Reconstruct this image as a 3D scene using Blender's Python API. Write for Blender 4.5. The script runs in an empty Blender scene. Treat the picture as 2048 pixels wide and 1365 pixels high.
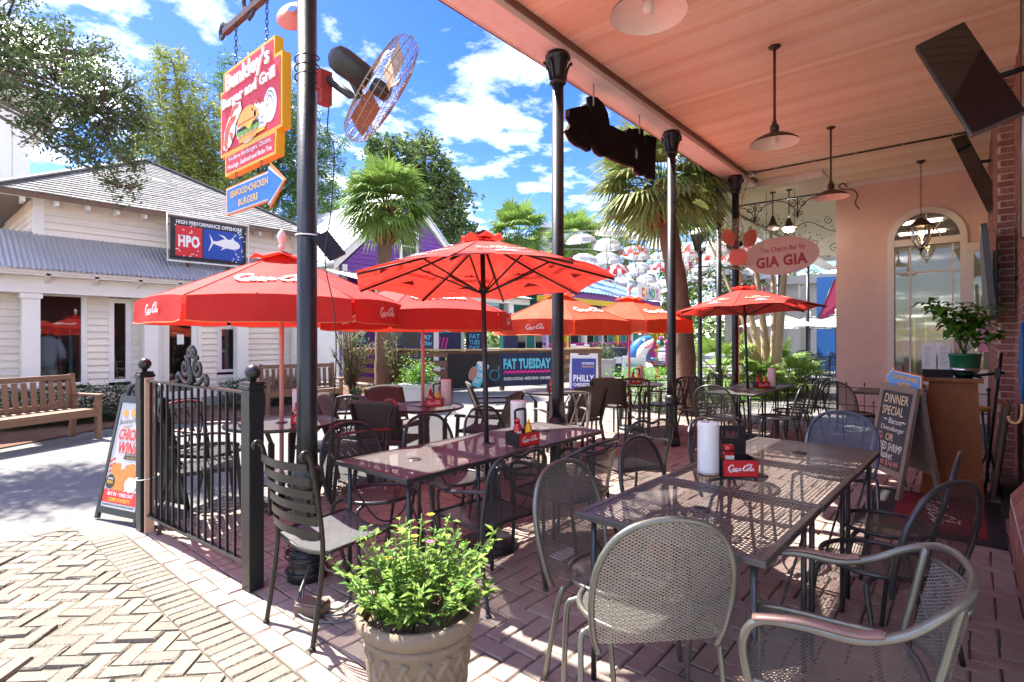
import bpy, math, random
from mathutils import Vector, Matrix, Euler, noise
R = math.radians
rng = random.Random(7)
S = bpy.context.scene
COL = S.collection

# ---------------------------------------------------------------- camera, sky, sun, exposure
YAW = math.atan(916 / 1075)           # the street runs along +y, the camera is turned left of it
EYE = 1.5
FPX = 1075.0                          # focal length in photo pixels (2048 wide)
cam_d = bpy.data.cameras.new('camera'); cam = bpy.data.objects.new('camera', cam_d); COL.objects.link(cam)
cam_d.sensor_width = 36.0; cam_d.lens = 36.0 * FPX / 2048.0
cam_d.shift_y = -7.5 / 2048.0
cam_d.clip_start = 0.05; cam_d.clip_end = 3000
cam.location = (0, 0, EYE); cam.rotation_euler = (R(90), 0, YAW)
S.camera = cam

SUN_EL = R(57.0)
TO_SUN = Vector((-math.cos(SUN_EL), -math.cos(SUN_EL) * 0.12, math.sin(SUN_EL))).normalized()
W = bpy.data.worlds.new('World'); S.world = W; W.use_nodes = True
nt = W.node_tree; nt.nodes.clear()
def nn(tree, typ, **kw):
    n = tree.nodes.new(typ)
    for k, v in kw.items(): setattr(n, k, v)
    return n
wo = nn(nt, 'ShaderNodeOutputWorld'); bg = nn(nt, 'ShaderNodeBackground')
sky = nn(nt, 'ShaderNodeTexSky', sky_type='NISHITA', sun_disc=False)
sky.sun_elevation = SUN_EL
sky.sun_rotation = math.atan2(TO_SUN.x, TO_SUN.y)
sky.air_density = 1.0; sky.dust_density = 0.3; sky.ozone_density = 2.5; sky.altitude = 0
bg.inputs['Strength'].default_value = 0.15
# fair weather clouds: noise on a plane above, thinning into haze at the horizon
tc = nn(nt, 'ShaderNodeTexCoord'); sx = nn(nt, 'ShaderNodeSeparateXYZ'); nt.links.new(tc.outputs['Generated'], sx.inputs[0])
def mth(tree, op, a, b=None, clamp=False):
    m = nn(tree, 'ShaderNodeMath', operation=op, use_clamp=clamp)
    for i, q in enumerate((a, b)):
        if q is None: continue
        if isinstance(q, (int, float)): m.inputs[i].default_value = q
        else: tree.links.new(q, m.inputs[i])
    return m.outputs[0]
zz = mth(nt, 'MAXIMUM', mth(nt, 'ADD', sx.outputs['Z'], 0.10), 0.06)
cx = nn(nt, 'ShaderNodeCombineXYZ')
nt.links.new(mth(nt, 'DIVIDE', sx.outputs['X'], zz), cx.inputs[0]); nt.links.new(mth(nt, 'DIVIDE', sx.outputs['Y'], zz), cx.inputs[1])
cx.inputs[2].default_value = 3.7
n1 = nn(nt, 'ShaderNodeTexNoise'); n1.inputs['Scale'].default_value = 1.9; n1.inputs['Detail'].default_value = 9; n1.inputs['Roughness'].default_value = 0.62; n1.inputs['Distortion'].default_value = 0.15
nt.links.new(cx.outputs[0], n1.inputs['Vector'])
cr = nn(nt, 'ShaderNodeValToRGB'); cr.color_ramp.elements[0].position = 0.49; cr.color_ramp.elements[1].position = 0.72
cr.color_ramp.elements[0].color = (0, 0, 0, 1); cr.color_ramp.elements[1].color = (1, 1, 1, 1)
for p_, v_ in ((0.57,0.05),(0.65,0.4)):
    e_ = cr.color_ramp.elements.new(p_); e_.color = (v_,v_,v_,1)
nt.links.new(n1.outputs['Fac'], cr.inputs[0])
mixc = nn(nt, 'ShaderNodeMix', data_type='RGBA'); mixc.inputs['B'].default_value = (20, 19, 18, 1)
nt.links.new(mth(nt, 'MULTIPLY', cr.outputs['Color'], 0.92), mixc.inputs['Factor']); hsv = nn(nt, 'ShaderNodeHueSaturation'); hsv.inputs['Saturation'].default_value = 1.4; hsv.inputs['Value'].default_value = 0.215; hsv.inputs['Hue'].default_value = 0.525
nt.links.new(sky.outputs[0], hsv.inputs['Color']); nt.links.new(hsv.outputs[0], mixc.inputs['A'])
nt.links.new(mixc.outputs['Result'], bg.inputs['Color']); nt.links.new(bg.outputs[0], wo.inputs[0])

sun_d = bpy.data.lights.new('sun', 'SUN'); sun_d.energy = 2.0; sun_d.angle = R(0.53); sun_d.color = (1.0, 0.95, 0.87)
sun = bpy.data.objects.new('sun', sun_d); COL.objects.link(sun); sun.rotation_euler = TO_SUN.to_track_quat('Z', 'Y').to_euler()
sun.location = TO_SUN * 60

S.view_settings.view_transform = 'Standard'; S.view_settings.look = 'None'
S.view_settings.exposure = 3.35; S.view_settings.gamma = 1.0
S.render.engine = 'CYCLES'
S.cycles.max_bounces = 8; S.cycles.diffuse_bounces = 4; S.cycles.transparent_max_bounces = 16; S.cycles.caustics_reflective = False
S.cycles.use_denoising = True
S.cycles.sample_clamp_indirect = 6

# ---------------------------------------------------------------- placing helpers
CY, SY = math.cos(YAW), math.sin(YAW)
def at(px, py, d):
    """point that the photo shows at pixel px, py if it stands d metres deep"""
    X = (px - 1024) / FPX * d
    return Vector((CY * X - SY * d, SY * X + CY * d, EYE + (675 - py) / FPX * d))
def on(px, py, z=0.0):
    """point on the level z that the photo shows at px, py"""
    return at(px, py, (EYE - z) * FPX / (py - 675))
def onx(px, py, x):
    """point on the plane of a wall along the street"""
    k = (px - 1024) / FPX
    return at(px, py, x / (CY * k - SY))
def ony(px, py, y):
    k = (px - 1024) / FPX
    return at(px, py, y / (SY * k + CY))

# ---------------------------------------------------------------- meshes
class MB:
    def __init__(s): s.v = []; s.f = []; s.uv = []; s.sm = []
    def add(s, vs, fs, M=None, uv=None, smooth=False):
        b = len(s.v)
        if M is not None: vs = [M @ Vector(q) for q in vs]
        s.v += [tuple(q) for q in vs]
        s.f += [tuple(b + i for i in f) for f in fs]
        s.sm += [smooth] * len(fs)
        s.uv += uv if uv else [None] * len(fs)
        return s
    def box(s, x0, y0, z0, x1, y1, z1, M=None):
        v = [(x0,y0,z0),(x1,y0,z0),(x1,y1,z0),(x0,y1,z0),(x0,y0,z1),(x1,y0,z1),(x1,y1,z1),(x0,y1,z1)]
        return s.add(v, [(3,2,1,0),(4,5,6,7),(0,1,5,4),(1,2,6,5),(2,3,7,6),(3,0,4,7)], M)
    def bar(s, p, q, w, h, up=(0,0,1)):
        """a rectangular bar from p to q, w wide and h high"""
        p, q = Vector(p), Vector(q); d = q - p; L = d.length; d.normalize()
        up = Vector(up); x = d.cross(up)
        if x.length < 1e-5: x = d.cross(Vector((1,0,0)))
        x.normalize(); u = x.cross(d)
        M = Matrix((( x.x,d.x,u.x,p.x),(x.y,d.y,u.y,p.y),(x.z,d.z,u.z,p.z),(0,0,0,1)))
        return s.box(-w/2, 0, -h/2, w/2, L, h/2, M)
    def prism(s, poly, z0, z1, M=None):
        n = len(poly); a = sum(poly[i][0]*poly[(i+1)%n][1]-poly[(i+1)%n][0]*poly[i][1] for i in range(n))
        if a < 0: poly = poly[::-1]
        v = [(x,y,z0) for x,y in poly] + [(x,y,z1) for x,y in poly]
        f = [tuple(range(n-1,-1,-1)), tuple(range(n,2*n))] + [(i,(i+1)%n,n+(i+1)%n,n+i) for i in range(n)]
        return s.add(v, f, M)
    def flat(s, poly, z=0.0, M=None):
        n = len(poly); a = sum(poly[i][0]*poly[(i+1)%n][1]-poly[(i+1)%n][0]*poly[i][1] for i in range(n))
        if a < 0: poly = poly[::-1]
        return s.add([(x,y,z) for x,y in poly], [tuple(range(n))], M)
    def lathe(s, prof, n=16, M=None, smooth=True, cap=True, a0=0.0, a1=2*math.pi):
        full = abs(a1 - a0 - 2*math.pi) < 1e-6; m = n if full else n + 1
        v = [(r*math.cos(a0+(a1-a0)*k/n), r*math.sin(a0+(a1-a0)*k/n), z) for r, z in prof for k in range(m)]
        f = []
        for i in range(len(prof)-1):
            for k in range(n):
                k2 = (k+1) % m
                f.append((i*m+k, i*m+k2, (i+1)*m+k2, (i+1)*m+k))
        if cap and full:
            f.append(tuple(range(m-1,-1,-1))); f.append(tuple((len(prof)-1)*m+k for k in range(m)))
        return s.add(v, f, M, smooth=smooth)
    def tube(s, pts, r, n=8, closed=False, M=None, sq=None):
        pts = [Vector(p) for p in pts]; m = len(pts)
        rs = r if isinstance(r, (list, tuple)) else [r]*m
        v = []; prev = None
        for i, p in enumerate(pts):
            if closed: t = pts[(i+1)%m] - pts[i-1]
            else: t = pts[min(i+1,m-1)] - pts[max(i-1,0)]
            if t.length < 1e-9: t = Vector((0,0,1))
            t.normalize()
            if prev is None:
                a = Vector((0,0,1)) if abs(t.z) < 0.9 else Vector((1,0,0))
                x = t.cross(a).normalized()
            else:
                x = prev - t * prev.dot(t)
                if x.length < 1e-6: x = t.cross(Vector((0,0,1)))
                x.normalize()
            prev = x; y = t.cross(x)
            for k in range(n):
                an = 2*math.pi*k/n
                ca, sa = math.cos(an), math.sin(an)
                if sq: v.append(p + x*ca*rs[i]*sq[0] + y*sa*rs[i]*sq[1])
                else: v.append(p + x*ca*rs[i] + y*sa*rs[i])
        f = []
        for i in range(m if closed else m-1):
            i2 = (i+1) % m
            for k in range(n): f.append((i*n+k, i*n+(k+1)%n, i2*n+(k+1)%n, i2*n+k))
        if not closed: f.append(tuple(range(n-1,-1,-1))); f.append(tuple((m-1)*n+k for k in range(n)))
        return s.add(v, f, M, smooth=True)
    def grid(s, P, nu, nv, uvf=None, M=None, smooth=True):
        """P(i,j) -> point, uvf(i,j) -> uv in metres"""
        v = [P(i,j) for j in range(nv+1) for i in range(nu+1)]
        f = []; uv = []
        for j in range(nv):
            for i in range(nu):
                f.append((j*(nu+1)+i, j*(nu+1)+i+1, (j+1)*(nu+1)+i+1, (j+1)*(nu+1)+i))
                uv.append([uvf(i,j),uvf(i+1,j),uvf(i+1,j+1),uvf(i,j+1)] if uvf else None)
        return s.add(v, f, M, uv=uv, smooth=smooth)
    def mesh(s, name):
        me = bpy.data.meshes.new(name); me.from_pydata(s.v, [], s.f)
        me.polygons.foreach_set('use_smooth', s.sm)
        if any(u is not None for u in s.uv):
            ul = me.uv_layers.new(name='UVMap'); k = 0
            for p, u in zip(me.polygons, s.uv):
                for q, li in enumerate(p.loop_indices):
                    if u is not None: ul.data[li].uv = u[q]
        me.update(); return me

def link(o, parent=None):
    COL.objects.link(o)
    if parent is not None: o.parent = parent
    return o
def wm(o):
    M = Matrix.LocRotScale(o.location, o.rotation_euler, o.scale)
    return wm(o.parent) @ o.matrix_parent_inverse @ M if o.parent else M
def obj(name, mb, mat, parent=None, world=False, bevel=0, loc=None, rot=None):
    """one mesh object; world=True: the mesh is given in world coordinates though it has a parent"""
    me = mb if isinstance(mb, bpy.types.Mesh) else mb.mesh(name)
    if not me.materials:
        for m in (mat if isinstance(mat, (list, tuple)) else [mat]): me.materials.append(m)
    o = bpy.data.objects.new(name, me); link(o, parent)
    if world and parent is not None: o.matrix_parent_inverse = wm(parent).inverted()
    if loc: o.location = loc
    if rot: o.rotation_euler = rot
    if bevel:
        b = o.modifiers.new('bevel', 'BEVEL'); b.width = bevel; b.segments = 2; b.limit_method = 'ANGLE'; b.angle_limit = R(40)
    return o
def tag(o, label, cat, group=None):
    o['label'] = label; o['category'] = cat
    if group: o['group'] = group
    return o
def thing(name, label, cat, loc=(0,0,0), rz=0.0, group=None):
    o = bpy.data.objects.new(name, None); o.empty_display_size = 0.1; COL.objects.link(o)
    o.location = loc; o.rotation_euler = (0, 0, R(rz))
    return tag(o, label, cat, group)
def struct(name, mb, mat, bevel=0):
    o = obj(name, mb, mat, bevel=bevel); o['kind'] = 'structure'; return o
def dup(root, loc, rz, label, group=None, scale=None):
    """a copy of a thing with copies of its parts and sub-parts"""
    def cp(o, par):
        c = o.copy(); COL.objects.link(c)
        if par is not None: c.parent = par
        for ch in list(o.children): cp(ch, c)
        return c
    kids = list(root.children)
    r = root.copy(); COL.objects.link(r)
    for ch in kids: cp(ch, r)
    r.location = loc; r.rotation_euler = (0, 0, R(rz)); r['label'] = label
    if scale: r.scale = scale
    if group: r['group'] = group
    return r
def frame(o, right, up):
    """matrix: local x = right, y = up, z = out of the face"""
    x = Vector(right).normalized(); y = Vector(up); y = (y - x*y.dot(x)).normalized(); z = x.cross(y); o = Vector(o)
    return Matrix(((x.x,y.x,z.x,o.x),(x.y,y.y,z.y,o.y),(x.z,y.z,z.z,o.z),(0,0,0,1)))
def smooth_path(pts, n=6, closed=False):
    pts = [Vector(p) for p in pts]; out = []; m = len(pts)
    for i in range(m if closed else m-1):
        if closed: p0,p1,p2,p3 = pts[i-1],pts[i],pts[(i+1)%m],pts[(i+2)%m]
        else: p0,p1,p2,p3 = pts[max(i-1,0)],pts[i],pts[i+1],pts[min(i+2,m-1)]
        for k in range(n):
            t = k/n
            out.append(0.5*((2*p1)+(p2-p0)*t+(2*p0-5*p1+4*p2-p3)*t*t+(3*p1-p0-3*p2+p3)*t**3))
    if not closed: out.append(pts[-1])
    return out
def arc(cx, cy, r, a0, a1, n=12):
    return [(cx + r*math.cos(R(a0+(a1-a0)*i/n)), cy + r*math.sin(R(a0+(a1-a0)*i/n))) for i in range(n+1)]

_tc = {}
def text_mesh(body, bold=0.0, shear=0.0, ext=0.0, res=2):
    """font outline as mesh data, centred on its box, and its width and height"""
    key = (body, bold, shear, ext)
    if key not in _tc:
        cu = bpy.data.curves.new('lettering', 'FONT'); cu.body = body; cu.offset = bold; cu.shear = shear; cu.extrude = ext; cu.resolution_u = res
        cu.align_x = 'CENTER'; cu.space_character = 1.0 + bold*1.5
        o = bpy.data.objects.new('lettering', cu); COL.objects.link(o)
        dg = bpy.context.evaluated_depsgraph_get()
        me = bpy.data.meshes.new_from_object(o.evaluated_get(dg)); bpy.data.objects.remove(o); bpy.data.curves.remove(cu)
        xs = [v.co.x for v in me.vertices]; ys = [v.co.y for v in me.vertices]
        _tc[key] = ([(v.co.x-(min(xs)+max(xs))/2, v.co.y-(min(ys)+max(ys))/2, v.co.z) for v in me.vertices],
                    [tuple(p.vertices) for p in me.polygons], max(xs)-min(xs), max(ys)-min(ys))
        bpy.data.meshes.remove(me)
    return _tc[key]
def put_text(mb, body, M, w=None, h=None, x=0, y=0, bold=0.0, shear=0.0, ext=0.0, z=0.0, rot=0.0):
    v, f, tw, th = text_mesh(body, bold, shear)
    sx_ = (w/tw) if w else h/th; sy_ = (h/th) if h else w/tw
    L = Matrix.Translation((x,y,z)) @ Matrix.Rotation(R(rot), 4, 'Z')
    if ext:
        n = len(v); vv = [(a*sx_,b*sy_,0) for a,b,c in v] + [(a*sx_,b*sy_,ext) for a,b,c in v]
        ff = [tuple(n+i for i in q) for q in f]
        cnt = {}
        for q in f:
            for i in range(len(q)):
                e = (q[i], q[(i+1)%len(q)]); cnt[e] = 1
        ff += [(a,b,n+b,n+a) for (a,b) in cnt if (b,a) not in cnt]
        return mb.add(vv, ff, M @ L)
    return mb.add([(a*sx_,b*sy_,0) for a,b,c in v], f, M @ L)

# ---------------------------------------------------------------- materials
def mat(name, col, rough=0.6, metal=0.0, var=0.0, vs=6.0, bump=0.0, bs=60.0, rnd=None, spec=0.5, coat=0.0, stretch=None, cols=None, trans=0.0, dirt=None, stain=None):
    """col base colour; var/vs cloudy variation; bump/bs fine relief; cols: one of several base colours for each piece; dirt=(colour, amount, scale)"""
    m = bpy.data.materials.new(name); m.use_nodes = True; t = m.node_tree; b = t.nodes['Principled BSDF']
    b.inputs['Roughness'].default_value = rough; b.inputs['Metallic'].default_value = metal
    b.inputs['Specular IOR Level'].default_value = spec; b.inputs['Coat Weight'].default_value = coat
    col = tuple(col) + (1,) if len(col) == 3 else col
    b.inputs['Base Color'].default_value = col
    vec = None
    if var or bump or dirt or stretch:
        tc = nn(t, 'ShaderNodeTexCoord'); mp = nn(t, 'ShaderNodeMapping'); t.links.new(tc.outputs['Object'], mp.inputs['Vector'])
        if stretch: mp.inputs['Scale'].default_value = stretch
        vec = mp.outputs[0]
    cur = None
    if cols:
        ge = nn(t, 'ShaderNodeNewGeometry'); oi = nn(t, 'ShaderNodeObjectInfo')
        fr = mth(t, 'FRACT', mth(t, 'ADD', ge.outputs['Random Per Island'], oi.outputs['Random']))
        rp = nn(t, 'ShaderNodeValToRGB'); rp.color_ramp.interpolation = 'LINEAR'
        e = rp.color_ramp.elements
        for i, c in enumerate(cols):
            p = i/(len(cols)-1)
            if i == 0: q = e[0]
            elif i == len(cols)-1: q = e[1]; 
            else: q = e.new(p)
            q.position = p; q.color = tuple(c) + (1,)
        t.links.new(fr, rp.inputs[0]); cur = rp.outputs[0]
    if rnd:
        oi = nn(t, 'ShaderNodeObjectInfo'); ge = nn(t, 'ShaderNodeNewGeometry')
        fr = mth(t, 'FRACT', mth(t, 'ADD', ge.outputs['Random Per Island'], oi.outputs['Random']))
        hs = nn(t, 'ShaderNodeHueSaturation'); hs.inputs['Color'].default_value = col
        if cur: t.links.new(cur, hs.inputs['Color'])
        t.links.new(mth(t, 'ADD', mth(t, 'MULTIPLY', fr, 2*rnd), 1-rnd), hs.inputs['Value']); cur = hs.outputs[0]
    if var:
        n = nn(t, 'ShaderNodeTexNoise'); n.inputs['Scale'].default_value = vs; n.inputs['Detail'].default_value = 5; n.inputs['Roughness'].default_value = 0.62
        t.links.new(vec, n.inputs['Vector'])
        hs = nn(t, 'ShaderNodeHueSaturation'); hs.inputs['Color'].default_value = col
        if cur: t.links.new(cur, hs.inputs['Color'])
        t.links.new(mth(t, 'ADD', mth(t, 'MULTIPLY', n.outputs['Fac'], 2*var), 1-var), hs.inputs['Value']); cur = hs.outputs[0]
    if dirt:
        n = nn(t, 'ShaderNodeTexNoise'); n.inputs['Scale'].default_value = dirt[2]; n.inputs['Detail'].default_value = 8; n.inputs['Roughness'].default_value = 0.7
        t.links.new(vec, n.inputs['Vector'])
        rp = nn(t, 'ShaderNodeValToRGB'); rp.color_ramp.elements[0].position = 0.52; rp.color_ramp.elements[1].position = 0.72
        t.links.new(n.outputs['Fac'], rp.inputs[0])
        mx = nn(t, 'ShaderNodeMix', data_type='RGBA'); mx.inputs['A'].default_value = col; mx.inputs['B'].default_value = tuple(dirt[0]) + (1,)
        if cur: t.links.new(cur, mx.inputs['A'])
        t.links.new(mth(t, 'MULTIPLY', rp.outputs[0], dirt[1]), mx.inputs['Factor']); cur = mx.outputs['Result']
    if stain:                       # broad marks that run over many pieces: (colour, amount, scale, threshold)
        ge = nn(t, 'ShaderNodeNewGeometry'); n = nn(t, 'ShaderNodeTexNoise'); n.inputs['Scale'].default_value = stain[2]; n.inputs['Detail'].default_value = 7; n.inputs['Roughness'].default_value = 0.65
        t.links.new(ge.outputs['Position'], n.inputs['Vector'])
        rp = nn(t, 'ShaderNodeValToRGB'); rp.color_ramp.elements[0].position = stain[3]; rp.color_ramp.elements[1].position = stain[3] + 0.2
        t.links.new(n.outputs['Fac'], rp.inputs[0])
        mx = nn(t, 'ShaderNodeMix', data_type='RGBA'); mx.inputs['A'].default_value = col; mx.inputs['B'].default_value = tuple(stain[0]) + (1,)
        if cur: t.links.new(cur, mx.inputs['A'])
        t.links.new(mth(t, 'MULTIPLY', rp.outputs[0], stain[1]), mx.inputs['Factor']); cur = mx.outputs['Result']
    if cur: t.links.new(cur, b.inputs['Base Color'])
    if bump:
        n = nn(t, 'ShaderNodeTexNoise'); n.inputs['Scale'].default_value = bs; n.inputs['Detail'].default_value = 4
        t.links.new(vec, n.inputs['Vector'])
        bp = nn(t, 'ShaderNodeBump'); bp.inputs['Strength'].default_value = bump; bp.inputs['Distance'].default_value = 0.02
        t.links.new(n.outputs['Fac'], bp.inputs['Height']); t.links.new(bp.outputs[0], b.inputs['Normal'])
    if trans:                       # thin cloth or leaf: part of the light passes through
        tr = nn(t, 'ShaderNodeBsdfTranslucent'); tr.inputs[0].default_value = col
        if cur: t.links.new(cur, tr.inputs[0])
        mx = nn(t, 'ShaderNodeMixShader'); mx.inputs[0].default_value = trans
        out = t.nodes['Material Output']
        t.links.new(b.outputs[0], mx.inputs[1]); t.links.new(tr.outputs[0], mx.inputs[2]); t.links.new(mx.outputs[0], out.inputs[0])
    return m
def emit(name, col, e):
    m = mat(name, col); b = m.node_tree.nodes['Principled BSDF']; b.inputs['Emission Color'].default_value = tuple(col)+(1,); b.inputs['Emission Strength'].default_value = e; return m
def mesh_mat(name, col, pu, pv, th, rough=0.4, metal=0.5, dirt=None):
    """expanded metal: a steel web with diamond holes, laid out in the surface's own metres (UV)"""
    m = mat(name, col, rough, metal, var=0.25, vs=9); t = m.node_tree; b = t.nodes['Principled BSDF']; out = t.nodes['Material Output']
    uv = nn(t, 'ShaderNodeUVMap'); sp = nn(t, 'ShaderNodeSeparateXYZ'); t.links.new(uv.outputs[0], sp.inputs[0])
    u = mth(t, 'DIVIDE', sp.outputs[0], pu); v = mth(t, 'DIVIDE', sp.outputs[1], pv)
    a = mth(t, 'GREATER_THAN', mth(t, 'FRACT', mth(t, 'ADD', u, v)), th); c = mth(t, 'GREATER_THAN', mth(t, 'FRACT', mth(t, 'SUBTRACT', u, v)), th)
    hole = mth(t, 'MULTIPLY', a, c)
    tr = nn(t, 'ShaderNodeBsdfTransparent'); mx = nn(t, 'ShaderNodeMixShader')
    t.links.new(hole, mx.inputs[0]); t.links.new(b.outputs[0], mx.inputs[1]); t.links.new(tr.outputs[0], mx.inputs[2]); t.links.new(mx.outputs[0], out.inputs[0])
    return m
def glass(name, col=(0.9,0.95,0.95), mixf=0.75, rough=0.02):
    m = bpy.data.materials.new(name); m.use_nodes = True; t = m.node_tree; t.nodes.clear()
    o = nn(t, 'ShaderNodeOutputMaterial'); g = nn(t, 'ShaderNodeBsdfGlossy'); g.inputs['Roughness'].default_value = rough
    tr = nn(t, 'ShaderNodeBsdfTransparent'); tr.inputs[0].default_value = tuple(col)+(1,); fr = nn(t, 'ShaderNodeFresnel'); fr.inputs[0].default_value = 1.5
    mx = nn(t, 'ShaderNodeMixShader')
    t.links.new(mth(t, 'ADD', fr.outputs[0], 1-mixf, clamp=True), mx.inputs[0]); t.links.new(tr.outputs[0], mx.inputs[1]); t.links.new(g.outputs[0], mx.inputs[2]); t.links.new(mx.outputs[0], o.inputs[0])
    return m

WHITE = mat('white_paint', (0.83,0.80,0.75), 0.5, var=0.06, vs=3, bump=0.05, bs=30)
CREAM = mat('cream_siding', (0.82,0.74,0.64), 0.6, rnd=0.04, var=0.06, vs=4)
BLACK = mat('black_iron', (0.014,0.016,0.017), 0.33, 0.0, var=0.35, vs=12, bump=0.06, bs=80)
IRON = mat('column_black', (0.012,0.015,0.018), 0.36, 0.0, var=0.3, vs=5, bump=0.05, bs=40, dirt=((0.10,0.05,0.035),0.25,9))
DARK = mat('dark_bronze_aluminium', (0.045,0.038,0.034), 0.42, 0.2, var=0.25, vs=8, bump=0.04, bs=90)
STEEL = mat('grey_steel_tube', (0.17,0.17,0.145), 0.30, 0.6, var=0.25, vs=9, bump=0.04, bs=120, dirt=((0.17,0.09,0.05),0.35,22))
DSTEEL = mat('dark_steel_tube', (0.045,0.047,0.05), 0.33, 0.35, var=0.25, vs=9, bump=0.04, bs=120)
BLUSTEEL = mat('blue_grey_steel_tube', (0.08,0.10,0.14), 0.36, 0.45, var=0.2, vs=9)
MESH_S = mesh_mat('grey_expanded_mesh', (0.24,0.24,0.21), 0.022, 0.0125, 0.40)
MESH_D = mesh_mat('dark_expanded_mesh', (0.06,0.062,0.066), 0.023, 0.013, 0.36, metal=0.3)
MESH_B = mesh_mat('blue_grey_expanded_mesh', (0.08,0.095,0.125), 0.023, 0.013, 0.36, metal=0.3)
MESH_T = mesh_mat('table_top_mesh', (0.13,0.12,0.115), 0.026, 0.013, 0.45, rough=0.45, metal=0.2)
BROWN = mat('brown_powder_coat', (0.078,0.069,0.067), 0.36, 0.3, var=0.2, vs=6, bump=0.05, bs=100)
RED = mat('red_canvas', (0.60,0.028,0.02), 0.8, var=0.14, vs=3, bump=0.45, bs=5, trans=0.34, dirt=((0.60,0.09,0.06),0.5,4))
RED2 = mat('faded_red_canvas', (0.60,0.04,0.028), 0.8, var=0.14, vs=3, bump=0.45, bs=5, trans=0.34, dirt=((0.62,0.13,0.10),0.5,4))
ORANGE = mat('orange_red_canvas', (0.66,0.075,0.025), 0.8, var=0.12, vs=3, bump=0.45, bs=5, trans=0.34, dirt=((0.70,0.22,0.10),0.5,4))
PRINT = mat('white_print', (0.82,0.82,0.80), 0.7)
FADED = mat('faded_print', (0.74,0.40,0.36), 0.8, var=.3, vs=12)
REDP = mat('red_print', (0.62,0.02,0.025), 0.45)
YEL = mat('yellow_paint', (0.80,0.45,0.03), 0.45, var=0.08, vs=8)
ORG = mat('orange_paint', (0.62,0.20,0.05), 0.5, var=0.1, vs=8)
BLUP = mat('blue_paint', (0.015,0.15,0.50), 0.45, var=0.06, vs=5)
BLKP = mat('black_plastic', (0.012,0.012,0.014), 0.4)
NAVY = mat('navy_vinyl', (0.012,0.018,0.075), 0.45, var=0.15, vs=3, bump=0.05, bs=8)
PAPER = mat('paper_towel', (0.80,0.79,0.77), 0.95, bump=0.35, bs=160)
CONDUIT = mat('galvanised_metal', (0.42,0.42,0.41), 0.4, 0.7, var=0.2, vs=10)
GLASS = glass('window_glass', (0.82,0.88,0.88), 0.92)
CLEAR = glass('clear_glass', (0.97,0.98,0.98), 0.95)
TEAK = mat('bench_timber', (0.19,0.10,0.055), 0.6, rnd=0.12, var=0.22, vs=14, stretch=(1,8,8), bump=0.12, bs=50)
# ================================================================ the setting
SAND = mat('sandy_ground', (0.30,0.25,0.19), 0.95, var=0.25, vs=0.8, bump=0.3, bs=30)
CONC = mat('pale_aggregate_concrete', (0.17,0.165,0.157), 0.9, var=0.3, vs=0.9, bump=0.5, bs=160, dirt=((0.12,0.115,0.11),0.75,34), stain=((0.13,0.125,0.115),0.5,0.8,.5))
BED = mat('mossy_joint_sand', (0.075,0.062,0.042), 0.95, var=0.4, vs=14, bump=0.3, bs=60, dirt=((0.09,0.12,0.02),0.8,2.2))
PAVER = mat('tumbled_concrete_paver', (0.3,0.2,0.17), 0.88, cols=[(0.36,0.29,0.245),(0.41,0.35,0.30),(0.31,0.235,0.20),(0.43,0.385,0.34),(0.375,0.305,0.265),(0.28,0.23,0.20),(0.36,0.255,0.215)], var=0.2, vs=9, bump=0.5, bs=210, dirt=((0.18,0.15,0.13),0.5,170), stain=((0.16,0.135,0.11),0.55,1.6,.52))
OLDBRICK = mat('worn_pale_brick', (0.5,0.45,0.36), 0.9, cols=[(0.24,0.195,0.155),(0.13,0.12,0.095),(0.28,0.235,0.19),(0.25,0.16,0.125),(0.09,0.09,0.07),(0.27,0.225,0.185),(0.075,0.075,0.06),(0.26,0.18,0.145),(0.16,0.145,0.115)], var=0.28, vs=11, bump=0.7, bs=60, dirt=((0.13,0.125,0.085),0.65,16), stain=((0.10,0.10,0.065),0.4,2.4,.54))

g = MB(); g.add([(-900,-300,-0.05),(900,-300,-0.05),(900,1500,-0.05),(-900,1500,-0.05)], [(0,1,2,3)])
struct('ground', g, SAND)
g = MB(); g.flat([(-60,-25),(14,-25),(14,90),(-60,90)], -0.014); street = struct('street', g, CONC)

def in_view(p, m=40):
    q = Vector(p) - cam.location
    X = CY*q.x + SY*q.y; d = -SY*q.x + CY*q.y
    if d < 0.4: return None
    px = 1024 + FPX*X/d; py = 675 - FPX*q.z/d
    return (d, px, py) if -m < px < 2048+m and -m < py < 1365+m else None

def worn_block(L, Wd, H, r, chip, ch=0.004):
    """a brick lying flat, top edges rounded and corners a little off"""
    mb = MB(); j = lambda a: r.uniform(-a, a)
    def ring(ins, z, a, az): return [(sx*(L/2-ins)+j(a), sy*(Wd/2-ins)+j(a), z+j(az)) for sx, sy in ((-1,-1),(1,-1),(1,1),(-1,1))]
    v = ring(0,-H,chip*.4,0) + ring(0,-ch*1.2,chip,0.0008) + ring(ch,0,chip,chip*.35)
    f = [(i,(i+1)%4,4+(i+1)%4,4+i) for i in range(4)] + [(4+i,4+(i+1)%4,8+(i+1)%4,8+i) for i in range(4)] + [(8,9,10,11)]
    return mb.add(v, f)
def clip_poly(poly, x0, y0, x1, y1):
    for ax, lim, sg in ((0,x0,1),(0,x1,-1),(1,y0,1),(1,y1,-1)):
        out = []
        for i in range(len(poly)):
            a, b = poly[i], poly[(i+1) % len(poly)]; da, db = sg*(a[ax]-lim), sg*(b[ax]-lim)
            if da >= 0: out.append(a)
            if (da >= 0) != (db >= 0): f = da/(da-db); out.append((a[0]+(b[0]-a[0])*f, a[1]+(b[1]-a[1])*f))
        poly = out
        if len(poly) < 3: return []
    return poly
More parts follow.
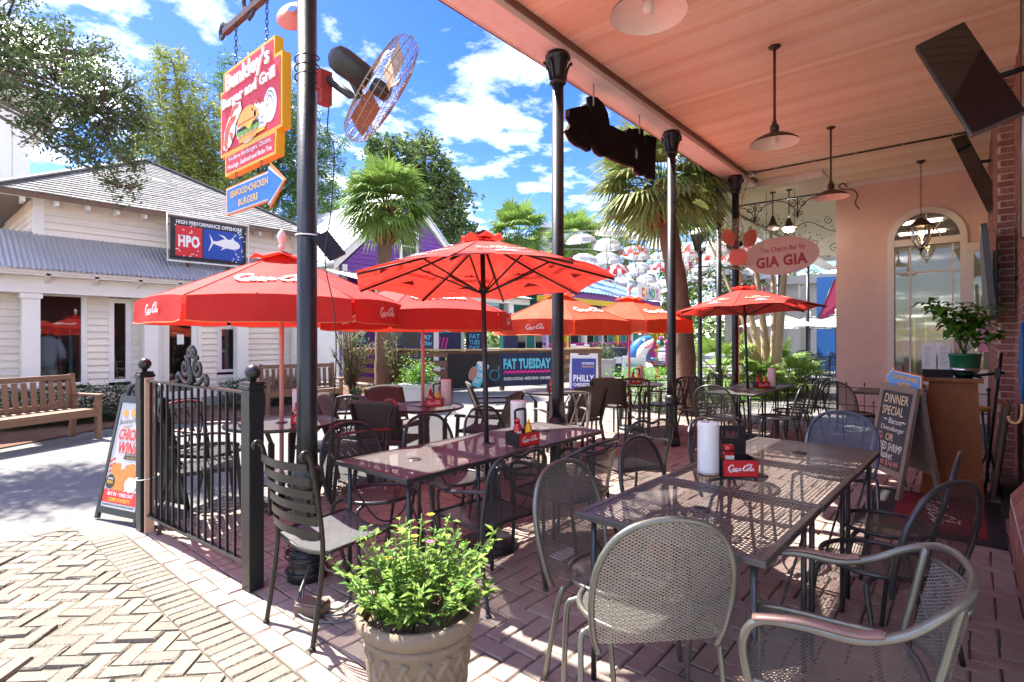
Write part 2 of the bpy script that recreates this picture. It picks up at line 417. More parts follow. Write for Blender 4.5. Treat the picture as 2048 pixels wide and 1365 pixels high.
def cut_pieces(host, name, cuts, rect, mtl, H=.03, ch=.004):
    """bricks cut to fit along an edge"""
    for x, y, an, L, Wd in cuts:
        ca, sa = math.cos(an), math.sin(an); poly = [(x+ca*u-sa*v, y+sa*u+ca*v) for u, v in ((-L/2,-Wd/2),(L/2,-Wd/2),(L/2,Wd/2),(-L/2,Wd/2))]
        q = clip_poly(poly, *rect)
        if len(q) < 3: continue
        cx_ = sum(p[0] for p in q)/len(q); cy_ = sum(p[1] for p in q)/len(q); n = len(q)
        if abs(sum(q[i][0]*q[(i+1)%n][1]-q[(i+1)%n][0]*q[i][1] for i in range(n)))/2 < .0006: continue
        z = rng.uniform(-.003,.003); v = [(a-cx_,b-cy_,z-H) for a,b in q] + [(a-cx_,b-cy_,z-ch) for a,b in q] + [((a-cx_)*.95,(b-cy_)*.95,z) for a,b in q]
        f = [(k*n+i,k*n+(i+1)%n,(k+1)*n+(i+1)%n,(k+1)*n+i) for k in (0,1) for i in range(n)] + [tuple(2*n+i for i in range(n))]
        obj(name, MB().add(v, f), mtl, host, loc=(cx_,cy_,0))
def lay(host, name, items, variants, mtl, rest_name, most=300):
    """items: (x, y, z, angle, variant key); the pieces that show largest become parts, the rest one part"""
    seen = []
    for it in items:
        q = in_view((it[0], it[1], it[2]), 10); seen.append((q[0] if q else 999 + abs(it[0]) + abs(it[1]), it))
    seen.sort(key=lambda t: t[0])
    rest = MB()
    cache = {}
    for k, (d, it) in enumerate(seen):
        x, y, z, an, var = it
        if k < most and d < 900:
            if var not in cache: me = variants[var].mesh(name); me.materials.append(mtl); cache[var] = me
            o = obj(name, cache[var], mtl, host); o.location = (x, y, z); o.rotation_euler = (rng.uniform(-.006,.006), rng.uniform(-.006,.006), an)
        else:
            M = Matrix.Translation((x,y,z)) @ Matrix.Rotation(an, 4, 'Z'); rest.add(variants[var].v, variants[var].f, M)
    if rest.v:
        o = obj(rest_name, rest, mtl, host); o['kind'] = 'stuff'

# patio: 22 x 11 pavers in a herringbone with two courses along the edge
PX0, PX1, PY0, PY1 = -4.95, 0.30, 1.205, 10.0
g = MB(); g.flat([(PX0,1.0),(PX1+.1,1.0),(PX1+.1,PY1),(PX0,PY1)], -0.0075); patio = struct('patio_paving', g, BED)
vr = random.Random(3)
PV = {k: worn_block(0.2130, 0.1030, 0.03, vr, 0.0026, 0.0065) for k in range(8)}
items = []
w = 0.11
for cr_ in range(2):
    yy = PY0 + 0.055 + cr_*w
    x = PX0 + 0.11 + (cr_ % 2)*0.11
    while x < 0.2: items.append((x, yy, vr.uniform(-.0012,.0016), 0, vr.randrange(8))); x += 0.22
cutp = []
y0 = PY0 + 2*w; nx, ny = int((PX1-PX0)/w), int((PY1-y0)/w)
for i in range(-1, nx+1):
    for j in range(-1, ny+1):
        t = (i-j) % 4
        if t == 0: c = (PX0+(i+1)*w, y0+(j+.5)*w); an = 0
        elif t == 3: c = (PX0+(i+.5)*w, y0+(j+1)*w); an = R(90)
        else: continue
        hx, hy = (.11,.055) if an == 0 else (.055,.11)
        if not (PX0-.001 <= c[0]-hx and c[0]+hx < PX1+.001 and y0-.001 <= c[1]-hy and c[1]+hy < PY1+.001):
            if c[0] > PX0-.12 and c[1] < 6: cutp.append((c[0], c[1], an, .2165, .1065))
            continue
        items.append((c[0], c[1], vr.uniform(-.0025,.003), an+vr.uniform(-.012,.012), vr.randrange(8)))
lay(patio, 'paver', items, PV, PAVER, 'paver_field')
cut_pieces(patio, 'cut_paver', cutp, (PX0,y0+.002,PX1,PY1), PAVER)
# old bricks: 45 degree herringbone, a soldier course between it and the patio
g = MB(); g.flat([(-5.46,-1.2),(-0.9,-1.2),(-0.9,1.203),(PX0-.01,1.203),(PX0-.01,0.98),(-5.46,0.98)], -0.0095); lane = struct('brick_lane', g, mat('sandy_joint', (0.13,0.11,0.08), 0.95, var=0.4, vs=9, bump=0.4, bs=60, dirt=((0.075,0.09,0.025),0.8,1.8)))
vr = random.Random(5)
BV = {k: worn_block(0.190, 0.0845, 0.04, vr, 0.0052, 0.008) for k in range(14)}
SV = {('s',k): worn_block(0.196, 0.074, 0.04, vr, 0.0035, 0.006) for k in range(8)}
BV.update(SV); items = []
cutb = []
w2 = 0.0935; ang = R(45); cA, sA = math.cos(ang), math.sin(ang); o0 = Vector((-3.2, 0.2))
for i in range(-40, 40):
    for j in range(-40, 40):
        t = (i-j) % 4
        if t == 0: c = ((i+1)*w2*1.02, (j+.5)*w2*1.02); an = 0
        elif t == 3: c = ((i+.5)*w2*1.02, (j+1)*w2*1.02); an = R(90)
        else: continue
        x = o0.x + cA*c[0]-sA*c[1]; y = o0.y + sA*c[0]+cA*c[1]
        if not (-5.22 < x < -1.0 and -1.1 < y < 0.87):
            if -5.5 < x < -1.0 and -1.1 < y < 1.12: cutb.append((x, y, ang+an, .185, .082))
            continue
        items.append((x, y, vr.uniform(-.009,.010), ang+an+vr.uniform(-.045,.045), vr.randrange(14)))
x = -4.95
while x < -1.0: items.append((x, 1.10, vr.uniform(-.003,.003), R(90)+vr.uniform(-.03,.03), ('s',vr.randrange(8)))); x += 0.081
y = -1.0
while y < 0.95: items.append((-5.41, y, vr.uniform(-.003,.002), R(90)+vr.uniform(-.02,.02), ('s',vr.randrange(8)))); y += 0.205
lay(lane, 'old_brick', items, BV, OLDBRICK, 'old_brick_field')
cut_pieces(lane, 'cut_brick', cutb, (-5.36,-1.1,-1.0,.992), OLDBRICK, .04, .006)

# ---------------------------------------------------------------- gallery: ceiling, beam, roof
BOARD = mat('ceiling_board', (0.60,0.40,0.29), 0.62, cols=[(0.76,0.57,0.40),(0.85,0.70,0.53),(0.68,0.49,0.34),(0.81,0.64,0.46),(0.87,0.74,0.58)], var=0.16, vs=5, stretch=(0.5,14,14), bump=0.08, bs=30, dirt=((0.34,0.19,0.12),0.35,5))
BEAMW = mat('weathered_white_beam', (0.80,0.78,0.74), 0.7, var=0.10, vs=2.2, stretch=(6,1,1), bump=0.1, bs=40, dirt=((0.45,0.40,0.35),0.4,4))
TRIMB = mat('brown_trim', (0.17,0.10,0.065), 0.7, var=0.3, vs=9)
CZ = 4.47; COLX = -3.16; COLY = (1.73, 4.42, 7.13, 9.81)
g = MB(); g.box(-3.0,1.45,CZ+.025,0.6,12.1,CZ+.2); ceiling = struct('ceiling', g, TRIMB)
gm = MB(); gm.prism([(-.0450,.018),(.0450,.018),(.0450,.011),(.0388,0),(-.0388,0),(-.0450,.011)], -1.75, 1.75, Matrix(((0,0,1,0),(1,0,0,0),(0,1,0,0),(0,0,0,1)))); bm_ = gm.mesh('ceiling_board'); bm_.materials.append(BOARD)
y = 1.5; k = 0
while y < 12.05:
    o = obj('ceiling_board', bm_, BOARD, ceiling); o.location = (-1.32 + rng.uniform(-.02,.02), y, CZ + rng.uniform(0,.003)); y += 0.0925; k += 1
beam = thing('gallery_beam', 'long white beam carrying the front of the gallery roof', 'beam', (COLX,4,4.35))
obj('soffit', MB().box(-3.385,1.45,4.35,-3.10,10.72,4.372), BEAMW, beam, world=True)
obj('fascia', MB().box(-3.40,1.42,4.342,-3.386,10.74,4.78), BEAMW, beam, world=True)
obj('drip_edge', MB().box(-3.408,1.42,4.335,-3.401,10.74,4.36), TRIMB, beam, world=True)
obj('inner_face', MB().box(-3.099,1.45,4.35,-3.075,10.72,CZ), BEAMW, beam, world=True)
obj('cornice_strip', MB().box(-3.074,1.45,4.42,-3.045,10.72,CZ-.002), TRIMB, beam, world=True)
g = MB(); g.box(-3.6,1.4,4.80,0.8,12.3,4.88); struct('unseen_gallery_roof', g, mat('grey_roof_membrane', (0.3,0.3,0.3), 0.9))  # unseen slab added to block the sun, near end cut short for light

def column(name, label, x, y, ztop, s=1.0, plain=False, r=0.062, group='cast iron columns under the gallery beams'):
    t = thing(name, label, 'column', (x,y,0), group=group)
    obj('plinth', MB().lathe([(.118*s,0),(.118*s,.05),(.104*s,.07),(.110*s,.10),(.110*s,.13),(.092*s,.16),(.085*s,.2)], 20), IRON, t)
    ped = MB(); n = 24
    prof = [(.083,.2),(.080,.28),(.080,.52),(.086,.56)]
    v = []; f = []
    for r_, z in prof:
        for q in range(n): v.append(((r_*s-(.008*s if q % 2 else 0))*math.cos(2*math.pi*q/n), (r_*s-(.008*s if q % 2 else 0))*math.sin(2*math.pi*q/n), z))
    for i in range(3):
        for q in range(n): f.append((i*n+q, i*n+(q+1)%n, (i+1)*n+(q+1)%n, (i+1)*n+q))
    ped.add(v, f); obj('pedestal', ped, IRON, t)
    obj('collar', MB().lathe([(.086*s,.56),(.096*s,.575),(.098*s,.60),(.088*s,.615),(.092*s,.64),(.094*s,.66),(.076*s,.685),(r+.004,.70)], 20), IRON, t)
    obj('shaft', MB().lathe([(r+.003,.695),(r,.9),(r-.003,ztop-.3)], 20), IRON, t)
    if not plain:
        cap = obj('capital', MB().lathe([(r-.002,ztop-.31),(r+.022,ztop-.30),(r+.022,ztop-.285),(r+.003,ztop-.27),(r+.008,ztop-.22),(r+.02,ztop-.14),(r+.05,ztop-.07),(r+.066,ztop-.045),(r+.066,ztop-.03),(r+.05,ztop-.02),(r+.05,ztop)], 20), IRON, t)
        for q in range(8):
            a = math.pi*q/4; c_, s_ = math.cos(a), math.sin(a)
            pts = [(c_*(r+.012),s_*(r+.012),ztop-.26),(c_*(r+.03),s_*(r+.03),ztop-.17),(c_*(r+.06),s_*(r+.06),ztop-.10),(c_*(r+.078),s_*(r+.078),ztop-.085),(c_*(r+.072),s_*(r+.072),ztop-.11)]
            obj('leaf_scroll', MB().tube(smooth_path(pts,3), .012, 6), IRON, cap)
    return t
names = ['black iron column carrying the burger sign and the round fan', 'black iron column rising behind the red beer umbrella', 'black iron column beside the cutout sign seen from behind', 'black iron column behind the coral bladed fan']
for yy, lb in zip(COLY, names): column('iron_column', lb, COLX, yy, 4.35, 1.0)

# ---------------------------------------------------------------- second gallery beyond
PALEB = mat('pale_ceiling_board', (0.62,0.52,0.37), 0.65, cols=[(0.60,0.50,0.35),(0.66,0.56,0.41),(0.63,0.52,0.38)], var=0.14, vs=5, stretch=(0.5,14,14), bump=0.06, bs=30)
g2 = thing('far_gallery', 'white trimmed gallery with balcony on the building past the pink wall', 'gallery', (-4.4,10.8,0))
obj('end_fascia', MB().box(-4.64,10.80,4.35,-1.99,10.84,4.86), BEAMW, g2, world=True)
obj('long_fascia', MB().box(-4.64,10.841,4.35,-4.60,26,4.86), BEAMW, g2, world=True)
obj('soffit', MB().box(-4.599,10.845,4.36,-4.2,26,4.40), BEAMW, g2, world=True)
obj('drip_trim', MB().box(-4.70,10.74,4.862,-1.99,10.86,4.91), TRIMB, g2, world=True)
obj('deck', MB().box(-4.64,10.87,4.72,-1.0,26,4.855), BEAMW, g2, world=True)
gm = MB(); gm.box(-1.1,-0.056,0,1.1,0.056,0.018); pb_ = gm.mesh('ceiling_board'); pb_.materials.append(PALEB)
y = 10.92
while y < 22: o = obj('ceiling_board', pb_, PALEB, g2, world=True); o.location = (-3.1, y, 4.45); y += 0.12
obj('upper_wall', MB().box(-2.9,11.8,4.86,-2.7,26,8.5), WHITE, g2, world=True)
obj('upper_end_wall', MB().box(-4.25,11.6,4.911,-4.1,11.75,8.5), WHITE, g2, world=True)
obj('roof_slab', MB().box(-4.8,10.7,8.5,1,26,8.7), WHITE, g2, world=True)
# barred upper window
ow = obj('upper_window', MB().box(-3.62,11.86,5.05,-2.92,11.90,6.8), mat('dark_window', (0.02,0.025,0.03), 0.1), g2, world=True)
for q in range(6): obj('window_bar', MB().box(-3.58+.12*q,11.83,5.05,-3.55+.12*q,11.855,6.8), BLACK, ow, world=True)
for yy, lb in ((12.39,'black iron column at the near corner of the far gallery'), (17.4,'black iron column halfway along the far gallery'), (21.2,'black iron column at the far end of the far gallery')):
    column('iron_column', lb, -4.36, yy, 4.36)
# ---------------------------------------------------------------- pink wall with arched window and door
PINK = mat('pink_stucco', (0.74,0.49,0.41), 0.85, var=0.09, vs=1.2, bump=0.18, bs=55, dirt=((0.50,0.32,0.27),0.25,3))
TRIMP = mat('pinkish_white_trim', (0.74,0.66,0.60), 0.5, var=0.05, vs=4)
WY = 12.1
pw = thing('pink_wall', 'pink stucco wall closing the end of the gallery', 'wall', (-0.8,WY,0))
wx0, wx1, wz0, wzs, wr = -1.09, -0.10, 0.72, 3.25, 0.495      # window opening; wr arch radius
wcx = (wx0+wx1)/2
# wall face with an arched opening and a door opening: built as prisms round the holes
P_ = lambda poly: MB().prism(poly, 0, -0.25, frame((0,WY,0),(1,0,0),(0,0,1)))
dx0, dx1, dz1 = -0.08, 0.42, 3.12
face = MB(); F_ = frame((0,WY,0),(1,0,0),(0,0,1))
face.prism([(-1.99,0),(wx0,0),(wx0,CZ+.1),(-1.99,CZ+.1)], -0.25, 0, F_)
face.prism([(wx0+.0005,0),(wx1,0),(wx1,wz0),(wx0+.0005,wz0)], -0.25, 0, F_)
top = [(wx0+.0005,wzs)] + [(wcx+wr*math.cos(R(a)), wzs+wr*math.sin(R(a))) for a in range(174,0,-6)] + [(wx1,wzs),(wx1,CZ+.1),(wx0+.0005,CZ+.1)]
face.prism(top, -0.25, 0, F_)
face.prism([(wx1+.0005,dz1),(0.42,dz1),(0.42,CZ+.1),(wx1+.0005,CZ+.1)], -0.25, 0, F_)
obj('stucco_face', face, PINK, pw, world=True)
obj('ceiling_moulding', MB().box(-2.0,WY-.03,CZ-.09,0.4,WY-.001,CZ-.002), TRIMP, pw, world=True)
win = MB(); ring = [(wcx+(wr+.07)*math.cos(R(a)), wzs+(wr+.07)*math.sin(R(a))) for a in range(0,181,6)]
inner = [(wcx+(wr-.03)*math.cos(R(a)), wzs+(wr-.03)*math.sin(R(a))) for a in range(180,-1,-6)]
aw = obj('arched_window', MB().prism(ring+inner, 0.002, 0.05, F_), TRIMP, pw, world=True)
def strip(nm, x0, z0, x1, z1, d0=0.0, d1=0.05, host=aw, m=TRIMP): return obj(nm, MB().box(x0,WY-d1,z0,x1,WY-d0,z1), m, host, world=True)
strip('jamb', wx0-.07, wz0, wx0+.03, wzs-.002, 0.002, .05); strip('jamb', wx1-.03, wz0, wx1+.07, wzs-.002, 0.002, .05)
strip('transom', wx0+.031, wzs-.10, wx1-.031, wzs+.02, -.10, .045); strip('transom', wx0+.031, 2.66, wx1-.031, 2.69, -.08, -.05)
strip('sill', wx0-.1, wz0-.06, wx1+.1, wz0-.001, 0.002, .09)
for q in (0.26, 0.86): strip('mullion', wx0+q-.014, wz0, wx0+q+.014, wzs-.101, -.08, -.048)
for a in (55, 90, 125):
    obj('fan_bar', MB().bar((wcx+.16*math.cos(R(a)),WY+.06,wzs+.02+.16*math.sin(R(a))), (wcx+(wr-.03)*math.cos(R(a)),WY+.06,wzs+(wr-.03)*math.sin(R(a))), .022, .022), TRIMP, aw, world=True)
obj('fan_bar', MB().tube([(wcx+.2*math.cos(R(a)),WY+.06,wzs+.02+.2*math.sin(R(a))) for a in range(0,181,12)], .013, 6), TRIMP, aw, world=True)
obj('pane', MB().add([(wx0,WY+.075,wz0),(wx1,WY+.075,wz0),(wx1,WY+.075,wzs+.5),(wx0,WY+.075,wzs+.5)], [(0,1,2,3)]), GLASS, aw, world=True)
door = obj('door', MB().box(dx0,WY-.06,2.95,0.415,WY-.005,3.11).box(dx0,WY-.06,0.05,dx0+.13,WY-.006,2.949).box(dx0+.131,WY-.06,0.05,0.415,WY-.006,0.95), TRIMP, pw, world=True)
obj('pane', MB().add([(dx0+.1,WY-.03,.95),(.415,WY-.03,.95),(.415,WY-.03,2.96),(dx0+.1,WY-.03,2.96)], [(0,1,2,3)]), GLASS, door, world=True)
PINKP = mat('pink_poster_paper', (0.75,0.35,0.42), 0.8)
po = MB(); po.box(0.10,WY-.036,1.25,0.40,WY-.0315,1.95); pst = obj('poster', po, PINKP, door, world=True)
tm = MB(); put_text(tm, 'VIRAL CA', frame((0.25,WY-.037,1.86),(1,0,0),(0,0,1)), w=0.26, h=0.07, bold=.03, shear=.2); obj('lettering', tm, BLKP, pst, world=True)
obj('picture', MB().box(0.2,WY-.0375,1.4,0.38,WY-.0362,1.7), mat('poster_print', (0.2,0.3,0.55), 0.7, cols=None, var=.9, vs=9), pst, world=True)
# shop behind the glass
shop = thing('gift_shop_room', 'dim shop room with lit shelves seen through the arched window', 'room', (-0.6,WY+2,0))
IW = mat('shop_interior_wall', (0.40,0.35,0.28), 0.9, var=.05)
obj('back_wall', MB().box(-1.83,15.6,0,1.4,15.7,3.9), IW, shop, world=True)
obj('side_wall', MB().box(-1.93,12.36,0,-1.83,15.6,3.9), IW, shop, world=True); obj('side_wall', MB().box(1.4,12.36,0,1.5,15.6,3.9), IW, shop, world=True)
obj('shop_floor', MB().box(-1.83,12.36,-.02,1.4,15.6,.01), IW, shop, world=True); obj('shop_ceiling', MB().box(-1.83,12.36,3.8,1.4,15.6,3.9), IW, shop, world=True)
LAMP = emit('shop_ceiling_lamp', (1.0,0.86,0.66), 1.0)
for q in (13.2, 14.6): obj('ceiling_lamp', MB().box(-1.2,q,3.77,-0.4,q+.25,3.799), LAMP, shop, world=True)
GOLD = mat('brass', (0.55,0.36,0.08), 0.35, 0.8)
BOXM = mat('boxed_goods', (0.5,0.3,0.3), 0.6, cols=[(0.6,0.08,0.1),(0.7,0.3,0.05),(0.1,0.2,0.5),(0.6,0.5,0.1),(0.1,0.35,0.2),(0.55,0.2,0.4),(0.7,0.65,0.6)])
for q, (sx0, sx1) in enumerate(((-1.15,-0.80),(-0.70,0.2))):
    t = thing('display_shelf', ['narrow brass display shelf with small goods behind the arched window','wide brass display shelf stocked with boxes behind the arched window'][q], 'shelf', (sx0,13.0+q*.8,0))
    yb = 12.9+q*.9
    for xx in (sx0, sx1-.03): obj('upright', MB().box(xx,yb,0,xx+.03,yb+.03,1.95), GOLD, t, world=True)
    for zz_ in (.4,.8,1.2,1.6,1.9):
        obj('shelf', MB().box(sx0+.031,yb-.02,zz_,sx1-.031,yb+.3,zz_+.02), GOLD, t, world=True)
        xx = sx0+.06
        while xx < sx1-.12:
            bw = rng.uniform(.06,.12); obj('boxed_good', MB().box(xx,yb,zz_+.021,xx+bw,yb+.2,zz_+.021+rng.uniform(.08,.2)), BOXM, t, world=True); xx += bw+.015

# ---------------------------------------------------------------- brick wall on the right
BRICK = mat('red_wall_brick', (0.25,0.09,0.07), 0.85, cols=[(0.24,0.085,0.065),(0.30,0.12,0.085),(0.19,0.075,0.065),(0.27,0.10,0.075),(0.15,0.075,0.07),(0.33,0.15,0.11)], var=0.25, vs=16, bump=0.4, bs=60)
MORTAR = mat('pale_mortar', (0.52,0.47,0.42), 0.95, var=0.15, vs=20, bump=0.3, bs=80)
WX = 0.37
bw_ = thing('brick_wall', 'red brick wall with pale mortar beside the tables', 'wall', (WX,5,0))
obj('mortar', MB().box(WX+.006,1.5,0,WX+.4,8.02,4.9).box(0.236,8.026,0,0.55,12.09,4.5), MORTAR, bw_, world=True)
bvar = {k: worn_block(0.064, 0.203, 0.03, vr, 0.002, 0.003) for k in range(6)}
hvar = {k: worn_block(0.064, 0.098, 0.03, vr, 0.002, 0.003) for k in range(4)}
cache = {}
def wall_brick(M, kind, rest):
    d = in_view(M.translation, 0)
    return d
cand = []
for c in range(59):
    z = 0.038 + c*0.075
    if z > 4.4: break
    yb = 2.4 + (c % 2)*.1065
    while yb < 7.95:
        cand.append((Vector((WX,yb,z)), 0)); yb += .213
    for q, xc in enumerate(((0.285,0.342) if c % 2 else (0.300,))):
        cand.append((Vector((xc,8.02,z)), 2 if c % 2 else 1))
    ys = 8.13 + (c % 2)*.1
    while ys < 11.9: cand.append((Vector((0.23,ys,z)), 0)); ys += .213
rest = MB(); n_ = 0
def bmesh_of(kind, k):
    if (kind,k) not in cache:
        L = {0:(0.064,.203), 1:(0.064,.128), 2:(0.064,.056)}[kind]
        me = worn_block(L[0], L[1], 0.03, vr, .002, .003).mesh('brick'); me.materials.append(BRICK); cache[(kind,k)] = me
    return cache[(kind,k)]
def order(it):
    d = in_view(it[0], 0); return (0 if it[1] else 1, d[0]) if d else (9, 0)
cand.sort(key=order)
for it in cand:
    p, kind = it; me = bmesh_of(kind, rng.randrange(5))
    if kind == 0: M = Matrix.Translation(p) @ Matrix.Rotation(R(-90), 4, 'Y')
    else: M = Matrix.Translation(p) @ Matrix.Rotation(R(90), 4, 'X') @ Matrix.Rotation(R(90), 4, 'Z')
    M.translation += Vector((rng.uniform(-.003,.002),0,0)) if kind == 0 else Vector((0,rng.uniform(-.003,.002),0))
    if n_ < 300 and in_view(p, 0):
        o = obj('brick', me, BRICK, bw_, world=True); o.matrix_basis = M; n_ += 1
    else: rest.add([tuple(v.co) for v in me.vertices], [tuple(q.vertices) for q in me.polygons], M)
o = obj('brick_field', rest, BRICK, bw_, world=True); o['kind'] = 'stuff'
# low plinth with sloped brick cap
pl = thing('brick_plinth', 'low brick plinth with a sloping cap at the foot of the wall', 'plinth', (0.3,4,0))
obj('core', MB().prism([(0.226,0),(WX+.005,0),(WX+.005,.535),(0.226,.325)], -2.0, -5.38, frame((0,0,0),(1,0,0),(0,0,1))), MORTAR, pl, world=True)
for c in range(4):
    yb = 2.1 + (c % 2)*.1
    while yb < 5.3:
        o = obj('brick', bmesh_of(0, rng.randrange(5)), BRICK, pl, world=True); o.matrix_basis = Matrix.Translation((0.22,yb,.04+c*.076)) @ Matrix.Rotation(R(-90), 4, 'Y'); yb += .213
yb = 2.05
capm = worn_block(0.068, 0.245, 0.03, vr, .003, .004).mesh('cap_brick'); capm.materials.append(BRICK)
while yb < 5.38:
    o = obj('cap_brick', capm, BRICK, pl, world=True); o.matrix_basis = Matrix.Translation((0.293,yb,.438)) @ Matrix.Rotation(math.atan2(.21,.144), 4, 'Y').inverted() @ Matrix.Rotation(R(90), 4, 'Z'); yb += .077
obj('timber_frame', MB().box(WX-.012,3.0,2.62,WX-.002,5.6,4.4), mat('red_painted_timber', (0.24,0.085,0.06), 0.6, var=.25, vs=8, bump=.15, bs=30), bw_, world=True)
for zq, r_ in ((0,0.016),(0.05,0.02)): obj('conduit', MB().tube([(WX-.04,5.9+zq*2,2.3),(WX-.04,5.9+zq*2,4.44)], r_, 8), CONDUIT if zq == 0 else IRON, bw_, world=True)
# ================================================================ furniture
def mesh_seat_round(rx, ry, z, dip=0.02, n=14):
    def P(i, j):
        a, b = -1+2*i/n, -1+2*j/n
        x = a*math.sqrt(1-b*b/2); y = b*math.sqrt(1-a*a/2)
        return (x*rx, y*ry, z - dip*(1-x*x-y*y))
    def UV(i, j):
        q = P(i,j); return (q[0], q[1])
    return MB().grid(P, n, n, UV)
def mesh_panel(wf, yf, z0, z1, nz=12, nx=10, belly=0.0):
    """upright mesh filling: half width wf(z), depth yf(x, z)"""
    def P(i, j):
        z = z0 + (z1-z0)*j/nz; s_ = -1+2*i/nx; x = s_*wf(z); return (x, yf(x, z), z)
    def UV(i, j):
        q = P(i,j); return (q[0], q[2])
    return MB().grid(P, nx, nz, UV)
def foot(t, pts, m):
    for p in pts: obj('foot_pad', MB().lathe([(.015,0),(.018,.004),(.016,.012),(.009,.018)], 10, Matrix.Translation((p[0],p[1],0))), m, t)

def hoop_chair(name, label, tube, net, group='round backed mesh stacking chairs'):
    t = thing(name, label, 'chair', group=group)
    lean = lambda z: -0.205 - (z-.40)*0.24
    half = [(.215,.395),(.235,.45),(.250,.55),(.252,.64),(.238,.73),(.200,.81),(.140,.862),(.07,.885),(0,.892)]
    pts = [(x,lean(z),z) for x,z in half] + [(-x,lean(z),z) for x,z in half[-2::-1]]
    bf = obj('back_hoop', MB().tube(smooth_path(pts,4), .0122, 9), tube, t)
    def wf(z):
        for (xa,za),(xb,zb) in zip(half, half[1:]):
            if za <= z <= zb: return xa + (xb-xa)*(z-za)/(zb-za) - .003
        return 0.01
    obj('back_mesh', mesh_panel(wf, lambda x,z: lean(z)-.012*(1-(x/.26)**2), .43, .885, 16, 12), net, bf)
    rim = [(.232*math.cos(a),.228*math.sin(a)+.01,.452) for a in [2*math.pi*k/32 for k in range(32)]]
    rim = [(x*(1.0 if y<0 else 1.0), y, z) for x,y,z in rim]
    st = obj('seat_rim', MB().tube(rim, .012, 8, closed=True), tube, t)
    obj('seat_mesh', mesh_seat_round(.226,.222,.450).__class__() if False else mesh_seat_round(.228,.224,.452), net, st, loc=(0,.01,0))
    for sx in (-1,1):
        obj('leg', MB().tube(smooth_path([(sx*.17,.10,.437),(sx*.235,.115,.425),(sx*.262,.125,.37),(sx*.268,.165,.0)],5), .0115, 8), tube, t)
        obj('leg', MB().tube(smooth_path([(sx*.17,-.10,.437),(sx*.235,-.115,.425),(sx*.262,-.13,.37),(sx*.268,-.205,.0)],5), .0115, 8), tube, t)
    return t
def arm_chair(name, label, tube, net, group='mesh armchairs'):
    t = thing(name, label, 'chair', group=group)
    half = [(.225,.0,-.285),(.222,.25,-.235),(.215,.44,-.215),(.222,.60,-.245),(.226,.72,-.275),(.205,.80,-.295),(.14,.845,-.305),(.075,.852,-.307),(.03,.835,-.303),(0,.83,-.302)]
    pts = [(x,y,z) for x,z,y in half] + [(-x,y,z) for x,z,y in half[-2::-1]]
    bf = obj('back_frame', MB().tube(smooth_path(pts,4), .0115, 8), tube, t)
    hb = [(.215,.44),(.222,.60),(.226,.72),(.205,.80),(.14,.845),(.10,.85)]
    def wf(z):
        for (xa,za),(xb,zb) in zip(hb, hb[1:]):
            if za <= z <= zb: return xa + (xb-xa)*(z-za)/(zb-za)
        return 0.1
    obj('back_mesh', mesh_panel(wf, lambda x,z: -.218-(z-.44)*.21-.015*(1-(x/.23)**2), .47, .838, 14, 12), net, bf)
    obj('lower_rail', MB().tube([(-.215,-.222,.47),(0,-.237,.47),(.215,-.222,.47)], .009, 8), tube, bf)
    st = obj('seat_frame', MB().tube([(.225,-.20,.445),(.235,.21,.45),(-.235,.21,.45),(-.225,-.20,.445)], .011, 8, closed=True), tube, t)
    obj('seat_mesh', MB().grid(lambda i,j: (-.228+.456*i/10,-.20+.41*j/10,.448-.018*math.sin(math.pi*i/10)*math.sin(math.pi*j/10)), 10, 10, lambda i,j: (.456*i/10,.41*j/10)), net, st)
    for sx in (-1,1):
        obj('arm', MB().tube(smooth_path([(sx*.224,-.262,.665),(sx*.262,-.16,.655),(sx*.275,.02,.625),(sx*.272,.13,.64),(sx*.262,.195,.615),(sx*.25,.205,.52),(sx*.243,.20,.44)],4), .0115, 8), tube, t)
        obj('arm_pad', MB().grid(lambda i,j: (sx*.272+.022*(i-.5)*2, -.02+.15*j/6, .645-.012*math.sin(math.pi*j/6)+.016*(j/6)), 1, 6), tube, t)
        obj('leg', MB().tube(smooth_path([(sx*.243,.20,.44),(sx*.235,.17,.30),(sx*.236,.195,.12),(sx*.24,.235,.0)],4), .011, 8), tube, t)
    foot(t, [(.24,.235),(-.24,.235),(.225,-.285),(-.225,-.285)], tube)
    return t
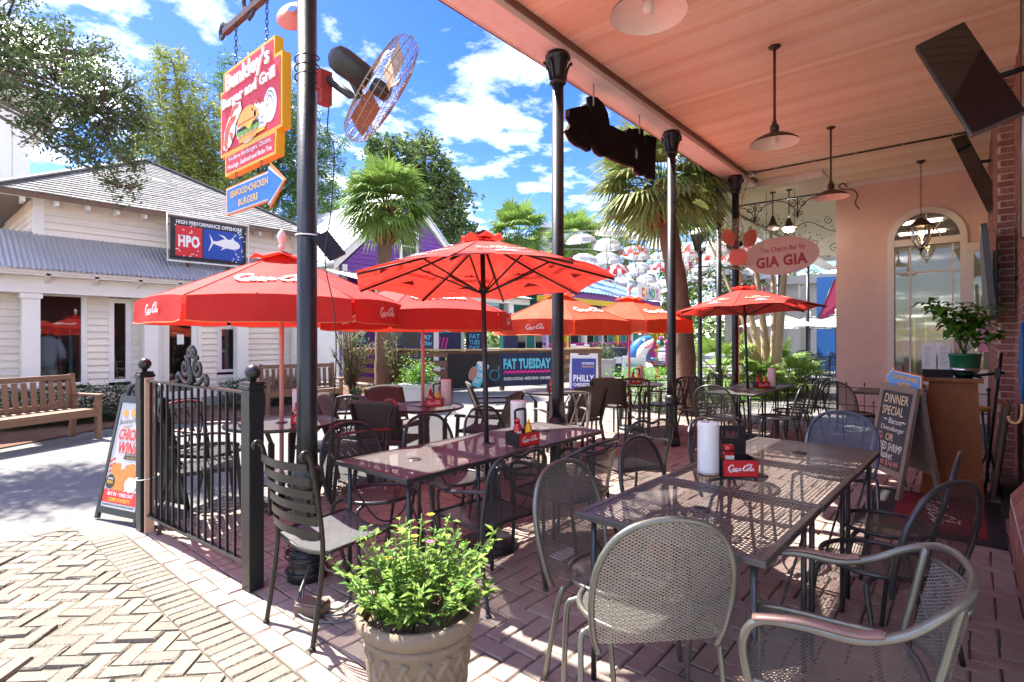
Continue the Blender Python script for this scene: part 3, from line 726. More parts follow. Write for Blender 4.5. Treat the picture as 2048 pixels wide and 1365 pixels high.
def barrel_chair(name, label, tube, net, padm=None, group='barrel armchairs', mesh=True):
    t = thing(name, label, 'chair', group=group)
    half = [(.262,.255,.42),(.272,.275,.55),(.285,.235,.635),(.295,.12,.655),(.298,-.02,.650),(.290,-.13,.685),(.262,-.22,.745),(.20,-.292,.790),(.10,-.325,.808),(0,-.333,.812)]
    pts = half + [(-x,y,z) for x,y,z in half[-2::-1]]
    rail = obj('arm_rail', MB().tube(smooth_path(pts,5), .0135, 9), tube, t)
    for sx in (-1,1):
        if padm:
            obj('arm_pad', MB().tube(smooth_path([(sx*.287,.245,.648),(sx*.297,.12,.672),(sx*.299,-.02,.668),(sx*.296,-.085,.682)],4), .016, 8, sq=(1.25,.55)), padm, rail)
        obj('back_upright', MB().tube(smooth_path([(sx*.222,-.272,.775),(sx*.215,-.235,.60),(sx*.212,-.205,.43),(sx*.232,-.25,.2),(sx*.245,-.285,0)],4), .0125, 8), tube, t)
        obj('leg', MB().tube(smooth_path([(sx*.262,.255,.44),(sx*.258,.25,.3),(sx*.262,.265,0)],3), .0125, 8), tube, t)
    pan = lambda x,z: -.212-(z-.43)*.22-.055*(1-(x/.215)**2)
    bp = obj('back_mesh', mesh_panel(lambda z: .205, pan, .46, .745, 12, 12), net, t)
    for zq in (.46,.745): obj('back_edge', MB().tube([(x,pan(x,zq),zq) for x in [-.205+.041*k for k in range(11)]], .007, 6), tube, bp)
    st = obj('seat_frame', MB().tube(smooth_path([(.21,-.21,.43),(.262,0,.435),(.262,.24,.44),(.13,.275,.44),(-.13,.275,.44),(-.262,.24,.44),(-.262,0,.435),(-.21,-.21,.43)],3,closed=True), .0115, 8, closed=True), tube, t)
    obj('seat_mesh', MB().grid(lambda i,j: ((-.255+.51*i/10)*(0.84+.16*min(1,j/4)),-.21+.48*j/10,.435-.02*math.sin(math.pi*i/10)*math.sin(math.pi*j/10)), 10, 10, lambda i,j: (.51*i/10,.48*j/10)), net, st)
    return t
def ladder_chair(name, label, tube, net):
    t = thing(name, label, 'chair', group='ladder back chairs')
    for sx in (-1,1):
        obj('back_post', MB().tube(smooth_path([(sx*.212,-.275,0),(sx*.21,-.235,.25),(sx*.208,-.215,.46),(sx*.212,-.24,.68),(sx*.220,-.285,.90),(sx*.222,-.305,.945),(sx*.222,-.325,.955),(sx*.222,-.338,.94),(sx*.222,-.332,.925)],4), .0125, 8), tube, t)
        obj('leg', MB().tube(smooth_path([(sx*.20,.20,.44),(sx*.205,.17,.34),(sx*.225,.20,.2),(sx*.205,.22,.08),(sx*.215,.235,0)],4), .0115, 8), tube, t)
    for k in range(6):
        z = .535 + k*.068; yb = -.222-(z-.46)*.135-(max(0,z-.68))*.1
        obj('slat', MB().grid(lambda i,j: (-.21+.42*i/12, yb-.035*math.sin(math.pi*i/12)-.004*(j%2), z-.02+.040*j), 12, 1, smooth=True).grid(lambda i,j: (.21-.42*i/12, yb-.006-.035*math.sin(math.pi*i/12), z-.02+.040*j), 12, 1), tube, t)
    def sd(i,j):
        u, v = i/14, j/14
        return (-.235+.47*u, -.205+.435*v, .452-.035*math.sin(math.pi*u)*(1-.3*v)+.012*math.cos(2*math.pi*u)*v)
    st = obj('seat_mesh', MB().grid(sd, 14, 14, lambda i,j: (.47*i/14,.435*j/14)), net, t)
    rimp = [sd(i,0) for i in range(15)] + [sd(14,j) for j in range(1,15)] + [sd(i,14) for i in range(13,-1,-1)] + [sd(0,j) for j in range(13,0,-1)]
    obj('seat_rim', MB().tube(rimp, .010, 7, closed=True), tube, st)
    obj('stretcher', MB().tube(smooth_path([(.205,.18,.30),(.1,.0,.24),(0,-.02,.235),(-.1,.0,.24),(-.205,.18,.30)],3), .008, 6), tube, t)
    foot(t, [(.215,.235),(-.215,.235),(.212,-.275),(-.212,-.275)], tube)
    return t
def weave(name, col):
    m = mat(name, col, 0.6, var=.15, vs=12); t = m.node_tree; b = t.nodes['Principled BSDF']
    uv = nn(t,'ShaderNodeUVMap'); ck = nn(t,'ShaderNodeTexChecker'); ck.inputs['Scale'].default_value = 70
    mp = nn(t,'ShaderNodeMapping'); mp.inputs['Scale'].default_value = (1,2.2,1); t.links.new(uv.outputs[0], mp.inputs[0]); t.links.new(mp.outputs[0], ck.inputs['Vector'])
    bp = nn(t,'ShaderNodeBump'); bp.inputs['Strength'].default_value = 0.9; bp.inputs['Distance'].default_value = 0.012
    t.links.new(ck.outputs['Fac'], bp.inputs['Height']); t.links.new(bp.outputs[0], b.inputs['Normal'])
    hs = nn(t,'ShaderNodeMix',data_type='RGBA'); hs.inputs['A'].default_value = tuple(c*.55 for c in col)+(1,); hs.inputs['B'].default_value = tuple(c*1.3 for c in col)+(1,)
    t.links.new(ck.outputs['Fac'], hs.inputs['Factor']); t.links.new(hs.outputs['Result'], b.inputs['Base Color'])
    return m
WEAVE = weave('brown_resin_weave', (0.085,0.070,0.058))
def woven_chair(name, label, fr, wv):
    t = thing(name, label, 'chair', group='woven resin armchairs at the round tables')
    w = .235
    bk = obj('backrest', MB().grid(lambda i,j: (-w+2*w*i/8, -.215-.16*(j/8)-.03*math.sin(math.pi*i/8), .50+.38*j/8+.02*math.sin(math.pi*i/8)*(j/8)), 8, 8, lambda i,j: (2*w*i/8,.38*j/8)), wv, t)
    bk.modifiers.new('thick','SOLIDIFY').thickness = .022
    s_ = obj('seat', MB().grid(lambda i,j: (-w+2*w*i/8, -.22+.46*j/8, .45+.012*(j/8)-.01*math.sin(math.pi*i/8)), 8, 8, lambda i,j: (2*w*i/8,.46*j/8)), wv, t)
    s_.modifiers.new('thick','SOLIDIFY').thickness = -.03
    for sx in (-1,1):
        obj('back_post', MB().bar((sx*.25,-.34,0),(sx*.25,-.20,.43),.028,.034,(0,1,0)).bar((sx*.25,-.20,.4305),(sx*.25,-.365,.86),.028,.034,(0,1,0)), fr, t)
        obj('leg', MB().bar((sx*.27,.25,0),(sx*.27,.215,.635),.03,.034,(0,1,0)), fr, t)
        obj('arm', MB().bar((sx*.27,-.30,.645),(sx*.27,.25,.652),.042,.026), fr, t)
    return t
def slat_chair(name, label, fr, red, group='slat backed aluminium armchairs'):
    t = thing(name, label, 'chair', group=group)
    top = [(-.225,-.30,.875),(.225,-.30,.875)]
    obj('top_rail', MB().tube(smooth_path([(-.225,-.285,.86),(-.1,-.315,.885),(.1,-.315,.885),(.225,-.285,.86)],4), .016, 8), red, t)
    for sx in (-1,1):
        obj('back_post', MB().bar((sx*.22,-.31,0),(sx*.225,-.20,.44),.026,.03,(0,1,0)).bar((sx*.225,-.20,.4405),(sx*.225,-.292,.86),.026,.03,(0,1,0)), fr, t)
        obj('arm', MB().tube(smooth_path([(sx*.235,-.25,.655),(sx*.265,-.05,.665),(sx*.27,.15,.655),(sx*.265,.235,.635)],4), .017, 8, sq=(1.2,.7)), red, t)
        obj('leg', MB().bar((sx*.262,.27,0),(sx*.262,.215,.63),.026,.03,(0,1,0)), fr, t)
    for k in range(6):
        x = -.17+.068*k; b_ = .035*(1 if k % 2 else -1)
        obj('back_slat', MB().tube(smooth_path([(x-b_,-.215,.47),(x,-.235,.58),(x+b_,-.262,.72),(x-b_*.3,-.298,.86)],4), .008, 6), fr, t)
    obj('lower_rail', MB().bar((-.225,-.21,.47),(.225,-.21,.47),.02,.02), fr, t)
    for k in range(7): obj('seat_slat', MB().box(-.225,-.20+.063*k,.44,.225,-.148+.063*k,.452), fr, t)
    obj('seat_rail', MB().box(-.24,-.215,.42,-.226,.24,.452).box(.226,-.215,.42,.24,.24,.452).box(-.24,.241,.42,.24,.255,.452), fr, t)
    return t

REDWOOD = mat('red_stained_arm', (0.20,0.03,0.03), 0.5, var=.2, vs=12)
PAD = mat('brown_arm_pad', (0.20,0.115,0.095), 0.45, var=.2, vs=16, bump=.05, bs=60)
LSTEEL = mat('light_grey_steel', (0.20,0.20,0.19), 0.4, 0.4, var=.2, vs=9)
BRNST = mat('olive_black_steel', (0.030,0.028,0.022), 0.32, 0.3, var=.25, vs=9)
MESH_L = mesh_mat('seat_perforated_mesh', (0.13,0.135,0.14), 0.009, 0.006, 0.52, rough=.45, metal=.4)

def put(c, x, y, rz): c.location = (x, y, 0); c.rotation_euler = (0,0,R(rz)); return c
# long perforated table by the brick wall
hg = put(hoop_chair('hoop_chair', 'grey round backed mesh chair at the planter end of the long table', STEEL, MESH_S), -0.99, 1.93, 46)
dup(hg, (-1.20,2.14,0), -93, 'grey round backed mesh chair tucked under the corner of the long table')
hd = put(hoop_chair('hoop_chair', 'black round backed mesh chair tucked to the long table before the chalkboard', DSTEEL, MESH_D), -0.33, 3.06, 62)
dup(hd, (-0.36,3.66,0), 88, 'black round backed mesh chair between its twin and the doormat')
dup(hd, (-1.22,2.95,0), -92, 'black round backed mesh chair at the middle section of the long table')
dup(hd, (-1.22,3.92,0), -88, 'black round backed mesh chair at the far section of the long table')
hb_ = put(hoop_chair('hoop_chair', 'blue grey round backed mesh chair at the chalkboard end of the long table', BLUSTEEL, MESH_B), -0.80, 4.78, 178)
bc = put(barrel_chair('barrel_chair', 'olive grey barrel armchair with brown arm pads beside the brick plinth', STEEL, MESH_S, PAD), -0.33, 2.06, 103)
# mesh tables under the beer umbrella
lc = put(ladder_chair('ladder_back_chair', 'dark ladder back chair with mesh seat beside the gate post', BRNST, MESH_L), -2.62, 1.60, 3)
ac = put(arm_chair('mesh_armchair', 'black mesh armchair behind the flower pot', DSTEEL, MESH_D), -2.22, 2.36, 84)
b2 = put(barrel_chair('barrel_chair', 'black barrel armchair next to the mesh armchair', DSTEEL, MESH_D), -2.15, 3.10, 88)
dup(ac, (-2.17,4.02,0), 66, 'black mesh armchair with tall wavy back at the end of the mesh tables')
dup(hd, (-3.04,2.17,0), -86, 'dark round backed mesh chair beside the sign column')
dup(hd, (-2.95,2.78,0), -90, 'dark round backed mesh chair facing the condiment caddy under the beer umbrella')
dup(hd, (-2.95,3.42,0), -90, 'dark round backed mesh chair next to the column behind the beer umbrella')
# round tables on the street side
sc_ = put(slat_chair('slat_chair', 'dark slat backed armchair with red top rail behind the iron gate', DARK, REDWOOD), -5.42, 1.98, -62)
s2 = put(slat_chair('slat_chair', 'dark slat backed armchair nearest the iron gate', DARK, DARK), -4.82, 1.72, -15)
dup(sc_, (-4.35,2.90,0), 156, 'dark slat backed armchair with red arms facing the sign column')
dup(s2, (-4.80,2.88,0), 192, 'dark slat backed armchair on the far side of the first round table')
wc = put(woven_chair('woven_chair', 'brown woven armchair with its back to the mesh tables', DARK, WEAVE), -4.47, 3.38, 22)
dup(wc, (-5.22,4.02,0), -98, 'brown woven armchair on the street side of the second round table')
dup(wc, (-5.02,3.30,0), -48, 'brown woven armchair beside the red armed slat chair')
dup(wc, (-4.12,4.38,0), 112, 'brown woven armchair turned sideways behind the beer umbrella pole')
dup(wc, (-4.92,5.42,0), -38, 'brown woven armchair in front of the banner fence')
dup(wc, (-3.86,5.78,0), 66, 'brown woven armchair right beside the column behind the beer umbrella')
dup(wc, (-4.20,7.28,0), 22, 'brown woven armchair pushed to the farthest cola umbrella table')
lg_ = put(slat_chair('slat_chair', 'pale grey slat backed chair behind the tall wavy mesh armchair', LSTEEL, LSTEEL), -3.62, 5.15, 55)
dup(s2, (-3.92,7.42,0), 32, 'dark slat backed armchair at the farthest cola umbrella table')
dup(s2, (-3.66,8.05,0), 88, 'dark slat backed armchair by the low fence and green shrub')
# dining set under the far beer umbrella
for (x,y,rz,lb) in ((-2.50,7.12,4,'round backed mesh chair at the end of the far beer umbrella tables'), (-3.02,7.62,-88,'round backed mesh chair beside the cutout sign column'), (-3.02,8.32,-92,'round backed mesh chair between the cutout sign column and the umbrella pole'),
                    (-3.02,9.12,-90,'round backed mesh chair under the coral fan'), (-1.93,7.66,88,'round backed mesh chair in the row facing the pink wall, nearest the chalkboard'), (-1.93,8.40,92,'round backed mesh chair in the middle of the row facing the pink wall'),
                    (-1.93,9.12,86,'round backed mesh chair nearest the low fence post')):
    dup(hd, (x,y,0), rz, 'dark ' + lb)
# small dark table by the pink wall
dup(hd, (-0.75,9.62,0), 175, 'dark round backed mesh chair between the small table and the pink wall')
dup(hd, (-1.22,8.68,0), -30, 'dark round backed mesh chair in front of the small dark table')

def perforated_top(w, l, A, B, hs, border):
    """sheet of diamond holes inside a border; A, B half diagonals of a cell, hs size of the hole in it"""
    mb = MB(); idx = {}; V = []; Fc = []
    def vid(x, y):
        k = (round(x,5), round(y,5))
        if k not in idx: idx[k] = len(V); V.append((x,y,0))
        return idx[k]
    nx = int((w/2-border+.004)/A); ny = int((l/2-border+.004)/B)
    for i in range(-nx, nx+1):
        for j in range(-ny, ny+1):
            if (i+j) % 2: continue
            x, y = i*A, j*B
            if x*x + y*y < .035**2: 
                pass
            o = [vid(x-A,y),vid(x,y-B),vid(x+A,y),vid(x,y+B)]
            q = [vid(x-A*hs,y),vid(x,y-B*hs),vid(x+A*hs,y),vid(x,y+B*hs)]
            for k in range(4): Fc.append((o[k],o[(k+1)%4],q[(k+1)%4],q[k]))
    return mb.add(V, Fc)
PTOP = perforated_top(0.79, 0.79, 0.017, 0.0108, 0.50, 0.03)
def frame_mb(w, l, b, h):
    return MB().box(-w/2,-l/2,-h,w/2,-l/2+b,.002).box(-w/2,l/2-b,-h,w/2,l/2,.002).box(-w/2,-l/2+b,-h,-w/2+b,l/2-b,.002).box(w/2-b,-l/2+b,-h,w/2,l/2-b,.002)
def sq_table(name, label, w, l, top, fm, legm, group, cell=None):
    t = thing(name, label, 'table', group=group)
    tp = obj('table_top', top, fm if cell is None else cell, t, loc=(0,0,.738))
    obj('rim', frame_mb(w, l, .032, .026), fm, tp, bevel=.004)
    obj('umbrella_hole', MB().lathe([(.024,.004),(.044,.004),(.046,-.01),(.026,-.03)], 20, cap=False), fm, tp)
    for sx in (-1,1):
        for sy in (-1,1):
            obj('leg', MB().tube([(sx*(w/2-.06),sy*(l/2-.06),.715),(sx*(w/2-.06),sy*(l/2-.06),0)], .0125, 8), legm, t)
        obj('brace', MB().tube(smooth_path([(sx*(w/2-.06),-(l/2-.06),.62),(sx*(w/2-.1),-.1,.34),(sx*(w/2-.1),.1,.34),(sx*(w/2-.06),(l/2-.06),.62)],4), .006, 6), legm, t)
    return t
T1 = sq_table('perforated_table', 'brown perforated steel table at the planter end of the long row', .79, .79, PTOP, BROWN, DSTEEL, 'perforated tables pushed together')
T1.location = (-0.91, 2.35, 0); T1.rotation_euler = (0,0,R(-1.5))
dup(T1, (-0.885,3.145,0), -1.5, 'brown perforated steel table in the middle carrying the paper towels')
dup(T1, (-0.86,3.94,0), -1.5, 'brown perforated steel table at the chalkboard end of the long row')
MT = MB().grid(lambda i,j: (-.345+.69*i,-.335+.67*j,0), 1, 1, lambda i,j: (.69*i,.67*j))
T2 = sq_table('mesh_table', 'grey mesh table nearest the sign column', .69, .67, MT, DSTEEL, DSTEEL, 'mesh tables under the beer umbrella', MESH_T); T2.location = (-2.635,2.155,0)
dup(T2, (-2.63,2.828,0), 0, 'mesh table pierced by the beer umbrella pole'); dup(T2, (-2.625,3.50,0), 0, 'mesh table nearest the column behind the beer umbrella')
for k, lb in enumerate(('mesh table at the near end under the far beer umbrella','mesh table pierced by the far beer umbrella pole','mesh table at the low fence end under the far beer umbrella')):
    dup(T2, (-2.50,7.74+.675*k,0), 0, lb, 'mesh tables under the far beer umbrella')
def round_table(label, x, y, r):
    t = thing('round_table', label, 'table', (x,y,0), group='round mesh tables under cola umbrellas')
    def P(i,j):
        a, b = -1+2*i/16, -1+2*j/16; return (a*math.sqrt(1-b*b/2)*r, b*math.sqrt(1-a*a/2)*r, 0)
    tp = obj('table_top', MB().grid(P, 16, 16, lambda i,j: P(i,j)[:2]), MESH_T, t, loc=(0,0,.74))
    obj('rim', MB().tube([(r*math.cos(2*math.pi*k/40), r*math.sin(2*math.pi*k/40), -.006) for k in range(40)], .014, 8, closed=True), DSTEEL, tp)
    obj('umbrella_ring', MB().lathe([(.03,.005),(.05,.005),(.05,-.01)], 20, cap=False), DSTEEL, tp)
    for k in range(4):
        a = math.pi/4 + k*math.pi/2; c_, s_ = math.cos(a), math.sin(a)
        obj('leg', MB().bar((c_*r*.55,s_*r*.55,0),(c_*r*.55,s_*r*.55,.60),.045,.03).bar((c_*r*.55,s_*r*.55,.6005),(c_*r*.8,s_*r*.8,.725),.03,.02), DARK, t)
        obj('stretcher', MB().bar((c_*r*.53,s_*r*.53,.18),(c_*.05,s_*.05,.18),.03,.02), DARK, t)
    return t
RT = [(-4.68,2.32,.46), (-4.59,3.87,.44), (-4.47,6.13,.44), (-4.17,7.99,.44)]
for (x,y,r), lb in zip(RT, ('round mesh table behind the iron gate under the leftmost cola umbrella','round mesh table in front of the grey planter','round mesh table before the banner fence','round mesh table farthest along the street, near the low fence')): round_table(lb, x, y, r)
sm = thing('small_table', 'small dark square table by the pink wall', 'table', (-0.92,9.15,0))
obj('table_top', MB().box(-.33,-.33,.71,.33,.33,.74), mat('dark_brown_laminate', (0.05,0.04,0.035), 0.4, var=.3, vs=12), sm, bevel=.004)
obj('pedestal', MB().lathe([(.03,.02),(.03,.71)], 12), DSTEEL, sm); obj('base', MB().lathe([(.22,0),(.22,.01),(.05,.03),(.031,.05)], 20), DSTEEL, sm)

# ---------------------------------------------------------------- cola script
def ribbon(mb, pts, ws, M, n=5, z=0.0):
    q = smooth_path([(p[0],p[1],0) for p in pts], n); m = len(q)
    L, Rr = [], []
    for i, p in enumerate(q):
        t = (q[min(i+1,m-1)] - q[max(i-1,0)]).normalized(); nrm = Vector((-t.y,t.x,0))
        u = i/(m-1)*(len(ws)-1); k = min(int(u), len(ws)-2); w = ws[k]+(ws[k+1]-ws[k])*(u-k)
        L.append(p + nrm*w/2); Rr.append(p - nrm*w/2)
    v = [(p.x,p.y,z) for p in L] + [(p.x,p.y,z) for p in Rr]
    mb.add(v, [(m+i,m+i+1,i+1,i) for i in range(m-1)], M)
def script_logo(M, w):
    """flowing two word script with a swash, w metres wide"""
    mb = MB(); k = w/10.2; Mk = M @ Matrix.Scale(k, 4) @ Matrix.Translation((-5.1,-0.75,0))
    st = [
     ([(2.15,1.55),(2.25,2.0),(1.75,2.2),(1.0,1.75),(.45,.95),(.55,.25),(1.1,.05),(1.75,.5)], [.2,.3,.35,.5,.55,.45,.3,.15]),
     ([(1.0,.1),(.7,-.35),(1.4,-.45),(2.6,-.15),(3.6,-.3),(4.1,-.55)], [.15,.2,.3,.35,.3,.05]),
     ([(2.6,1.0),(2.1,.8),(1.95,.3),(2.25,.05),(2.7,.35),(2.75,.85),(2.5,1.0)], [.2,.35,.35,.25,.35,.3,.2]),
     ([(3.75,.85),(3.5,1.0),(3.15,.6),(3.2,.15),(3.5,.05),(3.95,.4)], [.3,.2,.38,.38,.25,.12]),
     ([(4.85,.85),(4.55,1.0),(4.15,.6),(4.2,.15),(4.45,.08),(4.8,.5)], [.2,.2,.38,.35,.25,.15]), ([(4.95,1.0),(4.8,.4),(4.9,.1),(5.25,.35)], [.35,.35,.3,.1]),
     ([(5.3,.75),(5.65,.85),(5.85,.8)], [.12,.25,.1]),
     ([(7.55,1.5),(7.6,1.95),(7.2,2.15),(6.5,1.75),(5.95,.95),(6.0,.25),(6.5,.05),(7.1,.5)], [.2,.3,.35,.5,.55,.45,.3,.15]),
     ([(7.2,2.15),(7.9,2.55),(8.9,2.35),(9.5,2.45)], [.1,.3,.3,.05]),
     ([(7.75,1.0),(7.3,.8),(7.15,.3),(7.4,.05),(7.85,.35),(7.9,.85),(7.65,1.0)], [.2,.35,.35,.25,.35,.3,.2]),
     ([(8.25,.6),(8.8,1.5),(8.85,2.0),(8.6,2.0),(8.4,1.2),(8.4,.3),(8.65,.08),(8.95,.4)], [.15,.25,.2,.25,.4,.38,.25,.1]),
     ([(9.65,.85),(9.35,1.0),(8.98,.6),(9.0,.15),(9.25,.08),(9.6,.5)], [.2,.2,.38,.35,.25,.15]), ([(9.75,1.0),(9.6,.4),(9.7,.1),(10.1,.4)], [.35,.35,.3,.1])]
    for p, ws in st: ribbon(mb, p, ws, Mk)
    return mb

# ---------------------------------------------------------------- umbrellas
PINKPOLE = mat('pole_faded_red', (0.62,0.30,0.24), 0.5, var=.1, vs=9)
FIN = mat('white_finial', (0.75,0.72,0.70), 0.4)
SEAM = mat('dark_seam_stitching', (0.36,0.02,0.016), .85)
def canopy_pt(rad, drop, n, rot, k, f, t, sag=0.05):
    """point on facet k: f 0..1 along the edge, t 0..1 from hub to edge"""
    a0, a1 = rot+2*math.pi*k/n, rot+2*math.pi*(k+1)/n
    x = (math.cos(a0)*(1-f)+math.cos(a1)*f)*rad*t; y = (math.sin(a0)*(1-f)+math.sin(a1)*f)*rad*t
    edge = 4*f*(1-f)
    return Vector((x, y, -drop*(t**1.08) - sag*t*(1-t)*0.9 + 0.026*edge*t*t))
def umbrella(name, label, x, y, zbase, zhub, rad, drop, n, rot, cloth, pole_m, val=0.0, tilt=(0,0), base=True, logo=(), vlogo=(), finial=True, group=None, pr=.019, beer=False, lw=.62):
    t = thing(name, label, 'umbrella', (x,y,0), group=group)
    tx, ty = tilt
    top = Vector((tx, ty, zhub))
    obj('pole', MB().tube([(0,0,zbase),(tx*(zbase+1)/zhub if zbase else 0, ty*(zbase+1)/zhub if zbase else 0, zbase+1) if False else (tx*.5,ty*.5,(zbase+zhub)/2), (tx,ty,zhub-.02)], pr, 10), pole_m, t)
    up = Vector((tx,ty,zhub-zbase)).normalized(); q = Vector((0,0,1)).rotation_difference(up).to_matrix().to_4x4()
    M = Matrix.Translation(top) @ q
    m = MB(); S_, T_ = 4, 6
    for k in range(n):
        m.grid(lambda i,j: canopy_pt(rad,drop,n,rot,k,i/S_,0.004+.996*j/T_), S_, T_, M=M, smooth=False)
    # join the facets along the seams so the cloth is one sheet
    idx = {}; V = []; mp = []
    for v in m.v:
        key = (round(v[0],4),round(v[1],4),round(v[2],4))
        if key not in idx: idx[key] = len(V); V.append(v)
        mp.append(idx[key])
    m2 = MB(); m2.add(V, [tuple(mp[i] for i in f) for f in m.f]); can = obj('canopy', m2, cloth, t)
    vent = MB(); vr_ = .24 if val else .17
    for k in range(n): vent.grid(lambda i,j: canopy_pt(rad*vr_,drop*vr_*.8,n,rot,k,i/2,j/2*.98+.02)+Vector((0,0,.028)) + Vector((0,0,(.012 if (i==1 and j==2) else 0))), 2, 2, M=M, smooth=False)
    obj('vent', vent, cloth, t)
    if finial: obj('finial', MB().lathe([(.012,-.01),(.028,.0),(.03,.02),(.018,.04),(.034,.07),(.04,.10),(.03,.135),(.008,.165),(.002,.17)], 14, M @ Matrix.Translation((0,0,.045))), FIN, t)
    else: obj('crown_cap', MB().lathe([(.05,.03),(.055,.04),(.03,.06),(.005,.065)], 14, M), BLKP, t)
    for k in range(n):
        a = rot+2*math.pi*k/n; e = Vector((math.cos(a)*rad*.985, math.sin(a)*rad*.985, -drop*.985-.018)); h = Vector((math.cos(a)*.03,math.sin(a)*.03,-.03)); mid = h.lerp(e,.5) + Vector((0,0,-.012))
        obj('seam', MB().tube([M@(canopy_pt(rad,drop,n,rot,k,0,f_)+Vector((0,0,.002))) for f_ in (.1,.3,.5,.7,.85,1.0)], .0045, 5), SEAM, can)
        rb = obj('rib', MB().tube([M@h, M@mid, M@e], .009, 6), pole_m if not beer else BLKP, t)
        obj('strut', MB().tube([M@Vector((math.cos(a)*.03,math.sin(a)*.03,-.42*drop/.5-.12)), M@mid], .007, 6), pole_m if not beer else BLKP, rb)
    obj('runner_hub', MB().lathe([(.022,-.55*drop/.5-.05),(.034,-.5*drop/.5-.05),(.034,-.42*drop/.5-.09),(.022,-.4*drop/.5-.08)], 12, M), pole_m if not beer else BLKP, t)
    if val:
        for k in range(n):
            def VP(i, j):
                f = i/8; p = canopy_pt(rad*1.001,drop,n,rot,k,f*.97+.015,1.0); out = Vector((p.x,p.y,0)).normalized()
                sc = .16*(1-abs(2*f-1)**4)
                return p + out*(.02*j/3+.012*math.sin(9*f+k)*j/3) + Vector((0,0,-val*(.86+sc)*j/3))
            vl = obj('valance', MB().grid(VP, 8, 3, M=M), cloth, t)
            obj('piping', MB().tube([M@Vector(VP(i,3)) for i in range(9)], .004, 5), YEL if False else ORG, vl)
            if k in vlogo:
                pm = canopy_pt(rad,drop,n,rot,k,.5,1.0); out = Vector((pm.x,pm.y,0)).normalized(); rt = Vector((0,0,1)).cross(out)
                o_ = pm + out*.035 + Vector((0,0,-val*.55)); obj('lettering', script_logo(M @ frame(o_, rt, (0,0,1)), lw*.5), PRINT, vl)
    for k in logo:
        c0 = canopy_pt(rad,drop,n,rot,k,.5,.68); c1 = canopy_pt(rad,drop,n,rot,k,.5,.58); a = canopy_pt(rad,drop,n,rot,k,0,.68); b = canopy_pt(rad,drop,n,rot,k,1,.68)
        rt = (b-a).normalized(); upv = (c1-c0).normalized(); F = frame(c0, rt, upv); nz = F.to_3x3().col[2]
        F = frame(c0 + nz*.012, rt, upv)
        if beer:
            tm = MB(); put_text(tm, 'Budweiser', M @ F, w=.34, h=.065, y=.02, bold=.02, shear=.25); obj('lettering', tm, FADED, can)
            put_tri = MB().flat([(-.09,-.14),(.09,-.14),(0,-.07)], 0, M @ F); obj('emblem', put_tri, mat('faded_blue_print', (0.30,0.45,0.65), .7), can)
            cr_ = MB().flat([(-.05,.075),(.05,.075),(.06,.11),(.025,.09),(0,.12),(-.025,.09),(-.06,.11)], 0, M @ F); obj('crown_emblem', cr_, FADED, can)
            tm = MB(); put_text(tm, 'FOLDS OF HONOR', M @ F, w=.30, h=.03, y=-.175); obj('lettering', tm, FADED, can)
        else: obj('lettering', script_logo(M @ F, lw), PRINT, can)
    return t
def base_weight(x, y, label):
    t = thing('umbrella_base', label, 'umbrella base', (x,y,0)); obj('weight', MB().lathe([(.2,0),(.205,.03),(.19,.05),(.05,.065),(.03,.07)], 24), DSTEEL, t); obj('socket', MB().lathe([(.03,.07),(.03,.28)], 12), DSTEEL, t)
gU = 'red cola umbrellas over the round tables'
for lb, (x,y), zh, rad, rot, cl_, lw_ in (('red cola umbrella with white finial over the gate side table',RT[0][:2],2.25,1.12,0,RED,.60),('red cola umbrella half hidden behind the beer umbrella',RT[1][:2],2.16,1.06,4,RED,.58),
        ('orange red cola umbrella before the banner fence',(-4.40,6.18),2.12,1.0,16,ORANGE,.52),('orange red cola umbrella farthest along the street',(-4.25,7.95),2.16,1.0,12,ORANGE,.52)):
    umbrella('cola_umbrella',lb,x,y,.07,zh,rad,.46 if rot == 0 else .41,6,R(rot),cl_,PINKPOLE,.20,(0,0),logo=(1,3,5),vlogo=(0,2,4),group=gU,lw=lw_)
umbrella('beer_umbrella','red beer umbrella leaning over the mesh tables',-2.63,2.828,.07,2.235,.97,.34,8,YAW+R(90-8),RED2,BLKP,0,(-.13,.07),logo=range(8),finial=False,group='red beer umbrellas',beer=True)
umbrella('beer_umbrella','red beer umbrella in front of the pink oval sign',-2.50,8.40,.07,2.25,1.08,.36,8,YAW+R(-90+14),RED2,BLKP,0,(-.10,0.04),logo=range(8),finial=False,group='red beer umbrellas',beer=True)
for x, y, lb in ((-4.68,2.32,'round black umbrella base behind the iron gate'),(-4.59,3.87,'round black umbrella base before the grey planter'),(-4.40,6.18,'round black umbrella base before the banner fence'),(-4.25,7.95,'round black umbrella base near the low fence'),(-2.63,2.828,'round black umbrella base under the mesh tables'),(-2.50,8.40,'round black umbrella base under the far mesh tables')): base_weight(x,y,lb)

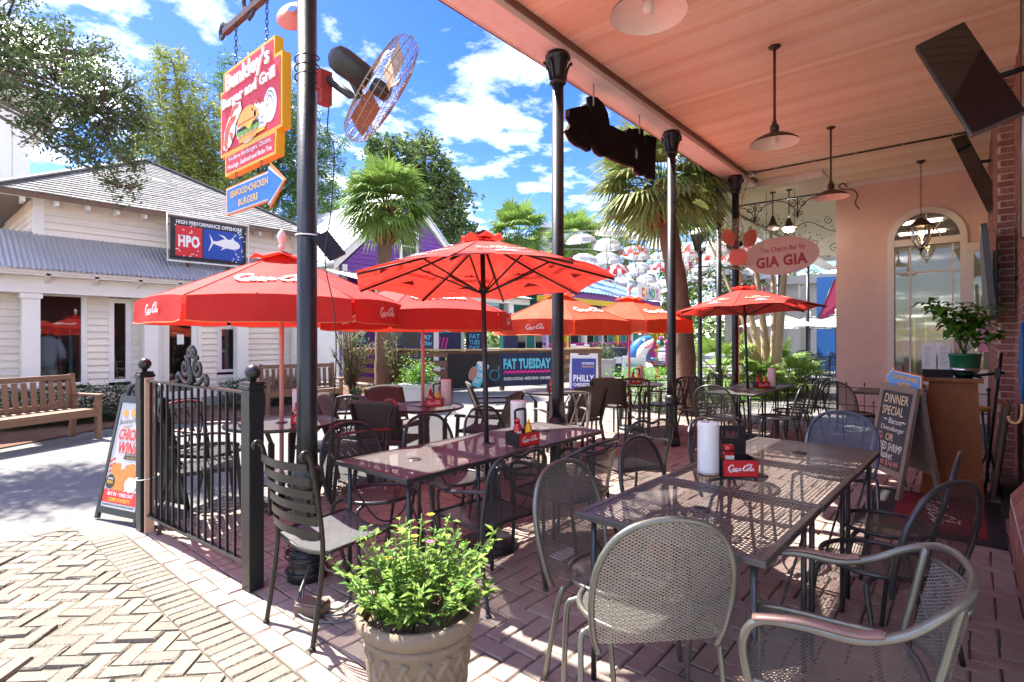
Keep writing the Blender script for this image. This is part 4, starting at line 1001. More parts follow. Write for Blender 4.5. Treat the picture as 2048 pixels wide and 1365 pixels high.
# ---------------------------------------------------------------- condiment caddies, bottles, paper towels
KET = mat('ketchup_red', (0.45,0.012,0.012), 0.25, coat=.4); MUS = mat('mustard_yellow', (0.80,0.42,0.01), 0.35)
LABELW = mat('bottle_label', (0.72,0.66,0.60), 0.6)
def caddy_set(x, y, z, rz, where, roll=(0.17,0.02), handle_board=False, ket=True, mus=True):
    t = thing('condiment_caddy', 'black condiment caddy with red cola front ' + where, 'caddy', (x,y,z), rz, 'condiment caddies')
    w, d, h = .19, .15, .095
    obj('tray', MB().box(-w/2,-d/2,0,w/2,d/2,.006).box(-w/2,-d/2+.006,.0061,-w/2+.006,d/2-.006,h).box(w/2-.006,-d/2+.006,.0061,w/2,d/2-.006,h).box(-w/2,d/2-.006,.0061,w/2,d/2,h).box(-w/2,-d/2,.0061,w/2,-d/2+.006,h), BLKP, t)
    fp = obj('front_panel', MB().box(-w/2+.004,-d/2-.004,.006,w/2-.004,-d/2-.0005,h-.004), REDP, t)
    obj('lettering', script_logo(frame((0,-d/2-.006,h/2),(1,0,0),(0,0,1)), .145), PRINT, fp)
    if handle_board:
        obj('handle_board', MB().prism([(-.085,.0),(.085,.0),(.085,.24),(.075,.255),(-.075,.255),(-.085,.24)], 0, -.008, frame((0,d/2+.001,.0),(1,0,0),(0,0,1))) if False else MB().box(-.085,d/2+.001,0,-.045,d/2+.009,.255).box(.045,d/2+.001,0,.085,d/2+.009,.255).box(-.0449,d/2+.001,0,.0449,d/2+.009,.185).box(-.0449,d/2+.001,.225,.0449,d/2+.009,.255), BLKP, t)
    else:
        obj('handle', MB().tube(smooth_path([(-.02,d/2-.02,.09),(-.02,d/2-.02,.2),(-.015,d/2-.02,.235),(.06,d/2-.02,.24),(.075,d/2-.02,.22),(.075,d/2-.02,.09)],4), .009, 8, sq=(1,1)), BLKP, t)
    Rz = Matrix.Rotation(R(rz), 4, 'Z'); wp = lambda a,b: Vector((x,y,z+.0065)) + Rz @ Vector((a,b,0))
    if ket:
        p = wp(-.045,-.0); k = thing('ketchup_bottle', 'red ketchup bottle in the caddy ' + where, 'bottle', p, rz, 'ketchup bottles')
        if handle_board:
            obj('body', MB().box(-.035,-.022,0,.035,.022,.125), KET, k, bevel=.012); obj('cap', MB().lathe([(.036,.126),(.038,.132),(.036,.152),(.028,.158)], 16), KET, k); obj('label', MB().box(-.02,-.026,.03,.028,-.0225,.10), LABELW, k)
        else:
            obj('body', MB().lathe([(.03,0),(.032,.01),(.032,.11),(.022,.14),(.014,.15)], 16), KET, k); obj('cap', MB().lathe([(.018,.1505),(.018,.17),(.006,.185)], 12), KET, k)
            obj('label', MB().lathe([(.0325,.03),(.0325,.095)], 10, cap=False, a0=-2.4, a1=-.8), LABELW, k)
    if mus:
        p = wp(.04,-.02); k = thing('mustard_bottle', 'yellow mustard bottle in the caddy ' + where, 'bottle', p, rz, 'mustard bottles')
        obj('body', MB().lathe([(.026,0),(.028,.01),(.026,.05),(.028,.10),(.016,.135),(.012,.14)], 16), MUS, k); obj('nozzle', MB().lathe([(.013,.1405),(.012,.15),(.004,.172)], 10), MUS, k)
    p = wp(*roll); p.z = z
    rr = thing('paper_towel_roll', 'white paper towel roll on a wire stand ' + where, 'paper towel', p, rz, 'paper towel rolls')
    obj('roll', MB().lathe([(.02,.012),(.056,.012),(.057,.03),(.0565,.15),(.057,.27),(.056,.29),(.02,.29),(.02,.285)], 28), PAPER, rr)
    obj('wire_stand', MB().tube([(.06*math.cos(a),.06*math.sin(a),.005) for a in [2*math.pi*i/20 for i in range(20)]], .0025, 6, closed=True).tube([(0,0,.005),(0,0,.31)], .003, 6).tube(smooth_path([(.063,0,.005),(.066,0,.16),(.07,.006,.185),(.074,0,.16),(.074,0,.02)],3), .0025, 6).tube([(-.06,0,.005),(.063,0,.005)], .0025, 6), DSTEEL, rr)
caddy_set(-0.985,3.06,.745,38,'on the long perforated table', roll=(-.155,-.02), handle_board=True, mus=False)
caddy_set(-2.40,2.93,.745,80,'under the beer umbrella', roll=(.075,.135))
caddy_set(-4.46,2.40,.745,62,'behind the sign column', roll=(-.03,.17))
caddy_set(-4.46,3.93,.745,42,'on the second round table', roll=(.12,.05))
caddy_set(-4.38,6.05,.745,50,'on the round table before the banner fence', roll=(.07,.13))
caddy_set(-4.12,7.92,.745,40,'on the farthest round table', roll=(.10,.12))
caddy_set(-2.38,8.55,.745,40,'under the far beer umbrella', roll=(.17,.03))
# ================================================================ things on the patio
# iron gate panel between two posts
P1, P2 = Vector((-3.26,1.44,0)), Vector((-4.89,1.33,0))
def gate_post(label, p):
    t = thing('gate_post', label, 'post', p, 4, 'square iron gate posts')
    obj('shaft', MB().box(-.045,-.045,0,.045,.045,1.19), BLACK, t, bevel=.004); obj('band', MB().box(-.0475,-.0475,1.03,.0475,.0475,1.17), BLACK, t)
    obj('cap', MB().box(-.056,-.056,1.191,.056,.056,1.215).box(-.048,-.048,1.2155,.048,.048,1.235), BLACK, t, bevel=.004)
    obj('ball', MB().lathe([(.018,1.235),(.018,1.25),(.036,1.262),(.046,1.285),(.046,1.30),(.034,1.325),(.005,1.338)], 16), BLACK, t)
gate_post('square iron gate post with ball finial near the ladder back chair', P1); gate_post('square iron gate post with ball finial beside the sandwich board', P2)
gp = thing('iron_gate_panel', 'black iron gate panel of plain bars with scroll crest', 'gate', (P1+P2)/2)
u = (P2-P1).normalized(); a_, b_ = P1+u*.05, P2-u*.05
obj('top_rail', MB().bar(a_+Vector((0,0,1.165)), b_+Vector((0,0,1.165)), .04, .014), BLACK, gp, world=True)
obj('bottom_rail', MB().bar(a_+Vector((0,0,.135)), b_+Vector((0,0,.135)), .04, .018), BLACK, gp, world=True)
for k in range(15):
    q = a_.lerp(b_, (k+.7)/15.4); obj('bar', MB().bar(q+Vector((0,0,.144)), q+Vector((0,0,1.158)), .015, .015, (1,0,0)), BLACK, gp, world=True)
def spiral(r0, r1, a0, turns, n=22): return [((r0+(r1-r0)*i/n)*math.cos(R(a0)+2*math.pi*turns*i/n), (r0+(r1-r0)*i/n)*math.sin(R(a0)+2*math.pi*turns*i/n)) for i in range(n+1)]
crest = obj('crest', MB().lathe([(.02,0),(.03,.03),(.018,.06),(.026,.09),(.012,.13)], 12, Matrix.Translation((P1+P2)/2+Vector((0,0,1.172)))), BLACK, gp, world=True)
Fm = frame((P1+P2)/2+Vector((0,0,1.18)), u, (0,0,1))
for sx in (-1,1):
    for c in ([(sx*(.02+.075),.11)], [(sx*.03,.215)]):
        cx_, cz_ = c[0]; sp = spiral(.072 if cz_ < .2 else .034, .014, 90, 1.4*sx)
        obj('scroll', MB().tube([Fm @ Vector((cx_+p[0], cz_+p[1], 0)) for p in sp], .011, 6, sq=(1,1.7)), BLACK, crest, world=True)
    obj('scroll', MB().tube([Fm @ Vector(p) for p in smooth_path([(sx*.05,.0,0),(sx*.12,.012,0),(sx*.19,.06,0),(sx*.23,.045,0),(sx*.235,.015,0),(sx*.21,.01,0),(sx*.205,.03,0)],4)], .012, 6, sq=(1,1.5)), BLACK, crest, world=True)
st_ = thing('timber_stake', 'pale timber lath tied upright to the gate post', 'stake', P2+u*(-.09)+Vector((0,.0,0)))
obj('lath', MB().box(-.012,-.03,0,.012,.03,1.19), mat('pale_timber', (0.52,0.33,0.22), .8, var=.2, vs=9), st_)
obj('cord', MB().tube([(.075*math.cos(a)-.045,.075*math.sin(a),.42+.01*math.sin(a)) for a in [2*math.pi*i/16 for i in range(16)]], .004, 5, closed=True), PRINT, st_)

# flower pot
CLAY = mat('cast_stone_pot', (0.22,0.165,0.11), 0.9, var=.22, vs=7, bump=.3, bs=120, dirt=((0.30,0.26,0.20),0.4,8))
PTX, PTY = -1.60, 1.33
pot = thing('flower_pot', 'round cast stone pot with basket weave relief before the tables', 'planter', (PTX,PTY,0))
obj('body', MB().lathe([(.150,0),(.155,.01),(.196,.375),(.205,.385),(.208,.40),(.202,.41)], 36), CLAY, pot)
obj('rim', MB().lathe([(.203,.411),(.222,.425),(.234,.445),(.236,.465),(.226,.482),(.212,.484),(.206,.46),(.203,.41)], 36, cap=False), CLAY, pot)
for dr in (-1,1):
    for k in range(16):
        a0 = 2*math.pi*k/16; pts = []
        for i in range(13):
            z = .015 + .35*i/12; r_ = .153+.041*(z/.375); an = a0 + dr*1.05*i/12
            r_ += -.006 + (.0045*math.sin(math.pi*(i*14*1.05*2/(2*math.pi)/12) + (0 if dr > 0 else math.pi)))
            pts.append((r_*math.cos(an), r_*math.sin(an), z))
        obj('weave_band', MB().tube(pts, .0155, 7), CLAY, pot)
SOIL = mat('potting_soil', (0.16,0.11,0.085), 1.0, var=.5, vs=60, bump=.8, bs=120)
obj('soil', MB().lathe([(.001,.455),(.12,.452),(.205,.43)], 24, cap=False), SOIL, pot)
def leaf_mat(name, col, tr=.35, rv=.3): return mat(name, col, 0.55, rnd=rv, spec=.22, trans=tr)
def leaf(mb, p, d, up, L, w, curl=.15):
    """one folded leaf of four faces"""
    d = d.normalized(); s_ = d.cross(up)
    if s_.length < 1e-4: s_ = Vector((1,0,0))
    s_.normalize(); n = s_.cross(d)
    m = p + d*L*.5 + n*L*curl*.35; e = p + d*L - n*L*curl*.4
    mb.add([p, m+s_*w*.5+n*w*.12, m, m-s_*w*.5+n*w*.12, e], [(0,2,1),(0,3,2),(1,2,4),(2,3,4)])
HERB = leaf_mat('herb_leaf', (0.19,0.30,0.05), .35, .42); HERB2 = leaf_mat('shaded_herb_leaf_stem', (0.09,0.19,0.03))  # HERB2: shade put into a deeper leaf green, also reused for stems
r2 = random.Random(11)
pl_ = thing('potted_herbs', 'bright green flowering herbs growing in the cast stone pot', 'plant', (PTX,PTY,.45))
lf, lf_shade, stm = MB(), MB(), MB()
for k in range(120):
    a = r2.uniform(0,6.283); rr_ = .17*math.sqrt(r2.random()); tall = r2.uniform(.12,.34)*(1.15-rr_*1.6)
    base = Vector((rr_*math.cos(a), rr_*math.sin(a), .0)); lean_ = Vector((math.cos(a),math.sin(a),0))*r2.uniform(.02,.16)*(rr_/.1)*.8
    lean_ += Vector((CY,SY,0))*.03
    tip = base + lean_ + Vector((0,0,tall)); stm.tube([base, base.lerp(tip,.5)-lean_*.12, tip], .0022, 4)
    for i in range(r2.randrange(9,16)):
        f = .25+.75*r2.random(); p = base.lerp(tip,f); an = r2.uniform(0,6.283)
        d = Vector((math.cos(an),math.sin(an),r2.uniform(-.2,.7))); big = r2.random() < .5
        leaf(lf if r2.random() < .65 else lf_shade, p, d, Vector((0,0,1)), r2.uniform(.04,.065) if big else r2.uniform(.02,.035), .024 if big else .011)
obj('stem', stm, HERB2, pl_)['kind'] = 'stuff'
o = obj('leaf_mass', lf, HERB, pl_); o['kind'] = 'stuff'; o = obj('leaf_mass', lf_shade, HERB2, pl_); o['kind'] = 'stuff'  # second mass is coloured as leaves in shade
PET = {'yellow': mat('yellow_petal', (0.8,0.55,0.02), .6, trans=.3), 'pink': mat('pink_petal', (0.75,0.12,0.35), .6, trans=.3)}
for k, (dx, dy, dz, c) in enumerate(((-.08,-.02,.30,'yellow'),(-.06,-.10,.22,'yellow'),(.01,.05,.36,'yellow'),(.10,-.03,.30,'pink'),(-.15,-.09,.02,'pink'),(-.05,.02,.27,'yellow'))):
    fl = MB()
    for q in range(6): an = q*1.047; leaf(fl, Vector((dx,dy,dz)), Vector((math.cos(an),math.sin(an),.35)), Vector((0,0,1)), .02, .013)
    obj('blossom', fl, PET[c], pl_)

# sandwich board for chicken wings
sb = thing('sandwich_board', 'black sandwich board advertising chicken wings beside the gate', 'sign board', (-5.36,1.45,0), 17)
BW, BH = .53, 1.02; tilt = math.atan(.21/1.0)
Ff = frame((0,-.235,0), (1,0,0), (0,math.sin(tilt),math.cos(tilt))); Fb = frame((0,.235,0), (-1,0,0), (0,-math.sin(tilt),math.cos(tilt)))
def board(F, nm):
    m = MB(); m.box(-BW/2,0,-.03,-BW/2+.035,BH,0,F).box(BW/2-.035,0,-.03,BW/2,BH,0,F).box(-BW/2+.035,.05,-.03,BW/2-.035,.10,0,F).box(-BW/2+.035,BH-.06,-.03,BW/2-.035,BH,0,F).box(-BW/2+.035,.10,-.03,BW/2-.035,BH-.06,-.012,F)
    return obj(nm, m, BLKP, sb)
fb_ = board(Ff, 'front_board'); board(Fb, 'back_board')
for x in (-.13,.13):
    obj('handle', MB().tube([Ff @ Vector(p) for p in smooth_path([(x-.075,BH-.01,-.02),(x-.07,BH+.07,-.03),(x-.04,BH+.10,-.04),(x+.04,BH+.10,-.04),(x+.07,BH+.07,-.03),(x+.075,BH-.01,-.02)],3)], .02, 8), BLKP, sb)
po = obj('poster', MB().box(-BW/2+.037,.102,-.0118,BW/2-.037,BH-.062,-.006,Ff), mat('poster_paper', (0.55,0.54,0.52), .6), fb_)
FRY = mat('fried_chicken_print', (0.62,0.22,0.04), .6, var=.65, vs=26, dirt=((0.75,0.42,0.12),.8,30))
SCR = mat('scarlet_print', (0.70,0.045,0.03), .6); CRM = mat('cream_print', (0.78,0.68,0.55), .6)
def disc(cx, cy, rx, ry=None, n=22, ph=0): ry = ry or rx; return [(cx+rx*math.cos(2*math.pi*i/n+ph), cy+ry*math.sin(2*math.pi*i/n+ph)) for i in range(n)]
def ink(nm, poly, m, z, F=Ff, host=po, nudge=0): return obj(nm, MB().flat(poly, z, F), m, host)
for k in range(6): 
    for q in range(2): ink('checker', [(-.225+.035*q+.017*k*.5,.47-.04*k+.02*q),(-.19+.035*q+.017*k*.5,.485-.04*k+.02*q),(-.19+.035*q+.017*k*.5,.465-.04*k+.02*q),(-.225+.035*q+.017*k*.5,.45-.04*k+.02*q)], SCR, -.0054)
for cx_, cy_, rx, ry in ((-.12,.38,.075,.085),(-.02,.33,.08,.095),(.06,.41,.075,.06),(-.05,.26,.09,.07),(.12,.40,.07,.06),(.16,.33,.05,.07),(-.16,.30,.05,.06)):
    ink('fried_piece', [(cx_+rx*(1+.14*math.sin(5*i))*math.cos(i*.2856), cy_+ry*(1+.12*math.sin(7*i))*math.sin(i*.2856)) for i in range(22)], FRY, -.0052-.0001*cx_)
ink('dip_bowl', disc(.10,.30,.075,.06), PRINT, -.0044); ink('dip', disc(.10,.312,.062,.042), CRM, -.0042)
ink('red_band', [(-.225,.14)]+[(-.225+.45*i/14,.235+.012*(i%2)) for i in range(15)]+[(.225,.14)], SCR, -.0040)
ink('badge', disc(-.165,.305,.058), BLKP, -.0036); ink('strap_line', [(-.04,.545),(.22,.545),(.215,.495),(-.06,.495)], BLKP, -.0046)
def words_on(host, F, rows, m, z=.003):
    tm = MB()
    for (body, w, h, x, y, kw) in rows: put_text(tm, body, F, w=w, h=h, x=x, y=y, z=z, **kw)
    return obj('lettering', tm, m, host)
words_on(po, Ff, [('CHICKEN',.36,.095,.0,.695,dict(bold=.035,shear=.12)),('WINGS',.33,.095,.01,.585,dict(bold=.035,shear=.12))], SCR, -.0035)
words_on(po, Ff, [("Bunkley's",.21,.055,-.10,.80,dict(shear=.35,rot=8)),('Burger & Seafood',.1,.016,-.08,.762,dict(rot=8))], BLKP, -.0034)
words_on(po, Ff, [('EAT IN • TAKE OUT',.33,.03,0,.212,dict(bold=.03,shear=.1)),('CRISPY, JUICY, IRRESISTIBLE',.22,.014,.08,.532,{})], PRINT, -.0030)
words_on(po, Ff, [('COME HUNGRY!!',.28,.032,0,.168,dict(bold=.03,shear=.1)),('TOSSED WITH SAUCES OR DRY RUBS',.2,.012,.08,.51,{}),('FRESH!',.08,.026,-.165,.30,dict(bold=.03,shear=.1))], YEL, -.0028)
words_on(po, Ff, [('ALWAYS',.07,.016,-.165,.328,dict(bold=.03))], PRINT, -.0028)
words_on(po, Ff, [('HARBORWALK VILLAGE • DESTIN, FLORIDA',.4,.015,0,.12,dict(bold=.02))], BLKP, -.0028)
BUN = mat('burger_bun_print', (0.68,0.33,0.06), .6, var=.3, vs=30)
ink('burger_mark', disc(-.15,.87,.035,.03), BUN, -.0033); ink('chicken_mark', disc(-.05,.875,.03,.035), BUN, -.0033); ink('shrimp_mark', [(-.15,.755),(-.10,.742),(-.06,.745),(-.06,.755),(-.10,.752),(-.14,.765)], FRY, -.0033)
ink('stamp', disc(.13,.84,.07,.04), BLKP, -.0036); words_on(po, Ff, [('ADD MAKE',.10,.02,.13,.85,dict(bold=.03))], YEL, -.0030)

# chalkboard stand with arrow sign
CHF = mat('weathered_grey_timber', (0.19,0.155,0.125), .8, var=.3, vs=14, bump=.25, bs=60); SLATE = mat('chalkboard_slate', (0.022,0.030,0.034), .75, var=.5, vs=4, dirt=((0.11,0.12,0.125),.5,5))
CH1 = mat('cream_chalk', (0.66,0.56,0.33), .95); CH2 = mat('white_chalk', (0.66,0.68,0.66), .95); CH3 = mat('coral_chalk', (0.62,0.22,0.18), .95)
cb = thing('chalkboard_stand', 'weathered timber chalkboard stand listing the dinner special', 'chalkboard', (-.51,6.34,0), -58)
tl = math.atan(.16/1.0); Fc_ = frame((0,-.18,0), (1,0,0), (0,math.sin(tl),math.cos(tl))); Fk = frame((0,.2,0), (-1,0,0), (0,-math.sin(tl),math.cos(tl)))
CW, CH_ = .62, 1.05
obj('frame_side', MB().box(-CW/2,0,-.03,-CW/2+.055,CH_,0,Fc_), CHF, cb); obj('frame_side', MB().box(CW/2-.055,0,-.03,CW/2,CH_,0,Fc_), CHF, cb)
obj('frame_rail', MB().box(-CW/2+.056,CH_-.06,-.029,CW/2-.056,CH_-.001,-.001,Fc_), CHF, cb); obj('frame_rail', MB().box(-CW/2+.056,.20,-.029,CW/2-.056,.26,-.001,Fc_), CHF, cb)
sl_ = obj('slate', MB().box(-CW/2+.056,.261,-.02,CW/2-.056,CH_-.061,-.010,Fc_), SLATE, cb)
obj('rear_frame', MB().box(-CW/2,0,-.03,-CW/2+.055,CH_-.02,0,Fk).box(CW/2-.055,0,-.03,CW/2,CH_-.02,0,Fk).box(-CW/2+.056,.25,-.029,CW/2-.056,CH_-.08,-.001,Fk), CHF, cb)
words_on(sl_, Fc_, [('DINNER',.40,.085,-.01,.915,{}),('SPECIAL',.36,.085,-.04,.80,{}),('OR',.13,.07,-.02,.545,{})], CH1, -.0085)
words_on(sl_, Fc_, [('Bacon',.22,.055,.03,.705,dict(shear=.1)),('Cheeseburger',.40,.06,.0,.625,dict(shear=.1)),('FRIED SHRIMP',.42,.075,.0,.455,{}),('Basket',.22,.07,-.03,.375,dict(shear=.1)),('~',.06,.02,-.14,.71,{}),('~',.06,.02,.17,.71,{})], CH2, -.0085)
words_on(sl_, Fc_, [('Both $14.99',.38,.065,.0,.30,dict(shear=.08)),('with',.07,.025,-.19,.572,{}),('Fries',.09,.035,-.185,.535,{})], CH3, -.0085)
def arrow_poly(w, h, hw, hh, left=False):
    p = [(-w/2,-h/2),(w/2-hw,-h/2),(w/2-hw-.01,-hh/2),(w/2,0),(w/2-hw-.01,hh/2),(w/2-hw,h/2),(-w/2,h/2)]
    return [(-x,y) for x,y in p] if left else p
SKY = mat('sky_blue_paint', (0.10,0.30,0.60), .45)
def arrow_sign(name, label, F, w, h, left, blue, rowsc=1.0, lift=0):
    o_ = F.translation
    t = thing(name, label, 'sign', o_)
    hw, hh = w*.22, h*1.5
    obj('board', MB().prism(arrow_poly(w,h,hw,hh,left), -.012, 0, F), ORG, t, world=True)
    obj('white_line', MB().prism(arrow_poly(w*.965,h*.89,hw,hh*.86,left), 0.0005, .0015, F), PRINT, t, world=True)
    obj('blue_field', MB().prism(arrow_poly(w*.945,h*.83,hw,hh*.80,left), 0.0016, .003, F), blue, t, world=True)
    s_ = 1 if left else -1
    tm = MB()
    for body, ww, yy in (('SEAFOOD•CHICKEN',w*.66,h*.18),('BURGERS',w*.34,-h*.2)): put_text(tm, body, F, w=ww, h=h*.24, x=s_*w*.075, y=yy, z=.006, bold=.02)
    obj('lettering', tm, YEL, t, world=True)
    return t
Mcb = Matrix.Translation((-.51,6.34,0)) @ Matrix.Rotation(R(-58), 4, 'Z')
arrow_sign('arrow_sign', 'blue arrow sign clipped on top of the chalkboard pointing at the street', Mcb @ frame((0.02,-.18+.16+.03,1.085), (1,0,-.06), (0,0,1)), .60, .17, True, SKY)

# host stand, plant and menus
HW = mat('varnished_cabinet_wood', (0.27,0.09,0.024), .5, var=.3, vs=4, stretch=(5,5,1), spec=.25, bump=.04, bs=30)
hs_ = thing('host_stand', 'varnished brown wooden host stand behind the doormat', 'host stand', (-.13,6.70,0))
tp = [(-.19,.0),(.19,0)]
obj('carcass', MB().add([(-.225,-.22,.08),(.225,-.22,.08),(.225,.22,.08),(-.225,.22,.08),(-.17,-.2,1.08),(.185,-.2,1.08),(.185,.2,1.08),(-.17,.2,1.08)], [(3,2,1,0),(4,5,6,7),(0,1,5,4),(1,2,6,5),(2,3,7,6),(3,0,4,7)]), HW, hs_)
obj('base', MB().box(-.235,-.235,0,.235,.235,.079), HW, hs_, bevel=.006); obj('counter_top', MB().box(-.215,-.245,1.081,.225,.24,1.115), HW, hs_, bevel=.006); obj('glass_top', MB().box(-.2,-.23,1.1155,.21,.225,1.121), mat('dark_glass', (0.02,0.02,0.02), .08), hs_)
GRN = mat('green_glazed_pot', (0.01,0.13,0.055), .3, coat=.3); CHR = mat('polished_steel', (0.6,0.6,0.6), .18, 1.0)
pp = thing('potted_plant', 'leafy green plant in a green pot set in a steel bowl', 'plant', (-.045,6.68,1.122))
obj('steel_bowl', MB().lathe([(.06,0),(.085,.02),(.118,.06),(.125,.09),(.120,.09)], 24), CHR, pp); obj('pot', MB().lathe([(.10,.03),(.118,.095),(.128,.20),(.134,.205),(.134,.222),(.12,.222),(.115,.2)], 24), GRN, pp); obj('soil', MB().lathe([(.001,.205),(.114,.203)], 16, cap=False), SOIL, pp)
PLM = leaf_mat('broad_leaf', (0.085,0.21,0.022), .3, .35); stems = MB(); r3 = random.Random(4); nl = 0
for k in range(13):
    a = r3.uniform(0,6.28); h_ = r3.uniform(.18,.52); out_ = Vector((math.cos(a),math.sin(a),0))*r3.uniform(.08,.28)
    if k == 0: out_ = Vector((-.26,-.16,0)); h_ = .5
    b0 = Vector((0,0,.21)); tip = b0+out_+Vector((0,0,h_)); md = b0.lerp(tip,.5)+Vector((0,0,.06)); pth = smooth_path([b0,md,tip],4); stems.tube(pth, .004, 5)
    for i in range(20):
        p = pth[min(len(pth)-1, 3+r3.randrange(6))]; an = r3.uniform(0,6.28); d = Vector((math.cos(an),math.sin(an),r3.uniform(-.6,.4))); lm_ = MB(); L_ = r3.uniform(.085,.155); leaf(lm_, Vector((0,0,0)), d, Vector((0,0,1)), L_, L_*.62, .3)
        obj('leaf', lm_, PLM, pp, loc=tuple(p)); nl += 1
obj('stem_bundle', stems, HERB2, pp)
mn = thing('menu_holder', 'black menu holder with two white printed menus on the host stand', 'menu holder', (-.245,6.60,1.122), 15)
obj('holder', MB().box(-.12,-.04,0,.12,.04,.07), BLKP, mn)
for x, h_ in ((-.06,.27),(.065,.25)):
    mp_ = obj('menu', MB().box(x-.055,-.006,.05,x+.055 if x < 0 else x+.04,.0,h_+.05), PRINT, mn)
    tm = MB()
    for q in range(9): tm.box(x-.04,-.0075,.10+.022*q,x+r3.uniform(.0,.03),-.0065,.104+.022*q)
    obj('print_lines', tm, mat('grey_print', (0.25,0.25,0.27), .8), mp_)
# doormat
RUB = mat('ribbed_black_rubber', (0.02,0.02,0.022), .8, var=.2, vs=30, bump=.6, bs=90); MATR = mat('red_carpet_pile', (0.20,0.012,0.016), .95, var=.2, vs=8, bump=.6, bs=120)
dm = thing('doormat', 'black rubber doormat with a red printed middle before the host stand', 'doormat', (-.2,5.8,0))
obj('rubber_edge', MB().box(-.72,5.12,.004,.205,6.44,.014), RUB, dm, world=True); ctr = obj('red_middle', MB().box(-.50,5.26,.0142,.10,6.36,.017), MATR, dm, world=True)
obj('print', script_logo(frame((-.22,5.82,.0185),(.12,-.99,0),(.99,.12,0)), .75), CRM, ctr, world=True)
for k in range(8): obj('rib', MB().box(.115+.011*k,5.13,.0142,.121+.011*k,6.43,.017), RUB, dm, world=True)
# clutter between the host stand and the wall
ms = thing('music_stand', 'folded black tripod stand leaning by the brick wall', 'tripod stand', (.13,6.95,0))
obj('shaft', MB().tube([(0,0,.25),(.1,.05,1.35)], .014, 8), BLKP, ms)
for q in range(3): obj('leg', MB().tube([(.01,.0,.42),(.13*math.cos(q*2.1+.5)-.02,.13*math.sin(q*2.1+.5),.0)], .011, 8), BLKP, ms)
obj('cross_arm', MB().tube([(-.12,-.02,1.12),(.12,.05,1.16)], .014, 8), BLKP, ms); obj('clamp', MB().box(.05,.0,1.10,.09,.06,1.2), BLKP, ms)
for k, (y_, m_, lb) in enumerate(((6.62,TRIMB,'dark picture frame leaning against the brick wall'),(6.78,mat('gold_timber', (0.42,0.24,0.07), .6, var=.2, vs=9),'gold timber frame leaning against the brick wall'),(6.94,BLKP,'black framed board leaning against the brick wall'))):
    t = thing('leaning_frame', lb, 'frame', (.30,y_,0)); Fq = frame((.20+.0*k,y_-.0,0), (0,-1,0), (.16,0,1))
    Fq = frame((.165+.02*k,y_+.30,0.002), (0,-1,0), (.11,0,1))
    obj('border', MB().box(-.3,0,0,-.26,.86,.02,Fq).box(.26,0,0,.3,.86,.02,Fq).box(-.259,0,0,.259,.04,.02,Fq).box(-.259,.82,0,.259,.86,.02,Fq), m_, t, world=True); obj('panel', MB().box(-.259,.041,.004,.259,.819,.012,Fq), SLATE, t, world=True)
bl = thing('blue_umbrella', 'folded blue umbrella with tan hook handle hanging on the brick wall', 'umbrella', (.31,5.75,1.0))
obj('cloth', MB().lathe([(.004,-.02),(.018,.1),(.026,.3),(.02,.5),(.008,.62)], 12, Matrix.Scale(1,4)), mat('bright_blue_nylon', (0.01,0.09,0.25), .5, var=.3, vs=20), bl)
obj('hook', MB().tube(smooth_path([(0,0,-.02),(-.005,0,-.12),(-.03,0,-.17),(-.07,0,-.16),(-.08,0,-.12)],4), .010, 8), mat('tan_handle', (0.6,0.38,0.16), .4), bl)
sb2 = thing('wooden_stool', 'stool with yellow timber seat behind the host stand', 'stool', (.02,7.6,0))
obj('seat', MB().lathe([(.15,.72),(.16,.73),(.16,.75),(.15,.76)], 20), mat('yellow_timber', (0.6,0.33,0.08), .5), sb2)
for q in range(4): a = q*1.571+.78; obj('leg', MB().tube([(.11*math.cos(a),.11*math.sin(a),.72),(.18*math.cos(a),.18*math.sin(a),0)], .011, 8), DSTEEL, sb2)

# ---------------------------------------------------------------- burger sign hanging from the first column
SYY = 1.73
br = thing('sign_bracket', 'black iron bracket arm holding the burger sign', 'bracket', (COLX-.06,SYY,3.86))
BRN = mat('rusty_brown_iron', (0.10,0.045,0.035), .6, var=.3, vs=14)
obj('arm', MB().box(-4.40,SYY-.02,3.845,COLX-.06,SYY+.02,3.89), BRN, br, world=True)
obj('end_scroll', MB().tube([(-4.44+p[0],SYY,3.88+p[1]) for p in spiral(.075,.02,-20,1.2)], .012, 8, sq=(1,1.8)), BLACK, br, world=True)
obj('end_scroll', MB().tube([(-3.98+p[0],SYY,3.95+p[1]) for p in spiral(.14,.03,-90,1.6)], .014, 8, sq=(1,1.6)), BLACK, br, world=True)
obj('end_scroll', MB().tube([(-3.55+p[0],SYY,3.99+p[1]) for p in spiral(.15,.03,180,1.5)], .014, 8, sq=(1,1.6)), BLACK, br, world=True)
def chain(label, p, q, n, r_=.016, m=BLACK):
    p, q = Vector(p), Vector(q); t = thing('hanging_chain', label, 'chain', q)
    L = (p-q).length/n; ax = (p-q).normalized()
    for i in range(n):
        c = q + ax*L*(i+.5); F = frame(c, (1,0,0) if i % 2 else (0,1,0), ax)
        obj('link', MB().tube([F @ Vector((r_*.6*math.cos(a), L*.62*math.sin(a), 0)) for a in [2*math.pi*k/10 for k in range(10)]], r_*.2, 5, closed=True), m, t, world=True)
chain('iron chain from the bracket to the outer end of the burger sign', (-4.20,SYY,3.845), (-4.20,SYY,3.50), 9); chain('iron chain from the bracket to the inner end of the burger sign', (-3.70,SYY,3.845), (-3.70,SYY,3.52), 9)
bs = thing('burger_sign', 'red and yellow hanging burger and grill sign with lobster, burger and rooster', 'sign', (-3.91,SYY,3.1))
FS = frame((-3.91,SYY-.03,3.13), (1,0,0), (0,0,1))
